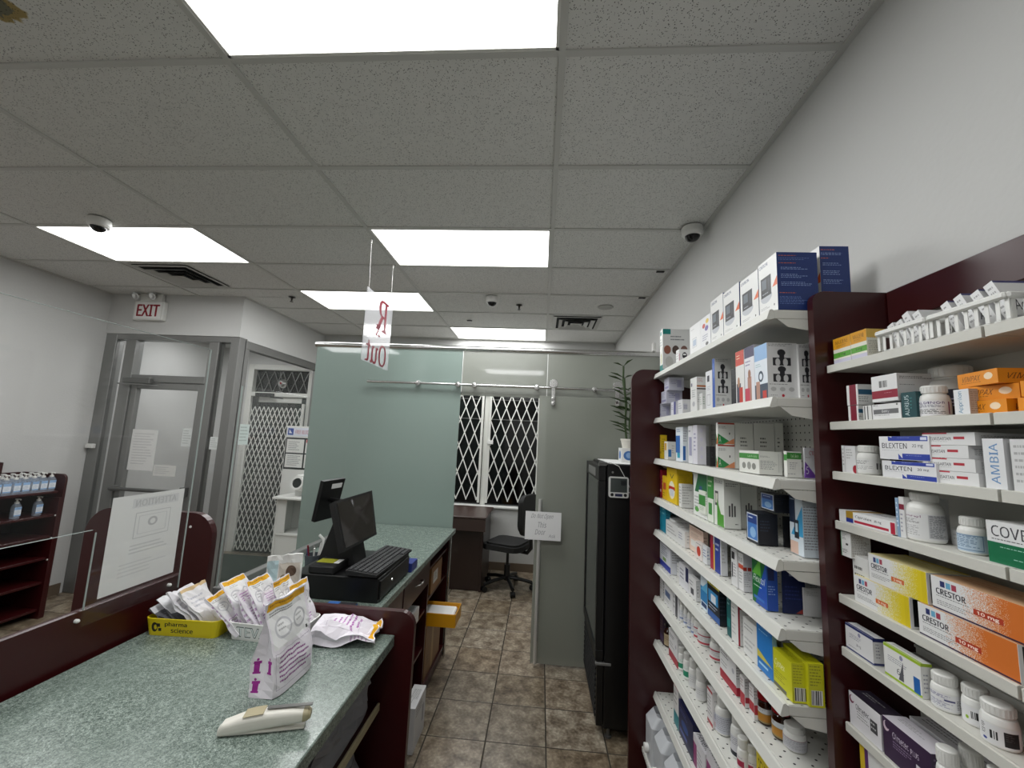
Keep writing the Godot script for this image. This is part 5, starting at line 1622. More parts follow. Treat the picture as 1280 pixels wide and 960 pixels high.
	put("c", "5", S[4], X1, 160, 232, 188, ON, -0.12, "flat_white_carton", "flat white carton lying on shelf five beside the teal ones", "d8d8d6|l .1 .2 .8 .6 9a9a9a 3|l .1 .2 .8 .6 aaa 3|l .1 .2 .6 .5 999 3")
	put("c", "5x", S[4], X1 + 0.02, 135, 215, 152, 190, -0.1, "flat_white_carton", "flat white carton on top of the other one on shelf five", "dededc|l .1 .2 .8 .6 9a9a9a 2|l .1 .2 .8 .6 aaa 3|l .1 .2 .6 .5 999 3")
	put("c", "5", S[4], X1, 233, 276, 222, ON, -0.1, "white_carton", "white carton with grey print next to the peach card on shelf five", "dcdcda|l .1 .2 .8 .5 8a8aa0 3|l .1 .2 .8 .6 aaa 3|")
	put("c", "5", S[4], X1 + 0.02, 278, 390, 222, ON, -0.02, "peach_card_pack", "tall peach coloured card pack on shelf five", "e3c9b8|l .1 .08 .8 .12 b06a4a 2;l .1 .28 .7 .2 a88a78 4;r .1 .55 .4 .25 e0e0dc;c .6 .55 .3 .3 c8a090|l .1 .2 .8 .6 b09080 5|r 0 0 1 1 5a4a30")
	put("c", "5f", S[4], X1 - 0.002, 342, 382, 300, ON, -0.018, "red_spot_pack", "small white pack with a red spot before the peach card", "e0d8d4|c .2 .25 .6 .6 c8402c;l .1 .05 .8 .15 999 1|l .1 .2 .8 .6 b09080 5|")
	put("c", "5", S[4], X1, 386, 412, 318, ON, 432, "white_carton", "white carton with blue print between the peach card and the striped box", "dee0e2|l .1 .2 .8 .5 5a6a9a 3|l .1 .2 .8 .6 8a94b0 3|")
	put("c", "5", S[4], X1, 433, 500, 270, ON, 536, "striped_box", "red, yellow and blue striped box with a white end on shelf five", "d8dade|r 0 0 .3 1 a81c3c;r .3 .25 .22 .75 e0c04a;r .42 0 .5 1 2c3f94;l .5 .15 .35 .3 c8d0e8 2|l .15 .2 .6 .5 bbb 5|")
	put("c", "5", S[4], X1, 562, 598, 335, ON, -0.06, "dropper_box", "narrow white and black box standing alone on shelf five", "dcdcdc|r .1 .1 .5 .2 1a1a1e;r .1 .4 .2 .4 2a2a30;l .4 .4 .5 .4 8a8a8a 5|l .15 .2 .6 .5 aaa 5|")
	put("c", "5", S[4], X1 + 0.004, 598, 636, 362, ON, 690, "red_striped_box", "white box with red stripe beside the black and white one", "dedede|r 0 .3 1 .12 c84a30;t .1 .12 .7 .12 2a2a2a _ RUB;l .1 .5 .8 .35 999 4|r 0 .35 .4 .1 b83a2a;r .5 .35 .4 .1 b83a2a;l .1 .5 .8 .4 999 7|")
	put("c", "5", S[4], X1, 692, 782, 400, ON, 842, "green_blue_box", "green and blue box with white lettering on shelf five", "0f6a30|d .2 0 .8 1 1f4fae;d .0 .0 .6 .4 5fb03a;t .06 .40 .82 .15 e6ece6 s Flexitol;l .1 .62 .6 .06 cfe0d0 1;r .1 .85 .7 .06 3a70c0|r 0 0 1 1 1f4aa4;r .1 .15 .6 .25 1a2a5c;l .1 .5 .7 .2 8fa8d8 4|")
	put("c", "5", S[4], X1 + 0.04, 846, 880, 440, ON, 1010, "navy_pouch_pack", "navy boxed pack in a clear bag on shelf five", "14204c|l .1 .2 .7 .4 33407a 3|r .3 .02 .3 .18 9aa4c0;r .34 .05 .22 .12 2a3a70;l .1 .4 .8 .35 2c3a78 4;d .55 .85 .45 .15 a03a30|")
	put("c", "5", S[4], X1 + 0.09, 1000, 1012, 570, ON, 1160, "leaning_white_carton", "plain white carton at the near end of shelf five", "d6d6d6||l .1 .1 .5 .2 b4b4b4 3|")
	put_end("c", S[4], BAY_NEAR - 0.14, 985, 1130, 455, ON, 0.05, "white_leaflet_pack", "white pack with grey lines behind the plain carton on shelf five", "cfcfd2||l .4 .2 .5 .5 8a8a90 9|")
	# --- sixth shelf
	put("c", "6", S[5], X1, 122, 188, 330, ON, -0.08, "blue_foot_box", "tall white box with blue foot at the far end of shelf six", "d4d6dc|r 0 .75 1 .25 2c3c9a;l .15 .1 .6 .4 5a6a7a 5;r .3 .55 .3 .15 7a9a5a|l .1 .1 .8 .5 999 5|")
	put("c", "6", S[5], X1 + 0.03, 190, 240, 420, ON, -0.1, "flat_white_carton", "flat white carton, first of the pile on shelf six", "dadada|l .1 .2 .8 .6 9a9a9a 3|l .1 .2 .8 .6 aaa 3|")
	put("c", "6", S[5], X1, 241, 298, 452, ON, -0.11, "navy_cornered_carton", "flat white carton with a navy corner on shelf six", "dcdce0|r .7 0 .3 .6 22284e;l .1 .2 .5 .5 7a7a8a 3|l .1 .2 .8 .6 aaa 3|")
	put("c", "6", S[5], X1, 299, 345, 520, ON, 372, "square_print_carton", "white carton with small dark square print on shelf six", "dcdcdc|l .1 .2 .7 .3 8a8a8a 2;r .3 .55 .4 .3 4a4a50|f .2 .3 .5 .5 3a3a40;l .3 .4 .3 .3 777 2|")
	put("c", "6", S[5], X1, 373, 414, 492, ON, -0.06, "blue_wave_box", "blue and white wave-patterned box on shelf six", "d4e0e8|r 0 .4 1 .4 2f7fb8;d 0 .2 1 .3 5fb0d8;l .1 .05 .7 .12 5a6a8a 2;r .1 .82 .8 .12 1d3c6c|l .1 .1 .8 .5 999 5|")
	put("c", "6", S[5], X1, 416, 489, 545, ON, 532, "lice_treatment_box", "black, yellow and blue box with white lettering on shelf six", "141a24|r 0 0 1 .2 d8cc3a;t .1 .04 .6 .14 14141a _ NIX;r .08 .32 .8 .3 3a90c8;r .3 .4 .4 .2 e0e4e8;l .1 .66 .8 .14 c0c8d8 2;r 0 .84 1 .16 2458a0|l .1 .2 .8 .6 343a46 6|")
	put("c", "6", S[5], X1, 534, 558, 590, ON, -0.1, "dark_teal_box", "dark teal box next to the black and yellow one", "0f5a5c|l .2 .15 .6 .2 9ac0c0 2;r .1 .6 .8 .2 1a7a78|l .1 .1 .8 .5 4a8a8a 5|")
	put("c", "6", S[5], X1, 562, 604, 668, ON, 672, "red_framed_box", "white box with a thick red frame on shelf six", "dededc|l .1 .15 .6 .3 aaa 3;l .1 .55 .6 .3 bbb 3|r 0 .0 .16 1 a81c34;r 0 .04 1 .1 a81c34;l .3 .3 .6 .5 c0c0c0 5|")
	put("c", "6", S[5], X1, 636, 720, 812, ON, -0.07, "white_carton", "low white carton before the blue card on shelf six", "dcdcda|l .1 .15 .8 .2 9a9a9a 2;l .1 .5 .8 .4 b0b0b0 3|l .1 .2 .8 .6 aaa 3|l .1 .2 .6 .5 aaa 3")
	put("d", "6", S[5], X1, 818, 914, 110, ON, -0.012, "blue_card_pack", "tall bright blue pack with a yellow stripe on shelf six", "1f78c4|t .3 .08 .5 .06 d8e8f4 _ SALONPAS;l .15 .2 .6 .06 a8d0ee 1;e .0 .62 1 .16 d0c050;r .1 .85 .6 .05 a8d0ee|r 0 0 1 1 9ac4e4|")
	var lm := "c9c81c|t .05 .25 .6 .22 eeeecc s Cystex;l .05 .55 .7 .25 7f7f10 4;r 0 .9 .7 .1 5a5a50|l .1 .05 .8 .5 8f8f14 7;b .15 .62 .75 .34 k|l .1 .2 .7 .5 8f8f14 5"
	var lz := put("d", "6", S[5], X1, 922, 1034, 318, ON, 1126, "lime_carton", "lime yellow carton with barcode at shelf six's near corner", lm, "lime cartons")
	put_end("d", S[5], lz.position.z + 0.055, 1131, 1226, 322, ON, 0.11, "lime_carton", "lime yellow carton with barcode against the maroon panel", lm, "lime cartons")
	# --- seventh shelf
	put("c", "7", S[6], X1, 98, 140, 492, ON, 182, "tabbed_carton", "white carton with a yellow tab at the far end of shelf seven", "cfcfcf|r 0 0 1 .08 d8c86a;l .15 .25 .7 .4 8a8a8a 4|l .1 .2 .8 .6 999 5|r 0 0 1 1 d8c86a")
	put("c", "7", S[6], X1, 150, 202, 590, ON, -0.07, "blue_print_carton", "small white carton with navy print on shelf seven", "dadada|r .1 .3 .6 .3 5a6a8a;l .1 .7 .7 .2 999 2|l .1 .2 .8 .6 aaa 3|")
	put("c", "7", S[6], X1, 204, 238, 612, ON, -0.07, "dark_banded_carton", "small white carton with a dark band on shelf seven", "d4d4d6|r .4 0 .4 1 4a4a50;l .05 .2 .3 .6 999 3|l .1 .2 .8 .6 aaa 3|")
	var vial := "white_plastic,white_plastic,.26,.8|d8dade|l .3 .1 .5 .5 9a9aa6 4;r .3 .7 .5 .15 7a8ab0"
	for k in 4:
		bottle("c", S[6], X1 + 0.004, 248 + k * 24, 274 + k * 24, 632 + k * 22, "small_vial", "small white capped vial in the row on shelf seven", vial, "small vials on shelf seven")
	var rb := "white_plastic,white_plastic,.25,.82|d9d9d9|r .2 .1 .7 .12 a03040;l .3 .3 .5 .4 8a8a8a 5;r .2 .8 .7 .2 b03a48"
	bottle("d", S[6], X1 + 0.01, 428, 490, 15, "white_pill_bottle", "white pill bottle, first of three with red labels on shelf seven", rb, "red-labelled pill bottles")
	bottle("d", S[6], X1 + 0.01, 452, 552, 66, "white_pill_bottle", "white pill bottle, second of three with red labels on shelf seven", rb, "red-labelled pill bottles")
	bottle("d", S[6], X1 + 0.01, 526, 622, 150, "white_pill_bottle", "white pill bottle, third of three with red labels on shelf seven", rb, "red-labelled pill bottles")
	var rw := "dedede|r 0 .72 1 .28 a31830;l .08 .12 .6 .15 5a5a60 2;l .08 .4 .6 .2 9a9a9a 2;c .75 .3 .15 .15 b0b0b8|r 0 .75 1 .25 a31830;l .1 .15 .8 .4 9a9a9a 5|l .1 .2 .7 .5 aaa 4"
	put("d", "7", S[6], X1, 592, 690, 312, ON, 722, "red_footed_box", "long white box with a red foot on shelf seven", rw)
	put("d", "7", S[6], X1, 714, 742, 415, ON, 782, "red_white_carton", "small white carton with red blocks, farther of two on shelf seven", "dad8d8|r 0 .55 1 .45 b0303c;l .1 .1 .8 .3 8a6a6a 3|l .1 .1 .8 .3 9a9a9a 3;r .1 .65 .7 .2 b0303c|", "red-blocked cartons")
	put("d", "7", S[6], X1, 770, 800, 470, ON, 828, "red_white_carton", "small white carton with red blocks, beside the brown bottles", "dad8d8|r 0 .5 1 .3 b0303c;l .1 .1 .8 .3 8a6a6a 3|l .1 .1 .8 .3 9a9a9a 3;r .1 .55 .7 .3 b0303c|", "red-blocked cartons")
	var bb := "brown_glass,red_cap,.27,.98|8a7a50|r .2 0 .7 .35 c8ccd0;l .3 .08 .4 .2 444 2;r .2 .4 .7 .5 b07a2a"
	bottle("d", S[6], X1 + 0.01, 822, 912, 488, "brown_medicine_bottle", "brown glass bottle with red cap, farther of two", bb, "brown bottles with red caps")
	bottle("d", S[6], X1 + 0.02, 908, 1030, 566, "brown_medicine_bottle", "brown glass bottle with red cap beside the big white bottle", bb, "brown bottles with red caps")
	bottle("d", S[6], X1 + 0.03, 976, 1122, 690, "white_pill_bottle", "large white bottle with grey label at shelf seven's near end", "white_plastic,white_plastic,.27,.86|b9b9be|l .3 .1 .6 .8 8f8f96 9;r 0 .0 1 .06 8a5a60")
	# --- eighth shelf
	put("d", "8", S[7], X1, 200, 240, 30, ON, -0.06, "brown_print_carton", "dark brown and violet carton at the far end of shelf eight", "3a2c3a|l .2 .2 .6 .4 a08a70 4;r 0 .7 1 .2 5a4a6a|l .1 .2 .8 .6 665 3|")
	bottle("d", S[7], X1 + 0.004, 246, 308, 66, "dark_syrup_bottle", "dark syrup bottle with tan label on shelf eight", "brown_glass,black,.22,.6|a8977a|l .3 .2 .5 .5 5a4a3a 4")
	put("d", "8", S[7], X1, 276, 328, 170, ON, -0.07, "red_footed_carton", "white carton with red foot behind the bottles of shelf eight", rw)
	bottle("d", S[7], X1 + 0.004, 332, 382, 214, "green_label_bottle", "white bottle with green label, farther of two on shelf eight", "white_plastic,white_plastic,.25,.85|dfe4e0|r .2 .45 .7 .45 2a8a68;l .3 .1 .5 .25 8a9a90 3", "green-labelled bottles")
	bottle("d", S[7], X1 + 0.004, 364, 424, 250, "green_label_bottle", "white bottle with green label, nearer of two on shelf eight", "white_plastic,white_plastic,.25,.85|dfe4e0|r .2 .45 .7 .45 2a8a68;l .3 .1 .5 .25 8a9a90 3", "green-labelled bottles")
	bottle("d", S[7], X1 + 0.006, 398, 462, 288, "plain_white_bottle", "plain white bottle after the green-labelled ones on shelf eight", "white_plastic,white_plastic,.3,.85|d4d4d4|l .3 .2 .5 .5 b8b8b8 3")
	bottle("d", S[7], X1 + 0.006, 442, 512, 356, "plain_white_bottle", "short white bottle before the red-topped carton on shelf eight", "white_plastic,white_plastic,.36,.9|d4d4d4|l .3 .2 .5 .5 b8b8b8 3")
	put("d", "8b", S[7], X1, 512, 545, 500, ON, -0.09, "red_edged_carton", "white carton with red edges in the middle of shelf eight", "dcdada|r 0 0 1 .08 a82a38;l .1 .2 .8 .6 8a8a8a 6;r 0 .9 1 .1 a82a38|l .1 .2 .8 .6 aaa 4|r 0 0 1 .2 a82a38;l .1 .3 .7 .5 888 4")
	bottle("d", S[7], X1 + 0.006, 560, 664, 522, "white_supplement_bottle", "white bottle with blue and grey label on shelf eight", "white_plastic,white_plastic,.26,.72|c6c8d0|r .3 .15 .2 .3 2a3a78;l .5 .1 .4 .8 8a8a94 7;d .3 .6 .2 .3 b07080")
	bottle("d", S[7], X1 + 0.01, 656, 768, 628, "white_supplement_bottle", "white bottle with navy foot label beside the blue and grey one", "white_plastic,white_plastic,.26,.8|d0d0d4|l .4 .1 .5 .4 8a8a94 4;r .2 .78 .7 .22 20242e")
	bottle("d", S[7], X1 + 0.0, 696, 776, 775, "white_round_bottle", "small white bottle, farther of two near the yellow carton", "white_plastic,white_plastic,.28,.86|d8d4d4|r .4 .3 .3 .4 a02c48;l .3 .1 .5 .15 999 1", "small white bottles on shelf eight")
	bottle("d", S[7], X1 + 0.02, 738, 842, 805, "white_round_bottle", "small white bottle touching the yellow carton on shelf eight", "white_plastic,white_plastic,.28,.86|d8d4d4|r .4 .3 .3 .4 a02c48;l .3 .1 .5 .15 999 1", "small white bottles on shelf eight")
	put("d", "8c", S[7], X1, 820, 920, 955, ON, -0.08, "yellow_carton", "yellow carton with dark lettering at the near end of shelf eight", "dcc62a|t .1 .2 .7 .3 4a4410 _ RELIEF;l .1 .6 .7 .25 7a6c10 3|l .1 .2 .8 .6 8a7c20 4|r 0 0 1 1 dccb3c;t .1 .3 .7 .4 4a4410 _ RELIEF")
	# --- ninth shelf
	bottle("d", S[8], X1 + 0.01, 216, 306, 318, "dark_syrup_bottle", "black syrup bottle with white label on shelf nine", "black_gloss,black,.22,.62|c4c6c8|l .3 .1 .5 .3 444 3;r .2 .5 .7 .3 d8dadc;l .3 .55 .4 .2 888 2")
	put("d", "9", S[8], X1, 306, 336, 455, ON, -0.10, "red_striped_carton", "small white carton with red stripes on shelf nine", "d8d6d4|r 0 0 1 .15 a83040;l .1 .25 .7 .3 8a8a8a 3;r 0 .7 1 .3 1f7f88|l .1 .2 .8 .6 aaa 3|r 0 0 1 .5 a83040")
	put("d", "9", S[8], X1, 337, 425, 700, ON, 495, "navy_box", "navy box with a light square on shelf nine", "161a44|l .1 .15 .6 .15 5a64a0 2;c .2 .4 .5 .25 2c4a8a;r .1 .75 .5 .1 4a5aa0|l .1 .1 .8 .3 2a2e5c 4|l .1 .2 .7 .4 2c3060 3")
	var fl := "d4d2d6|r 0 .25 .3 .75 8a2c6a;l .35 .3 .5 .5 8a8a90 4|t .05 .3 .9 .5 22222c s Flovent|t .08 .2 .8 .6 22222c s Flovent"
	put("d", "9", S[8], X1, 428, 500, 880, ON, 570, "lettered_carton", "white carton with slanted black lettering, farther one on shelf nine", fl, "black-lettered cartons")
	put("d", "9", S[8], X1, 510, 600, 1010, ON, 650, "lettered_carton", "white carton with slanted black lettering, nearer one on shelf nine", fl, "black-lettered cartons")
	# --- translucent jugs on the base deck
	for k in 5:
		var at := Vector3(0.655, 0.1558, -2.325 + k * 0.16)
		var words := ["beside the end panel", "second from the end panel", "third from the end panel", "fourth from the end panel", "fifth from the end panel"]
		var t := thing("water_jug", "translucent white jug with handle on the base deck, " + words[k], "jug", at, "translucent jugs")
		var st := new_st()
		prism(st, rounded(-0.07, -0.065, 0.07, 0.065, [0.02, 0.02, 0.02, 0.02], 4), 0.0, 0.17, 1)
		var lo := rounded(-0.07, -0.065, 0.07, 0.065, [0.02, 0.02, 0.02, 0.02], 4)
		var hi := rounded(-0.035, -0.05, 0.035, 0.05, [0.015, 0.015, 0.015, 0.015], 4)
		for i in lo.size():
			var j := (i + 1) % lo.size()
			poly(st, [Vector3(lo[i].x, 0.17, lo[i].y), Vector3(lo[j].x, 0.17, lo[j].y), Vector3(hi[j].x, 0.215, hi[j].y), Vector3(hi[i].x, 0.215, hi[i].y)], Vector3(0, 0.1, 0))
		obj("body", st, M.jug, t)
		st = new_st()
		tube(st, [Vector3(0, 0.21, -0.04), Vector3(0, 0.245, -0.035), Vector3(0, 0.25, 0.0), Vector3(0, 0.245, 0.035), Vector3(0, 0.21, 0.04)], 0.011, 8)
		obj("handle", st, M.jug, t)
		st = new_st()
		lathe(st, [Vector2(0.018, 0.0), Vector2(0.02, 0.002), Vector2(0.02, 0.02), Vector2(0.0, 0.021)], Vector3(-0.069, 0.05, 0.0), 14, Basis(Vector3.BACK, PI / 2.0))
		obj("cap", st, M.white_plastic, t)

const X2 := 0.782
func stock_near_bay() -> void:
	var S := NEAR_SHELVES
	var P := 1500.0
	# --- top shelf
	var yb := "e3e0d2|r 0 0 1 .42 d99a1c;t .15 .1 .7 .14 7a4a10 _ NAUZENE;l .2 .28 .6 .1 9a6a20 2;r 0 .56 1 .2 5aa03a;t .3 .6 .4 .1 1c3c14 _ 5_mg;r 0 .82 1 .18 c6c4d6|l .08 .04 .85 .3 a8884a 6;r 0 0 1 .3 d9b45a;l .1 .4 .8 .5 8a8a84 8|r 0 0 1 1 dfc98a"
	put("e", "t1", S[0], X2, 108, 213, 430, ON, -0.075, "amber_banded_carton", "white carton with amber and green bands, farther of two on the top shelf", yb, "amber and green cartons", P)
	put("e", "t1", S[0], X2, 215, 312, 395, ON, 425, "amber_banded_carton", "white carton with amber and green bands beside the white basket", yb, "amber and green cartons", P)
	basket(-1.012, -0.884, "white slotted plastic basket beside the amber cartons")
	basket(-0.880, -0.735, "white slotted plastic basket holding lettered cartons, before the stacked cartons")
	var acc := "dfdfdf|t .1 .25 .75 .5 26262c s Accutane|l .1 .2 .7 .6 9a9a9a 3|r 0 0 1 1 c2c2c6"
	var spots := [[-0.99, 0.012], [-0.966, 0.014], [-0.942, 0.028], [-0.918, 0.022], [-0.853, 0.02], [-0.823, 0.026], [-0.792, 0.022], [-0.764, 0.03]]
	for k in spots.size():
		var lettered := k >= 4
		var nm := "white carton with bold black lettering leaning in the nearer basket" if lettered else "plain white carton leaning in the farther basket"
		var o := carton("leaning_carton", nm, Vector3(0.862, S[0] + 0.012, spots[k][0]), 0.10, 0.052 + spots[k][1], 0.017, "d9d9d9|l .2 .1 .6 .8 999 6|" + ("t .06 .55 .8 .3 22222a s Accutane;r 0 0 1 .06 3a3a6a" if lettered else "l .1 .5 .6 .35 8a8a8a 2") + "|r 0 0 1 1 c9c9cc", "cartons leaning in the nearer basket" if lettered else "cartons leaning in the farther basket", Basis(Vector3.RIGHT, -0.42), P)
		o.position.y += 0.003
	for k in 2:
		carton("white_stock_carton", "long white carton stacked at the basket's side, " + ["bottom one", "top one"][k], Vector3(0.86, S[0] + 0.001 + k * 0.026, -0.625 + k * 0.004), 0.14, 0.025, 0.20, "d6d6d6|l .05 .3 .5 .4 8a8a9a 1;t .05 .3 .16 .4 99a _ ALLERGY|l .1 .2 .7 .6 9a9a9a 2|", "stacked white cartons", Basis.IDENTITY, P)
	# --- second shelf
	var wm := "dcdcda|r .25 0 .6 1 7a142c|r .05 .25 .9 .25 2a5a78;l .05 .6 .8 .3 555 3|"
	put("e", "t2", S[1], X2, 200, 262, 868, ON, 290, "maroon_striped_carton", "white carton with a maroon stripe, lower of two on the second shelf", wm, "maroon-striped cartons", P)
	put("e", "t2x", S[1], X2, 190, 258, 738, 866, 348, "maroon_striped_carton", "white carton with a maroon stripe and blue end, upper of two", wm, "maroon-striped cartons", P)
	put("e", "t2", S[1], X2, 292, 342, 868, ON, -0.07, "black_striped_carton", "narrow white carton with black stripes beside the maroon-striped one", "d8d8d6|r .15 .05 .12 .9 2a2a2a;r .5 .05 .12 .9 2a2a2a|l .1 .2 .8 .6 777 4|", "", P)
	var low := put("e", "t2", S[1], X2, 348, 524, 850, ON, -0.12, "grey_banded_carton", "white carton with a grey band under the barcoded one", "dedede|r .05 .34 .88 .3 6a6a6c;t .35 .39 .25 .2 e0e0e0 _ Betty;l .08 .72 .7 .06 333 1;l .05 .05 .2 .1 555 1;c .85 .05 .06 .1 333|l .1 .2 .8 .6 777 4|", "", P)
	put("e", "t2x", S[1], X2, 343, 500, 668, 838, 845, "barcoded_carton", "long white carton with barcode and maroon foot on the second shelf", "dedede|b .3 .2 .35 .28 k;r 0 .58 1 .3 8c1630;l .5 .68 .3 .04 e0c0c8 1|l .05 .1 .6 .12 6a6a6a 2;l .05 .4 .3 .06 888 1|l .1 .3 .7 .3 999 2", "", P)
	put("e", "t2", S[1], X2, 528, 618, 782, ON, -0.05, "teal_lettered_carton", "dark teal carton with white upright lettering on the second shelf", "0f4146|t .2 .12 .3 .78 dce4e4 v AURIUS;l .6 .2 .2 .5 3a7a7a 4|l .1 .2 .8 .6 3a7070 4|", "", P)
	bottle("e", S[1], X2 + 0.004, 626, 830, 752, "white_pill_bottle", "white pill bottle with violet lettering on the second shelf", "white_plastic,white_plastic,.25,.84|dedee0|t .40 .1 .34 .17 3a2c5a _ JALDINOR;l .42 .32 .34 .2 7a7a8a 3;l .42 .6 .34 .3 3a3a3a 4;r .78 .1 .02 .8 7a2a5a")
	put("e", "t2", S[1], X2, 852, 944, 765, ON, 1120, "blue_lettered_box", "white box with blue upright lettering and beige end on the second shelf", "dfe1e3|t .25 .08 .35 .84 4a7a9a v Apprilon|l .06 .1 .8 .8 8f8274 10||b9aca0", "", P)
	round_bottle("large_pill_bottle", "large white tub with navy label behind the blue-lettered box", Vector3(0.888, S[1] + 0.0006, -0.965), 0.042, 0.118, "white_plastic", "white_plastic", 0.22, 0.82, "1c2030", "l .3 .2 .5 .5 9a9ab0 4")
	var og := "e08a12|t .1 .25 .5 .4 6a3a08 s VIMPAX;c .68 .2 .22 .5 f0d8b8;l .1 .7 .6 .15 a86208 1|t .1 .3 .6 .4 6a3a08 s VIMPAX;c .75 .3 .15 .4 f0d8b8|l .1 .2 .7 .6 a86208 4"
	for k in 5:
		var at: Array = [[0.845, 0.0006, -0.812, 0.0], [0.85, 0.0276, -0.815, 0.22], [0.845, 0.0546, -0.808, -0.15], [0.85, 0.0006, -0.715, 0.0], [0.85, 0.0276, -0.71, 0.1]][k]
		carton("orange_carton", "flat orange carton " + ["at the foot of the tumbled pile", "in the middle of the tumbled pile", "on top of the tumbled pile", "at the foot of the second orange pile", "on top of the second orange pile"][k], Vector3(at[0], S[1] + at[1], at[2]), 0.10, 0.026, 0.085, og, "orange cartons", Basis(Vector3.UP, at[3]), P)
	# --- third shelf
	put("f", "t3", S[2], X2, 160, 178, 280, ON, -0.08, "thin_white_carton", "thin white upright carton at the far end of the third shelf", "d6d6d6|l .2 .1 .6 .7 999 5|l .1 .1 .8 .7 aaa 6|", "thin white cartons", P)
	put("f", "t3", S[2], X2, 180, 244, 285, ON, -0.08, "red_spotted_carton", "white upright carton with a red spot behind the third shelf's bottle", "dadada|c .7 .7 .5 .3 a02030;l .15 .1 .6 .4 aaa 4|l .1 .1 .8 .7 aaa 6|", "", P)
	bottle("f", S[2], X2 + 0.002, 246, 402, 282, "white_pill_bottle", "white pill bottle with barcode label beside the blue-striped cartons", "white_plastic,white_plastic,.24,.86|dcdcda|l .42 .15 .3 .3 4a4a4a 3;b .74 .25 .08 .5 k;l .42 .55 .3 .3 8a8a8a 3;c .36 .6 .06 .2 a03040")
	var blx := "e0e0e2|e .2 .0 .25 .2 2c3f9c;r .28 0 .7 .2 2c3f9c;l .4 .06 .3 .06 b8c0e0 1;r .84 .04 .12 .12 d8dcee;t .06 .3 .52 .22 25252e _ BLEXTEN;t .68 .33 .2 .17 3a3a44 _ 20_mg;l .06 .6 .5 .05 9a9aa4 1;r .48 .74 .52 .26 2c3f9c;e .4 .74 .1 .26 2c3f9c;l .55 .8 .35 .05 b8c0e0 1|l .2 .1 .5 .4 aaa 5;r .55 .72 .32 .2 2a2a2e;r .63 .78 .1 .07 e0e0e0|l .1 .3 .7 .3 bbb 2"
	put("f", "t3", S[2], X2 - 0.006, 410, 742, 392, ON, 822, "blue_striped_carton", "white and royal blue lettered carton, lower of the front pair", blx, "white and royal blue cartons", P)
	put("f", "t3x", S[2], X2 - 0.002, 392, 700, 222, 380, 796, "blue_striped_carton", "white and royal blue lettered carton, upper of the front pair", blx, "white and royal blue cartons", P)
	carton("blue_striped_carton", "white and royal blue carton behind the front pair, lower one", Vector3(0.890, S[2] + 0.0006, -0.955), 0.085, 0.036, 0.125, blx, "white and royal blue cartons", Basis.IDENTITY, P)
	carton("blue_striped_carton", "white and royal blue carton behind the front pair, upper one", Vector3(0.890, S[2] + 0.0372, -0.952), 0.085, 0.036, 0.125, blx, "white and royal blue cartons", Basis.IDENTITY, P)
	var rs := "dfdfdf|r 0 0 .5 .12 b83040;t .12 .35 .45 .25 3a3a40 _ TELMISARTAN;r .62 .35 .2 .22 b02a38;l .1 .72 .6 .12 aaa 1|l .1 .2 .7 .6 9a9a9a 4|l .1 .2 .7 .6 aaa 3"
	var zz := -0.815
	for k in 4:
		carton("red_print_carton", "small white carton with red print, " + ["bottom", "second", "third", "topmost"][k] + " of the stack on the third shelf", Vector3(0.838, S[2] + 0.0006 + k * 0.0245, -0.868 + [0.0, -0.004, -0.014, 0.0][k]), 0.11, 0.024, 0.105, rs, "small cartons with red print", Basis.IDENTITY, P)
	edge["t3"] = zz
	carton("upright_lettered_carton", "white carton with blue upright lettering beside the red-print stack", Vector3(0.838, S[2] + 0.0006, -0.787), 0.11, 0.086, 0.034, "dfe0e2|t .3 .1 .4 .8 5a86b8 v AMBIA|l .1 .08 .8 .85 8a8a8a 12|", "", Basis.IDENTITY, P)
	carton("upright_lettered_carton", "white striped carton at the edge of the third shelf", Vector3(0.838, S[2] + 0.0006, -0.735), 0.11, 0.085, 0.05, "d6d6d6|l .1 .1 .8 .8 aaa 6|l .1 .08 .8 .85 8a8a8a 12|", "", Basis.IDENTITY, P)
	# --- fourth shelf
	put("f", "t4", S[3], X2 - 0.004, 124, 470, 800, ON, -0.07, "red_striped_long_carton", "long white carton lying under the gold-ended one", "d2d2d0|l .05 .2 .4 .5 999 3|l .1 .2 .8 .6 aaa 3|r 0 0 1 1 cfcfcd", "", P)
	put("f", "t4x", S[3], X2 - 0.009, 95, 488, 752, 832, -0.075, "red_striped_long_carton", "long white carton with gold and blue end and red stripe", "e0e0e0|r .14 0 .14 .62 a8842a;r .14 .62 .14 .38 1f2f8a;t .32 .22 .3 .28 26262e _ Cipralex;t .66 .26 .12 .22 26262e _ 20_mg;r .3 .68 .6 .2 b01c38;r .93 .1 .07 .9 b01c38|l .1 .2 .8 .6 aaa 3|r .14 0 .14 1 a8842a;t .35 .3 .3 .3 26262e _ Cipralex", "", P)
	put("f", "t4", S[3], X2, 492, 512, 605, ON, -0.05, "blue_spined_carton", "thin blue and white upright carton beside the largest bottle", "8aa6c4|l .2 .1 .6 .7 e0e6f0 6|l .1 .1 .8 .7 aaa 6|", "", P)
	put("f", "t4", S[3], X2, 514, 546, 600, ON, -0.09, "maroon_topped_carton", "white upright carton with a maroon top behind the largest bottle", "d8d8d8|r 0 .18 1 .14 7a1c34;l .2 .4 .6 .5 9a9aa8 5|l .1 .1 .8 .7 aaa 6|", "", P)
	bottle("f", S[3], X2 + 0.0, 552, 800, 575, "large_pill_bottle", "largest white bottle, with a wide grey text label", "white_plastic,white_plastic,.17,.74|dcdcdc|r .36 0 .02 1 8a2c5a;t .40 .08 .2 .1 6a3a5a _ Coversyl;l .40 .24 .2 .2 7a7a7a 4;l .40 .52 .2 .4 8a8a8a 6;r .66 .04 .2 .92 b4b4b6;l .67 .06 .18 .88 55555a 15")
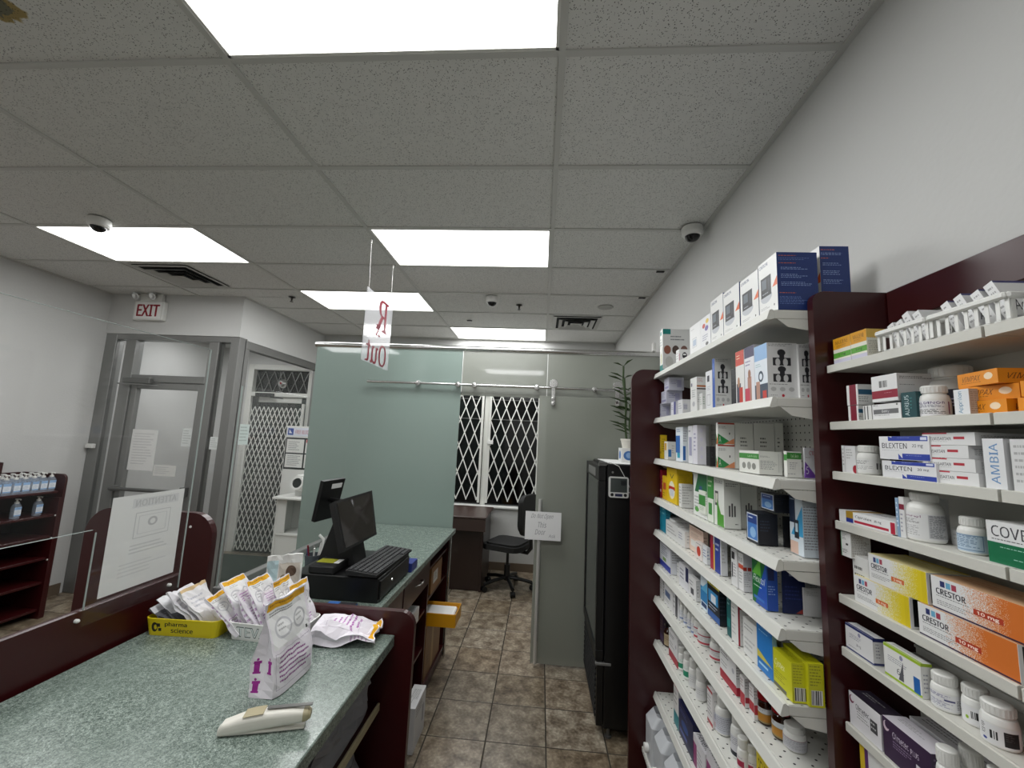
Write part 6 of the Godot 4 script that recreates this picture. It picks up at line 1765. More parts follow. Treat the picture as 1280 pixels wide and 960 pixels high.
	bottle("f", S[3], X2 + 0.012, 862, 1062, 722, "white_pill_bottle", "white pill bottle with a pale blue label on the fourth shelf", "white_plastic,white_plastic,.25,.78|b4c6d6|f .4 .05 .34 .9 4a6a90;l .43 .12 .28 .72 4a6484 7")
	carton("plain_carton", "plain small white carton between the two bottles of the fourth shelf", Vector3(0.885, S[3] + 0.0006, -0.915), 0.09, 0.03, 0.05, "cfcfcf|l .1 .2 .6 .5 aaa 2|l .1 .2 .6 .5 aaa 2|", "", Basis.IDENTITY, P)
	carton("green_based_carton", "white carton with dark green lower half and large lettering", Vector3(0.832, S[3] + 0.0006, -0.745), 0.10, 0.07, 0.13, "e0e0e0|t .06 .10 .8 .25 2a2a30 _ COVERSYL;l .06 .4 .6 .07 555 1;r 0 .5 1 .5 0f6a44;l .15 .58 .5 .06 a8d0bc 1;l .3 .8 .2 .06 a8d0bc 1|r 0 .5 1 .5 0f6a44|l .1 .3 .7 .3 bbb 2", "", Basis.IDENTITY, P)
	# --- fifth shelf: long cartons on edge
	put("g", "t5", S[4], X2 + 0.004, 232, 330, 300, ON, -0.1, "dark_print_carton", "white printed carton under the green-edged one on the fifth shelf", "d4d4d2|l .1 .2 .7 .5 4a4a4a 3|l .1 .2 .8 .6 555 5|", "", P)
	put("g", "t5x", S[4], X2 - 0.004, 100, 214, 115, 286, 330, "green_edged_carton", "white carton with green edge and striped end on the fifth shelf", "dededc|r 0 0 .06 1 3a8a5a;l .15 .1 .5 .25 6a6a6a 4;r .5 .45 .25 .08 333;l .15 .7 .6 .2 555 3|l .06 .05 .9 .9 8a8078 14|l .1 .2 .6 .5 aaa 3", "", P)
	var ye := "dedede|n .4 0 .55 1 d8c21c;r .92 0 .08 1 d2bb18;r .1 .1 .05 .18 2c3468;r .16 .1 .05 .18 6aa8c8;r .22 .1 .05 .18 a03c50;t .05 .34 .3 .17 20202a b CRESTOR;l .05 .56 .34 .06 777 1;l .05 .7 .42 .18 888 3;r .42 .56 .22 .16 d0632a;t .46 .585 .14 .11 f0e0d0 b 5_mg|r .08 .06 .84 .88 0d0d10;l .3 .3 .3 .4 2a2a30 4|l .1 .3 .7 .3 c8b84a 2;r 0 0 1 .1 d8c21c||dcd098"
	var oe := "dedede|n .3 0 .5 1 d0702c;r .78 0 .22 1 d0702c;r .1 .1 .05 .18 2c3468;r .16 .1 .05 .18 6aa8c8;r .22 .1 .05 .18 a03c50;t .05 .34 .3 .17 20202a b CRESTOR;l .05 .56 .34 .06 777 1;l .05 .7 .42 .18 888 3;r .42 .56 .26 .17 b03a20;t .45 .59 .19 .11 f4e4d8 b 10_mg;r 0 .95 1 .05 2a1c3c|r .08 .06 .84 .88 0d0d10|l .1 .3 .7 .3 c88a5a 2||d8b08a"
	var crest := [[-1.13, -0.975, 0.0006, ye, "yellow and white lettered carton, lower one on the fifth shelf", "yellow and white cartons", -0.012], [-1.085, -0.935, 0.0626, ye, "yellow and white lettered carton, upper one on the fifth shelf", "yellow and white cartons", 0.0], [-0.955, -0.775, 0.0006, oe, "orange and white lettered carton, lower one on the fifth shelf", "orange and white cartons", -0.012], [-0.925, -0.735, 0.0626, oe, "orange and white lettered carton, upper one on the fifth shelf", "orange and white cartons", 0.0]]
	for c in crest:
		carton("lettered_long_carton", c[4], Vector3(X2 + c[6] * 0.3 + 0.0425 - 0.0005, S[4] + c[2], (c[0] + c[1]) * 0.5), 0.085, 0.061, c[1] - c[0], c[3], c[5], Basis.IDENTITY, P)
	# --- sixth shelf
	put("h", "t6", S[5], X2 - 0.008, 160, 352, 165, ON, 422, "navy_edged_carton", "white carton with navy edges and small crest on the sixth shelf", "dededf|r 0 0 1 .1 1f2a66;r 0 .94 1 .06 1f2a66;c .48 .14 .1 .16 8a8aa4;l .15 .32 .6 .2 8a8a96 3;t .4 .6 .16 .12 3a3a44 _ 30_mg;l .1 .8 .5 .1 aaa 1|r 0 0 1 .14 1f2a66;r 0 .92 1 .08 1f2a66;l .25 .2 .4 .6 9a9aa4 5|r 0 .8 1 .2 1f2a66;l .1 .2 .7 .4 aaa 3", "", P)
	put("h", "t6", S[5], X2 - 0.008, 424, 650, 322, ON, 712, "lime_edged_carton", "white carton with lime green edges and a pen cross on the sixth shelf", "dededc|r 0 0 1 .1 9ab82a;r 0 .92 1 .08 9ab82a;c .45 .14 .1 .16 8a8aa4;l .12 .32 .6 .2 8a8a96 3;t .36 .58 .18 .18 2a2a34 _ 60;d .4 .3 .14 .6 55555c;r .8 .5 .16 .46 1f5fa8|r 0 0 1 .1 9ab82a;l .2 .3 .5 .6 9a9aa4 5|r 0 .8 1 .2 9ab82a;l .1 .2 .7 .4 aaa 3", "", P)
	var wb := "white_plastic,white_plastic,.28,.86|dededf|l .42 .1 .3 .2 7a7a9a 3;r .62 .34 .12 .1 3a3a6a;l .42 .5 .3 .4 8a8aa4 5;l .76 .3 .1 .6 55555a 6"
	bottle("h", S[5], X2 - 0.004, 700, 888, 380, "white_pill_bottle", "white pill bottle with violet print next to the lime-edged carton", wb)
	bottle("h", S[5], X2 + 0.012, 890, 1082, 460, "white_pill_bottle", "white pill bottle with barcode and green leaf mark on the sixth shelf", "white_plastic,white_plastic,.28,.9|dededf|b .56 .25 .1 .5 k;c .5 .6 .05 .2 8ab02a;l .7 .2 .15 .6 777 5")
	bottle("h", S[5], X2 - 0.004, 1002, 1252, 560, "white_pill_bottle", "white pill bottle with barcode and black panel on the sixth shelf", "white_plastic,white_plastic,.26,.88|dededf|l .46 .1 .05 .6 444 6;b .54 .3 .08 .5 k;c .47 .8 .05 .15 2a3a8a;r .66 .2 .14 .75 0e0e12;l .67 .3 .1 .4 555 4")
	carton("bright_orange_carton", "bright orange carton beside the black-panelled bottle", Vector3(0.825, S[5] + 0.0006, -0.725), 0.09, 0.055, 0.08, "d9611c|d .5 .3 .5 .4 e88a50|d .1 .3 .5 .4 e88a50|", "", Basis.IDENTITY, P)
	# --- seventh shelf
	put("h", "t7", S[6], X2 - 0.008, 185, 402, 640, ON, -0.05, "dark_topped_carton", "white long carton with dark top and wine crescent on the seventh shelf", "dcdade|c .02 .1 .16 .24 6a1c3c;c .06 .1 .13 .18 dcdade;t .22 .25 .42 .17 2a2a34 _ Olmetec;l .25 .45 .4 .25 888 3;r .68 .35 .22 .35 3a3a3e;l .70 .4 .18 .25 ccc 2|l .1 .1 .8 .8 aaa 6|r 0 0 1 1 2a2430;l .1 .3 .6 .3 888 2", "", P)
	put("h", "t7", S[6], X2 - 0.008, 424, 716, 882, ON, -0.05, "plum_carton", "plum coloured long carton with white lettering on the seventh shelf", "35213f|c .02 .08 .14 .26 c8b4c0;c .06 .06 .12 .2 35213f;t .22 .22 .34 .17 d8d0dc _ Olmetec;t .6 .28 .16 .13 d8d0dc _ PLUS;l .22 .45 .4 .2 8a7a94 3;r .7 .55 .22 .3 cfcbd2;t .74 .6 .14 .2 3a2a44 _ 25|l .1 .1 .8 .8 6a5a74 6|r 0 0 1 1 cfcbd2;l .1 .3 .6 .3 999 3", "", P)
	carton("dark_topped_carton", "white carton standing behind the plum coloured one", Vector3(0.872, S[6] + 0.0006, -0.99), 0.055, 0.075, 0.18, "dcdade|l .1 .3 .6 .3 999 3|l .1 .1 .8 .8 aaa 6|l .05 .1 .9 .7 777 4", "", Basis.IDENTITY, P)
	bottle("h", S[6], X2 - 0.006, 742, 905, 850, "white_pill_bottle", "white pill bottle next to the plum carton on the seventh shelf", wb)
	bottle("h", S[6], X2 + 0.03, 886, 1060, 850, "white_pill_bottle", "white pill bottle, second on the seventh shelf", wb)
	bottle("h", S[6], X2 - 0.006, 1075, 1270, 1000, "white_pill_bottle", "white pill bottle at the frame's edge on the seventh shelf", wb)
	# --- eighth shelf
	put("h", "t8", S[7], X2 - 0.008, 286, 520, 960, ON, -0.06, "yellow_ended_carton", "white carton with yellow end and violet stripe on the eighth shelf", "dcdcda|r 0 0 .14 1 d8bb2a;r .14 0 .1 1 5a2a6a;l .3 .2 .5 .4 888 3|l .1 .1 .8 .8 aaa 6|r 0 0 .14 1 d8bb2a;r .14 0 .1 1 5a2a6a;t .4 .3 .4 .4 555 _ LETROZOL", "", P)

func basket(z0: float, z1: float, label: String) -> void:
	var y: float = NEAR_SHELVES[0] + 0.0006
	var x0 := 0.777
	var x1 := 0.925
	var t := thing("storage_basket", label, "basket", Vector3((x0 + x1) * 0.5, y, (z0 + z1) * 0.5))
	var hx := (x1 - x0) * 0.5
	var hz := (z1 - z0) * 0.5
	slab("base", Vector3(-hx + 0.008, 0, -hz + 0.006), Vector3(hx - 0.008, 0.008, hz - 0.006), M.white_plastic, t, 0.002)
	var st := new_st()
	for s in [-1.0, 1.0]:
		span(st, Vector3(s * hx - 0.005, 0.040, -hz), Vector3(s * hx + 0.005, 0.052, hz), 0.003)
		span(st, Vector3(-hx, 0.040, s * hz - 0.004), Vector3(hx, 0.052, s * hz + 0.004), 0.003)
	obj("rim", st, M.white_plastic, t)
	var n := int((z1 - z0) / 0.017)
	for k in n + 1:
		var z := -hz + (z1 - z0) * k / n
		z = clampf(z, -hz + 0.003, hz - 0.003)
		for s in [-1.0, 1.0]:
			slab("slat", Vector3(s * (hx - 0.004) - 0.0015, 0.006, z - 0.0035), Vector3(s * (hx - 0.002) + 0.0015, 0.042, z + 0.0035), M.white_plastic, t)
	for k in 7:
		var x := -hx + 0.012 + (2.0 * hx - 0.024) * k / 6.0
		for s in [-1.0, 1.0]:
			slab("slat", Vector3(x - 0.0035, 0.006, s * (hz - 0.003) - 0.001), Vector3(x + 0.0035, 0.042, s * (hz - 0.003) + 0.001), M.white_plastic, t)

# ---------------------------------------------------------------- things on and under the counters
# a paper bag: flat bottom, closed top, creased sides; origin at the middle of its base, broad faces towards +z and -z
func bag_mesh(w: float, h: float, d: float, sd: int, fr: Dictionary, sr: Dictionary, top := 0.06, crease := 0.006) -> ArrayMesh:
	var st := new_st()
	var f := noise(sd, 9.0, 3)
	var nx := 9
	var ny := 12
	var at := func(i: int, j: int, side: float) -> Vector3:
		var s := float(i) / nx * 2.0 - 1.0
		var t := float(j) / ny
		var bulge := lerpf(1.0, top, smoothstep(0.15, 1.0, t))
		var edge_on := 1.0 - pow(absf(s), 6.0) * 0.25
		var z := side * d * 0.5 * bulge * edge_on
		var fall := minf(1.0, t * 6.0)
		z += crease * f.get_noise_3d(s * 0.12, t * 0.2, side * 0.3) * 2.2 * fall
		var x := s * w * 0.5 * (1.0 + 0.03 * f.get_noise_2d(t * 0.3, side) * fall)
		var y := t * h + crease * 0.8 * f.get_noise_2d(s * 0.3 + 5.0, t * 0.2) * fall
		return Vector3(x, y, z)
	var put_tri := func(p: Array, uv: Array) -> void:
		var a: Vector3 = p[0]
		var b: Vector3 = p[1]
		var c: Vector3 = p[2]
		var n := (c - a).cross(b - a).normalized()
		for k in 3:
			st.set_normal(n)
			st.set_uv(uv[k])
			st.add_vertex(p[k])
	for side in [1.0, -1.0]:
		for i in nx:
			for j in ny:
				var q := [at.call(i, j + 1, side), at.call(i + 1, j + 1, side), at.call(i + 1, j, side), at.call(i, j, side)]
				var uv := []
				for k in [[i, j + 1], [i + 1, j + 1], [i + 1, j], [i, j]]:
					var u := float(k[0]) / nx
					if side < 0.0:
						u = 1.0 - u
					uv.append(fr.uv.position + Vector2(u, 1.0 - float(k[1]) / ny) * fr.uv.size)
				if side > 0.0:
					put_tri.call([q[0], q[1], q[2]], [uv[0], uv[1], uv[2]])
					put_tri.call([q[0], q[2], q[3]], [uv[0], uv[2], uv[3]])
				else:
					put_tri.call([q[1], q[0], q[3]], [uv[1], uv[0], uv[3]])
					put_tri.call([q[1], q[3], q[2]], [uv[1], uv[3], uv[2]])
	for e in [0, nx]:
		for j in ny:
			var a: Vector3 = at.call(e, j + 1, -1.0)
			var b: Vector3 = at.call(e, j + 1, 1.0)
			var c: Vector3 = at.call(e, j, 1.0)
			var g: Vector3 = at.call(e, j, -1.0)
			var sgn := -1.0 if e == 0 else 1.0
			var fold := 0.16 * d * sin(PI * clampf((float(j) + 0.5) / ny * 1.1, 0, 1))
			var m1 := (a + b) * 0.5 - Vector3(sgn * 0.16 * d * sin(PI * minf(1.0, float(j + 1) / ny)), 0, 0)
			var m0 := (c + g) * 0.5 - Vector3(sgn * 0.16 * d * sin(PI * float(j) / ny), 0, 0)
			var v1 := 1.0 - float(j + 1) / ny
			var v0 := 1.0 - float(j) / ny
			var U := func(u: float, v: float) -> Vector2:
				return sr.uv.position + Vector2(u, v) * sr.uv.size
			var t1 := [[a, m1, m0, g], [0.0, 0.5]]
			var t2 := [[m1, b, c, m0], [0.5, 1.0]]
			for t in [t1, t2]:
				var q: Array = t[0]
				var uu: Array = t[1]
				var uv := [U.call(uu[0], v1), U.call(uu[1], v1), U.call(uu[1], v0), U.call(uu[0], v0)]
				if e == 0:
					put_tri.call([q[0], q[1], q[2]], [uv[0], uv[1], uv[2]])
					put_tri.call([q[0], q[2], q[3]], [uv[0], uv[2], uv[3]])
				else:
					put_tri.call([q[1], q[0], q[3]], [uv[1], uv[0], uv[3]])
					put_tri.call([q[1], q[3], q[2]], [uv[1], uv[3], uv[2]])
	for i in nx:
		for j in [0, ny]:
			var q := [at.call(i, j, -1.0), at.call(i + 1, j, -1.0), at.call(i + 1, j, 1.0), at.call(i, j, 1.0)]
			poly(st, q, Vector3(0, h * 0.5, 0))
	return st.commit()

const BAG_LABEL := "r .04 .10 .92 .42 e6e6e6;l .08 .12 .5 .06 777 2;c .12 .22 .38 .22 c4c4c8;c .16 .245 .3 .17 e6e6e6;c .54 .22 .38 .22 b8b8bc;c .58 .245 .3 .17 e6e6e6;l .2 .27 .22 .1 aaa 2;l .62 .27 .22 .1 aaa 2;r .86 .47 .05 .04 333;r .04 .02 .92 .08 e0a81c;l .1 .035 .6 .05 a8741c 1"
func rx_bag(called: String, label: String, at: Vector3, w: float, h: float, d: float, turn: Basis, sd: int, front: String, side: String, base := "e2dde4", group := "", top := 0.06, crease := 0.006) -> MeshInstance3D:
	var fr: Dictionary
	var sr: Dictionary
	while true:
		fr = face(w, h, base, front, 1500.0)
		sr = face(d, h, base, side, 1500.0)
		if fr.sheet == sr.sheet:
			break
	var o := obj(called, bag_mesh(w, h, d, sd, fr, sr, top, crease), fr.sheet.matt)
	o.transform = Transform3D(turn, at)
	tag(o, label, "paper bag" if base != "55555a" else "pouch", group)
	return o

func tray(called: String, label: String, at: Vector3, turn: float, w: float, h: float, d: float, m: Material, front: Dictionary) -> Node3D:
	var t := thing(called, label, "tray", at, "", turn)
	var st := new_st()
	var lo := rounded(-w * 0.46, -d * 0.44, w * 0.46, d * 0.44, [0.02, 0.02, 0.02, 0.02], 4)
	var hi := rounded(-w * 0.5, -d * 0.5, w * 0.5, d * 0.5, [0.025, 0.025, 0.025, 0.025], 4)
	var lo2 := rounded(-w * 0.45, -d * 0.425, w * 0.45, d * 0.425, [0.02, 0.02, 0.02, 0.02], 4)
	var hi2 := rounded(-w * 0.485, -d * 0.48, w * 0.485, d * 0.48, [0.022, 0.022, 0.022, 0.022], 4)
	prism(st, lo, 0.0, 0.004, 1)
	for i in lo.size():
		var j := (i + 1) % lo.size()
		poly(st, [Vector3(lo[i].x, 0.0, lo[i].y), Vector3(lo[j].x, 0.0, lo[j].y), Vector3(hi[j].x, h, hi[j].y), Vector3(hi[i].x, h, hi[i].y)], Vector3(0, h * 0.5, 0))
		poly(st, [Vector3(lo2[i].x, 0.004, lo2[i].y), Vector3(lo2[j].x, 0.004, lo2[j].y), Vector3(hi2[j].x, h, hi2[j].y), Vector3(hi2[i].x, h, hi2[i].y)], Vector3(lo2[i].x * 3.0, h * 0.5, lo2[i].y * 3.0))
		poly(st, [Vector3(hi[i].x, h, hi[i].y), Vector3(hi[j].x, h, hi[j].y), Vector3(hi2[j].x, h + 0.001, hi2[j].y), Vector3(hi2[i].x, h + 0.001, hi2[i].y)], Vector3(0, -1, 0))
	obj("body", st, m, t)
	var y0 := h * 0.12
	var y1 := h * 0.88
	var z0 := d * (0.44 + 0.06 * 0.12) + 0.0008
	var z1 := d * (0.44 + 0.06 * 0.88) + 0.0008
	var x0 := -w * 0.40
	var x1 := w * 0.40
	obj("lettering", print_quad([Vector3(x0, y1, z1), Vector3(x1, y1, z1), Vector3(x1, y0, z0), Vector3(x0, y0, z0)], front), front.sheet.glossy, t)
	return t

# a shape drawn out along x: stations of [x, half width, bottom, top]
func loft(st: SurfaceTool, stations: Array, n := 14, power := 3.0) -> void:
	var rings := []
	var fine := []
	for k in stations.size() - 1:
		for j in 5:
			var p: Array = stations[k]
			var q: Array = stations[k + 1]
			var pre: Array = stations[maxi(k - 1, 0)]
			var post: Array = stations[mini(k + 2, stations.size() - 1)]
			var e := []
			for m in 4:
				e.append(lerpf(p[0], q[0], j / 5.0) if m == 0 else cubic_interpolate(p[m], q[m], pre[m], post[m], j / 5.0))
			fine.append(e)
	fine.append(stations[-1])
	n *= 2
	for s in fine:
		var ring := []
		for i in n:
			var a := TAU * i / n
			var cx := signf(cos(a)) * pow(absf(cos(a)), 2.0 / power)
			var sy := signf(sin(a)) * pow(absf(sin(a)), 2.0 / power)
			ring.append(Vector3(s[0], (s[2] + s[3]) * 0.5 + sy * (s[3] - s[2]) * 0.5, cx * s[1]))
		rings.append(ring)
	for k in rings.size() - 1:
		var c := Vector3.ZERO
		for p in rings[k] + rings[k + 1]:
			c += p
		c /= 2.0 * n
		for i in n:
			var j := (i + 1) % n
			poly(st, [rings[k][i], rings[k][j], rings[k + 1][j], rings[k + 1][i]], c)
	poly(st, rings[0], (rings[1][0] + rings[1][n / 2]) * 0.5)
	poly(st, rings[-1], (rings[-2][0] + rings[-2][n / 2]) * 0.5)

func slab4(st: SurfaceTool, q: Array, thick: float) -> Vector3:
	var a: Vector3 = q[0]
	var n := ((q[2] as Vector3) - a).cross((q[1] as Vector3) - a).normalized()
	var b := []
	var c := Vector3.ZERO
	for p in q:
		b.append(p - n * thick)
		c += p - n * thick * 0.5
	c /= 4.0
	poly(st, q, c)
	poly(st, b, c)
	for i in 4:
		var j := (i + 1) % 4
		poly(st, [q[i], q[j], b[j], b[i]], c)
	return n

func inset(q: Array, f: float, off: Vector3) -> Array:
	var c: Vector3 = (q[0] + q[1] + q[2] + q[3]) * 0.25
	var out := []
	for p in q:
		out.append(c + (p - c) * f + off)
	return out

func build_counter_things() -> void:
	var y := COUNTER + 0.0006
	# ---- yellow tray with grey pouches
	var fy := face(0.21, 0.045, "dcc714", "c .02 .12 .1 .75 1c1a10;c .06 .3 .05 .4 dcc714;r .10 .2 .06 .28 1c1a10;r .13 .55 .05 .25 1c1a10;t .24 .06 .36 .40 1c1a10 b pharma;t .34 .52 .36 .36 1c1a10 b science", 2200.0)
	tray("yellow_tray", "yellow plastic tray with black lettering, full of grey pouches", Vector3(-1.238, y, -1.54), 0.05, 0.27, 0.058, 0.145, M.yellow, fy)
	var ft := face(0.21, 0.045, "e4e4e2", "t .06 .12 .52 .76 26302e b TEVA;t .065 .16 .51 .68 dfe6e4 _ TEVA", 2200.0)
	tray("white_tray", "white plastic tray with outlined capital letters, full of paper bags", Vector3(-0.935, y, -1.545), -0.05, 0.28, 0.058, 0.14, M.white_plastic, ft)
	# pouches and bags leaning in the yellow tray (leaning over to the right)
	var pouch := "r .0 .0 1 .2 cfcfd2;l .1 .3 .7 .3 77777c 3"
	var back_lean := func(yaw: float, tilt: float) -> Basis:
		return Basis(Vector3.UP, PI / 2.0 + yaw) * Basis(Vector3.RIGHT, -tilt)
	rx_bag("grey_pouch", "charcoal pouch lying against the maroon board in the yellow tray", Vector3(-1.262, y + 0.018, -1.54), 0.115, 0.125, 0.026, back_lean.call(0.05, 1.05), 3, pouch, "", "55555a", "pouches in the yellow tray", 0.3)
	rx_bag("grey_pouch", "charcoal and white pouch, middle one in the yellow tray", Vector3(-1.220, y + 0.018, -1.54), 0.115, 0.165, 0.022, back_lean.call(-0.05, 0.98), 4, "r 0 .0 1 .5 d6d6d8", "", "55555a", "pouches in the yellow tray", 0.3)
	rx_bag("paper_bag", "crumpled pale paper bag at the right of the yellow tray", Vector3(-1.178, y + 0.018, -1.54), 0.115, 0.18, 0.022, back_lean.call(0.04, 0.88), 5, "l .1 .2 .7 .3 b8b8c0 3", "", "d6d4d8", "pale bags between the trays", 0.25, 0.009)
	rx_bag("paper_bag", "crumpled pale paper bag with a tan edge between the trays", Vector3(-1.138, y + 0.018, -1.54), 0.11, 0.185, 0.02, back_lean.call(0.0, 0.82), 6, "r 0 0 1 .07 c8ae84;l .1 .2 .7 .3 b8b8c0 3", "", "dcdadc", "pale bags between the trays", 0.25, 0.008)
	# prescription bags in the white tray, leaning back like files
	var lab := ["with a round stamp, first in the white tray", "with orange strip, second in the white tray", "printed in violet only, third in the white tray", "with orange strip, fourth in the white tray", "printed in violet only, fifth in the white tray", "with orange strip, sixth in the white tray", "with orange strip, last in the white tray"]
	for k in 7:
		rx_bag("prescription_bag", "white prescription bag " + lab[k], Vector3(-1.035 + 0.0365 * k, y + 0.014, -1.545 + [0.006, -0.006, 0.004, -0.004, 0.005, 0.0, -0.005][k]), 0.115, [0.175, 0.21, 0.17, 0.205, 0.165, 0.20, 0.18][k], 0.02, back_lean.call([0.08, -0.03, 0.02, -0.04, -0.01, 0.02, -0.02][k], [0.82, 0.68, 0.62, 0.55, 0.48, 0.42, 0.34][k]), 20 + k, ("l .15 .05 .6 .2 b07ab8 4;f .1 .35 .8 .4 a08ab0;l .15 .4 .7 .3 a06aa8 5" if k == 2 or k == 4 else BAG_LABEL + ";l .12 .62 .7 .25 a06aa8 5"), "l .1 .2 .8 .6 b08ab4 5", "e2dde4", "prescription bags in the white tray", 0.1, 0.006)
	# ---- the standing bag
	var mort := "c .18 .60 .10 .03 9a2a8c;r .10 .63 .28 .03 9a2a8c;r .14 .65 .2 .10 9a2a8c;r .10 .74 .28 .02 9a2a8c;r .66 .63 .22 .03 9a2a8c;r .70 .65 .15 .10 9a2a8c;c .72 .60 .08 .03 9a2a8c;r .66 .74 .22 .02 9a2a8c;c .16 .80 .10 .03 9a2a8c;r .08 .83 .30 .03 9a2a8c;r .12 .85 .22 .09 9a2a8c;r .08 .93 .30 .02 9a2a8c"
	var face1 := BAG_LABEL + ";f .05 .56 .9 .38 6a5a78;l .12 .59 .76 .31 7a2a78 6"
	rx_bag("prescription_bag", "standing white prescription bag with purple mortars on its side", Vector3(-0.742, y, -1.288), 0.18, 0.243, 0.095, Basis(Vector3.UP, PI / 2.0 - 0.05) * Basis(Vector3.RIGHT, -0.05), 40, face1, mort, "e4dfe6", "", 0.05, 0.005)
	# ---- the lying bag
	rx_bag("prescription_bag", "white prescription bag lying flat at the counter's corner", Vector3(-0.772, y + 0.036, -1.535), 0.125, 0.215, 0.058, Basis(Vector3.UP, 0.12) * Basis(Vector3.BACK, -PI / 2.0) * Basis(Vector3.UP, -1.50), 41, "r .05 .02 .9 .08 e0a81c;f .3 .3 .5 .5 8a7a90;l .2 .3 .6 .5 a05aa0 6", "l .1 .1 .8 .3 b08ab4 5", "e4dfe6", "", 0.25, 0.014)
	# ---- stapler
	var a := Vector3(-0.752, y, -1.058)
	var b := Vector3(-0.557, y, -1.118)
	var t := thing("stapler", "ivory and tan stapler lying on the green counter", "stapler", (a + b) * 0.5, "", atan2(-(b - a).z, (b - a).x))
	var st := new_st()
	loft(st, [[-0.103, 0.012, 0.0, 0.018], [-0.095, 0.017, 0.0, 0.028], [-0.05, 0.02, 0.002, 0.041], [0.0, 0.02, 0.008, 0.046], [0.06, 0.019, 0.012, 0.046], [0.085, 0.017, 0.014, 0.043]], 14, 3.2)
	obj("arm", st, M.ivory, t)
	st = new_st()
	loft(st, [[0.0851, 0.0172, 0.0138, 0.0432], [0.095, 0.016, 0.016, 0.041], [0.102, 0.012, 0.02, 0.036]], 14, 3.0)
	obj("tip", st, M.tan, t)
	st = new_st()
	loft(st, [[-0.05, 0.0175, 0.040, 0.0425], [-0.03, 0.018, 0.0425, 0.0455], [-0.005, 0.0175, 0.0445, 0.0475]], 12, 3.0)
	obj("grip", st, M.tan, t)
	st = new_st()
	loft(st, [[-0.09, 0.013, 0.0, 0.008], [0.0, 0.014, 0.0, 0.007], [0.09, 0.013, 0.0, 0.006]], 10, 4.0)
	obj("base", st, M.ivory, t)
	st = new_st()
	span(st, Vector3(0.0, 0.0485, -0.006), Vector3(0.104, 0.0515, 0.006), 0.001)
	obj("blade", st, M.alu_dark, t)
	t = thing("staple_remover", "small ivory tool lying behind the stapler", "tool", Vector3(-0.675, y, -1.125), "", 0.28)
	st = new_st()
	loft(st, [[-0.06, 0.008, 0.0, 0.01], [-0.03, 0.012, 0.0, 0.016], [0.03, 0.012, 0.0, 0.016], [0.06, 0.006, 0.0, 0.01]], 10, 3.0)
	obj("handle", st, M.ivory, t)
	# ---- till: cash drawer, keyboard, touch screen, customer display
	t = thing("cash_drawer", "black cash drawer under the keyboard", "cash drawer", Vector3(-0.885, y, -2.085))
	slab("case", Vector3(-0.20, 0.0, -0.21), Vector3(0.198, 0.104, 0.21), M.black, t, 0.004)
	slab("drawer_front", Vector3(0.198, 0.012, -0.2), Vector3(0.205, 0.092, 0.2), M.black, t, 0.002)
	st = new_st()
	lathe(st, [Vector2(0.0, 0.006), Vector2(0.007, 0.005), Vector2(0.008, 0.0)], Vector3(0.205, 0.055, 0.06), 10, Basis(Vector3.BACK, -PI / 2.0))
	obj("lock", st, M.chrome, t)
	t = thing("keyboard", "black computer keyboard on top of the cash drawer", "keyboard", Vector3(-0.755, y + 0.105, -2.085), "", -0.04)
	st = new_st()
	prism(st, PackedVector2Array([Vector2(-0.075, 0.006), Vector2(0.07, 0.006), Vector2(0.07, 0.016), Vector2(-0.075, 0.028)]), -0.22, 0.22, 2)
	for z in [-0.2, 0.18]:
		span(st, Vector3(-0.06, 0.0, z), Vector3(0.06, 0.007, z + 0.02))
	obj("case", st, M.black_soft, t)
	st = new_st()
	for r in 6:
		for k in 21:
			var x := -0.062 + r * 0.0235
			var z := -0.20 + k * 0.02
			if r == 5 and k > 4 and k < 11:
				continue
			box(st, Vector3(x, 0.0285 - r * 0.0019, z), Vector3(0.019, 0.008, 0.0165), 0.002, Basis(Vector3.BACK, -0.08))
	obj("keys", st, mat("key", "2a2a2c", 0.5), t)
	st = new_st()
	var q := [at_z(418, 627, -1.98), at_z(465, 613, -2.24), at_z(471, 668, -2.17), at_z(430, 690, -1.91)]
	t = thing("touch_screen_till", "black touch screen till turned towards the aisle", "till", Vector3.ZERO)
	var n := slab4(st, q, 0.035)
	obj("casing", st, M.black, t)
	st = new_st()
	slab4(st, inset(q, 0.9, n * 0.0015), 0.001)
	mat("dark_screen", "1a1512", 0.06).metallic_specular = 0.9
	obj("screen", st, M.dark_screen, t)
	st = new_st()
	var back: Vector3 = (q[0] + q[1] + q[2] + q[3]) * 0.25 - n * 0.03
	var foot := Vector3(back.x - 0.02, y + 0.106, back.z - 0.03)
	prism(st, PackedVector2Array([Vector2(foot.x - 0.11, foot.y), Vector2(foot.x + 0.08, foot.y), Vector2(back.x + 0.02, back.y - 0.05), Vector2(back.x - 0.01, back.y + 0.03), Vector2(back.x - 0.06, back.y + 0.02)]), foot.z - 0.03, foot.z + 0.10, 2)
	obj("stand", st, M.black_soft, t)
	var w := [at_z(405, 602, -2.10), at_z(432, 598, -2.25), at_z(419, 646, -2.25), at_z(393, 653, -2.10)]
	st = new_st()
	var nb := slab4(st, w, 0.022)
	obj("customer_display", st, M.black, t)
	st = new_st()
	slab4(st, [(w[0] as Vector3).lerp(w[1], 0.42).lerp((w[3] as Vector3).lerp(w[2], 0.42), 0.10) + nb * 0.001, (w[0] as Vector3).lerp(w[1], 0.9).lerp((w[3] as Vector3).lerp(w[2], 0.9), 0.10) + nb * 0.001, (w[0] as Vector3).lerp(w[1], 0.9).lerp((w[3] as Vector3).lerp(w[2], 0.9), 0.22) + nb * 0.001, (w[0] as Vector3).lerp(w[1], 0.42).lerp((w[3] as Vector3).lerp(w[2], 0.42), 0.22) + nb * 0.001], 0.001)
	obj("type_label", st, M.paper, t)
	st = new_st()
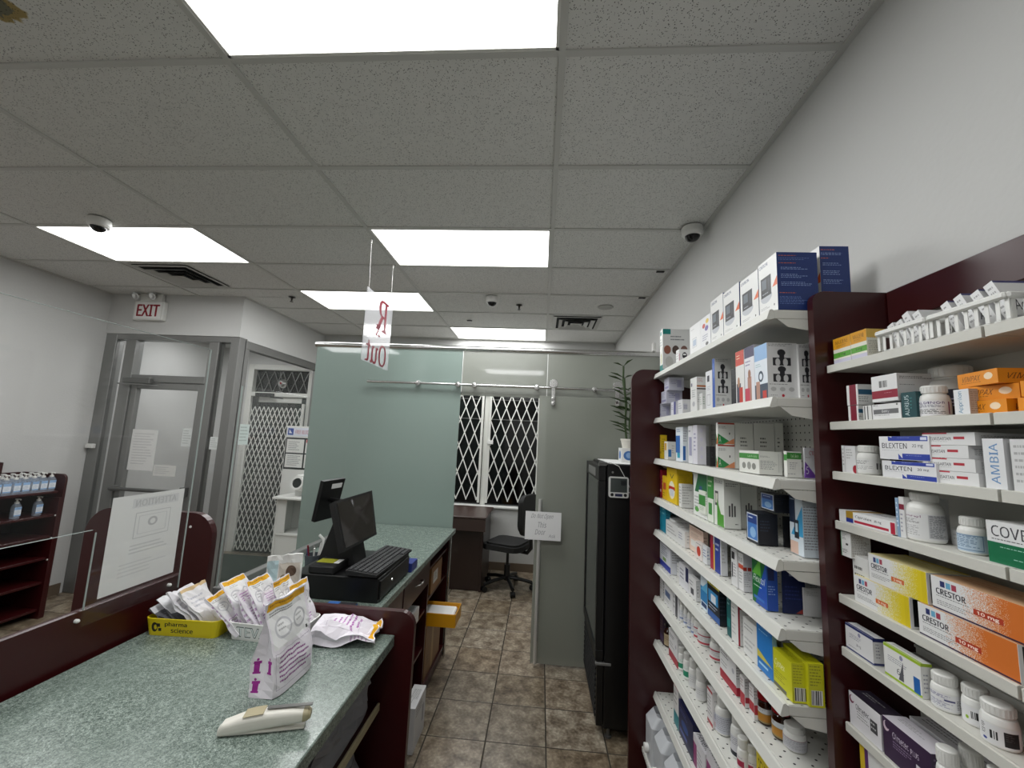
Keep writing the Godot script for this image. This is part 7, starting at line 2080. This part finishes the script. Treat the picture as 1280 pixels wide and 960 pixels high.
	var cm: Vector3 = (w[0] + w[1] + w[2] + w[3]) * 0.25
	tube(st, [cm, cm + Vector3(0.06, 0.0, 0.03), back + Vector3(-0.02, 0.09, 0.0), back + Vector3(0.0, 0.02, 0)], 0.013, 8)
	obj("display_arm", st, M.black, t)
	t = thing("receipt_printer", "small black receipt printer with a lime label beside the keyboard", "printer", Vector3(-0.955, y + 0.105, -1.955))
	slab("case", Vector3(-0.06, 0, -0.08), Vector3(0.06, 0.035, 0.08), M.black_soft, t, 0.006)
	slab("sticker", Vector3(-0.05, 0.035, -0.03), Vector3(0.03, 0.0358, 0.03), mat("lime_sticker", "9a9a24", 0.5), t)
	slab("sticker", Vector3(0.031, 0.035, -0.03), Vector3(0.055, 0.0358, 0.03), M.paper, t)
	carton("blue_ended_case", "small black case with a blue end in front of the cash drawer", Vector3(-0.80, y, -1.76), 0.12, 0.03, 0.07, "16181e|r .6 0 .4 1 2a5a9a|r .65 0 .35 1 2a6ab4|r .0 .6 1 .4 2a5a9a")
	carton("blue_block", "small blue block at the till counter's edge beyond the keyboard", Vector3(-0.70, y, -2.36), 0.06, 0.045, 0.10, "27357e|l .1 .2 .7 .5 3a4a98 3|l .1 .2 .7 .5 3a4a98 3|")
	# ---- pen cup, leaflet
	t = thing("pen_cup", "dark grey pen cup with red and white pens behind the bags", "pen cup", Vector3(-1.135, y, -2.14))
	st = new_st()
	lathe(st, [Vector2(0.0, 0.0), Vector2(0.032, 0.0), Vector2(0.042, 0.11), Vector2(0.038, 0.11), Vector2(0.03, 0.006), Vector2(0.0, 0.006)], Vector3.ZERO, 16)
	obj("cup", st, mat("cup_grey", "4a4e54", 0.4), t)
	var cols := ["red_ink", "white_plastic", "red_ink", "blue", "chrome", "white_plastic"]
	for k in 6:
		var an := k * 1.05
		st = new_st()
		tube(st, [Vector3(cos(an) * 0.01, 0.01, sin(an) * 0.01), Vector3(cos(an) * 0.036, 0.135 + 0.012 * (k % 3), sin(an) * 0.036)], 0.0045, 7)
		obj("pen", st, M[cols[k]], t)
	st = new_st()
	tube(st, [Vector3(0.02, 0.02, 0), Vector3(0.045, 0.185, 0.0), Vector3(0.02, 0.205, 0.0)], 0.007, 7)
	obj("spatula", st, M.white_plastic, t)
	var lz := -1.74
	var c0 := at_z(350, 705, lz)
	var c1 := at_z(378, 690, lz - 0.05)
	rx_bag("picture_leaflet", "printed leaflet bag with brown and red pictures behind the trays", Vector3((c0.x + c1.x) * 0.5 - 0.01, y, lz), 0.13, c1.y - y, 0.03, Basis(Vector3.UP, 0.5), 60, "r .35 .15 .6 .7 c8c0b4;c .55 .2 .3 .2 5a4638;c .5 .5 .35 .25 a03a30;c .4 .35 .2 .15 8a8070;r 0 .1 .32 .8 b8d0d4", "", "dcdcd8", "", 0.2)
	# ---- in the till counter's cabinet
	carton("cardboard_box", "brown cardboard box with a white label on the cabinet's upper shelf", Vector3(-0.84, 0.6186, -3.08), 0.26, 0.17, 0.30, "8a6238|r .2 .25 .4 .45 d0d0cc;l .25 .3 .3 .3 555 4|l .1 .2 .4 .2 5a4020 2|")
	carton("cardboard_box", "large brown cardboard box on the cabinet's lowest shelf", Vector3(-0.86, 0.0956, -3.10), 0.30, 0.325, 0.42, "7f5a32|r .4 0 .12 1 a88a58;l .1 .6 .2 .2 4a3418 3|r .4 0 .12 1 a88a58|r .4 0 .12 1 a88a58")
	t = thing("amber_bin", "amber plastic bin with white paper inside, jutting out of the cabinet", "bin", Vector3(-0.66, 0.4215, -3.03))
	for s in [-1.0, 1.0]:
		slab("side", Vector3(s * 0.13 - 0.003, 0.0, -0.10), Vector3(s * 0.13 + 0.003, 0.085, 0.10), M.amber, t, 0.002)
		slab("side", Vector3(-0.127, 0.0, s * 0.10 - 0.003), Vector3(0.127, 0.085, s * 0.10 + 0.003), M.amber, t, 0.002)
	slab("floor", Vector3(-0.127, 0.0, -0.097), Vector3(0.127, 0.005, 0.097), M.amber, t)
	slab("paper_fill", Vector3(-0.11, 0.006, -0.085), Vector3(0.11, 0.07, 0.07), M.paper, t, 0.01)
	carton("stacked_paper", "stack of white paper on the cabinet's middle shelf", Vector3(-0.80, 0.5786, -2.52), 0.20, 0.085, 0.22, "d8d8d8|l .0 .1 1 .8 b8b8b8 6|l .0 .1 1 .8 b8b8b8 6|")
	t = thing("lime_scoop_box", "lime green plastic box on the cabinet's lower shelf", "box", Vector3(-0.77, 0.3485, -2.50))
	slab("body", Vector3(-0.05, 0, -0.07), Vector3(0.06, 0.08, 0.07), mat("lime_plastic", "8f9a24", 0.35), t, 0.012)
	slab("lid", Vector3(-0.055, 0.08, -0.075), Vector3(0.065, 0.10, 0.075), M.lime_plastic, t, 0.006)
	round_bottle("cleaner_bottle", "white cleaner bottle with lime label on the cabinet's bottom", Vector3(-0.76, 0.0956, -2.40), 0.04, 0.21, "white_plastic", "lime_plastic", 0.2, 0.5, "a8b84a", "l .2 .2 .6 .5 5a6a20 4")
	carton("floor_carton", "white printed carton standing on the floor against the cabinet", Vector3(-0.660, 0.0006, -2.52), 0.072, 0.225, 0.22, "d4d4d6|l .1 .1 .6 .2 777 3;r .7 .3 .15 .4 9a9aa4|t .3 .6 .3 .12 2a2a30 _ UP;l .1 .1 .7 .15 999 2|r 0 0 1 1 dedede;l .2 .2 .6 .6 8a8a8a 6")
	# ---- under the near counter
	rx_bag("plastic_pack", "grey wrinkled plastic pack on the counter's upper shelf, near end", Vector3(-0.648, 0.7186, -1.415), 0.36, 0.17, 0.15, Basis(Vector3.UP, PI / 2.0), 80, "l .1 .3 .5 .2 7c7c80 2", "", "8c8c90", "plastic packs under the counter", 0.7, 0.02)
	rx_bag("plastic_pack", "grey wrinkled plastic pack beside it on the same shelf", Vector3(-0.648, 0.7186, -1.03), 0.36, 0.165, 0.15, Basis(Vector3.UP, PI / 2.0), 81, "", "", "88888c", "plastic packs under the counter", 0.7, 0.02)
	rx_bag("plastic_pack", "dark lettered plastic pack on the counter's lower shelf", Vector3(-0.648, 0.3786, -1.40), 0.36, 0.27, 0.15, Basis(Vector3.UP, PI / 2.0), 82, "l .1 .1 .8 .7 3a3a3e 12", "", "77777c", "plastic packs under the counter", 0.6, 0.02)

func build_ceiling_things() -> void:
	# ---- hanging sign, lettered for customers on the far side
	var t := thing("hanging_sign", "clear hanging sign with red serif letters, mirrored from behind", "sign", Vector3(-1.225, 0, 0))
	var st := new_st()
	span(st, Vector3(-0.002, 2.175, -3.15), Vector3(0.002, 2.685, -2.665))
	obj("sheet", st, mat("sign_sheet", "dadade", 0.1, 0.0, 0.27), t)
	for a in [[-2.69, -2.66], [-3.11, -3.085]]:
		st = new_st()
		tube(st, [Vector3(0, 2.68, a[0]), Vector3(0.0, 3.005, a[1])], 0.0016, 5)
		obj("wire", st, M.white_plastic, t)
		st = new_st()
		lathe(st, [Vector2(0.0, -0.03), Vector2(0.005, -0.028), Vector2(0.008, -0.006), Vector2(0.009, 0.0)], Vector3(0.0, 3.019, a[1]), 8)
		obj("clip", st, M.white_plastic, t)
	var serif := SystemFont.new()
	serif.font_names = PackedStringArray(["Droid Serif"])
	for d in [["R", 2.585, -2.97, 0.33], ["x", 2.475, -2.905, 0.15], ["Out", 2.29, -2.91, 0.22]]:
		var tm := TextMesh.new()
		tm.text = d[0]
		tm.font = serif
		tm.font_size = 64
		tm.pixel_size = d[3] / 64.0
		tm.depth = 0.0056
		tm.curve_step = 1.0
		var o := obj("lettering", tm, M.red_ink, t)
		o.rotation.y = -PI / 2.0
		o.position = Vector3(0.0, d[1] - 0.03, d[2])
	# ---- dome cameras
	var where := [[Vector3(-2.99, CEIL, -2.41), "dome camera before the light panel near the exit sign"], [Vector3(0.872, CEIL, -2.46), "dome camera in the corner of ceiling and right wall"], [Vector3(-0.513, CEIL, -3.80), "dome camera in the ceiling above the sliding door"]]
	for k in where.size():
		t = thing("dome_camera", "white " + where[k][1], "camera", where[k][0], "dome cameras")
		st = new_st()
		lathe(st, [Vector2(0.058, -0.004), Vector2(0.062, -0.008), Vector2(0.062, -0.045), Vector2(0.055, -0.058), Vector2(0.044, -0.062)], Vector3.ZERO, 24)
		obj("housing", st, M.white_plastic, t)
		st = new_st()
		var prof := []
		for i in 7:
			var a := i * PI / 12.0
			prof.append(Vector2(0.043 * cos(a), -0.058 - 0.036 * sin(a)))
		lathe(st, prof, Vector3.ZERO, 22)
		obj("dome", st, M.black_gloss, t)
	# ---- sprinklers, clips, detector
	var sp := [[Vector3(-2.591, CEIL, -3.93), "dark sprinkler head near the vestibule wall"], [Vector3(-0.268, CEIL, -4.025), "dark sprinkler head next to the ceiling camera over the glass door"]]
	for s in sp:
		t = thing("sprinkler", s[1], "sprinkler", s[0], "sprinkler heads")
		st = new_st()
		lathe(st, [Vector2(0.032, -0.004), Vector2(0.034, -0.006), Vector2(0.012, -0.014), Vector2(0.008, -0.03), Vector2(0.008, -0.042), Vector2(0.0, -0.044)], Vector3.ZERO, 14)
		obj("escutcheon", st, mat("bronze", "2e2a26", 0.4, 0.6), t)
		st = new_st()
		lathe(st, [Vector2(0.0, -0.052), Vector2(0.016, -0.053), Vector2(0.016, -0.050), Vector2(0.0, -0.049)], Vector3.ZERO, 12)
		obj("deflector", st, M.bronze, t)
	var cl := [[Vector3(-0.874, CEIL, -4.62), "beside the farthest light panel"], [Vector3(0.867, CEIL, -3.13), "by the right wall, nearer one"], [Vector3(0.871, CEIL, -3.73), "by the right wall, farther one"]]
	for s in cl:
		st = new_st()
		box(st, s[0] + Vector3(0, -0.008, 0), Vector3(0.06, 0.008, 0.025), 0.002)
		tag(obj("ceiling_clip", st, M.black), "small black clip on the ceiling " + s[1], "clip", "ceiling clips")
	st = new_st()
	lathe(st, [Vector2(0.075, 0.0), Vector2(0.078, -0.004), Vector2(0.072, -0.008), Vector2(0.0, -0.008)], Vector3(0.589, CEIL + 0.003, -4.04), 28)
	tag(obj("ceiling_disc", st, mat("disc_grey", "a9a9a5", 0.6)), "flat round disc in the ceiling before the square air vent", "cover plate")
	# ---- air diffusers: nested square louvres
	for v in [[Vector3(0.345, CEIL, -4.635), "square louvred air vent next to the right wall"], [Vector3(-3.31, CEIL, -3.415), "square louvred air vent between light panel and exit sign"]]:
		t = thing("air_vent", v[1], "air vent", v[0], "square air vents")
		slab("throat", Vector3(-0.25, 0.0, -0.25), Vector3(0.25, 0.002, 0.25), M.hole, t)
		for k in 4:
			var r0 := 0.262 - k * 0.066
			var r1 := r0 - 0.040
			st = new_st()
			for s in 4:
				var turn := Basis(Vector3.UP, s * PI / 2.0)
				var y0 := -0.024 if k else -0.010
				var y1 := -0.003 if k else -0.006
				poly(st, [turn * Vector3(-r0, y0, r0), turn * Vector3(r0, y0, r0), turn * Vector3(r1, y1, r1), turn * Vector3(-r1, y1, r1)], turn * Vector3(0, 0.2, r0))
				poly(st, [turn * Vector3(-r0, y0 + 0.002, r0), turn * Vector3(r0, y0 + 0.002, r0), turn * Vector3(r1, y1 + 0.002, r1), turn * Vector3(-r1, y1 + 0.002, r1)], turn * Vector3(0, -0.4, r0))
			obj("louvre", st, mat("vent_white", "b9b9b5", 0.5), t)
		slab("core", Vector3(-0.024, -0.010, -0.024), Vector3(0.024, -0.005, 0.024), M.vent_white, t)
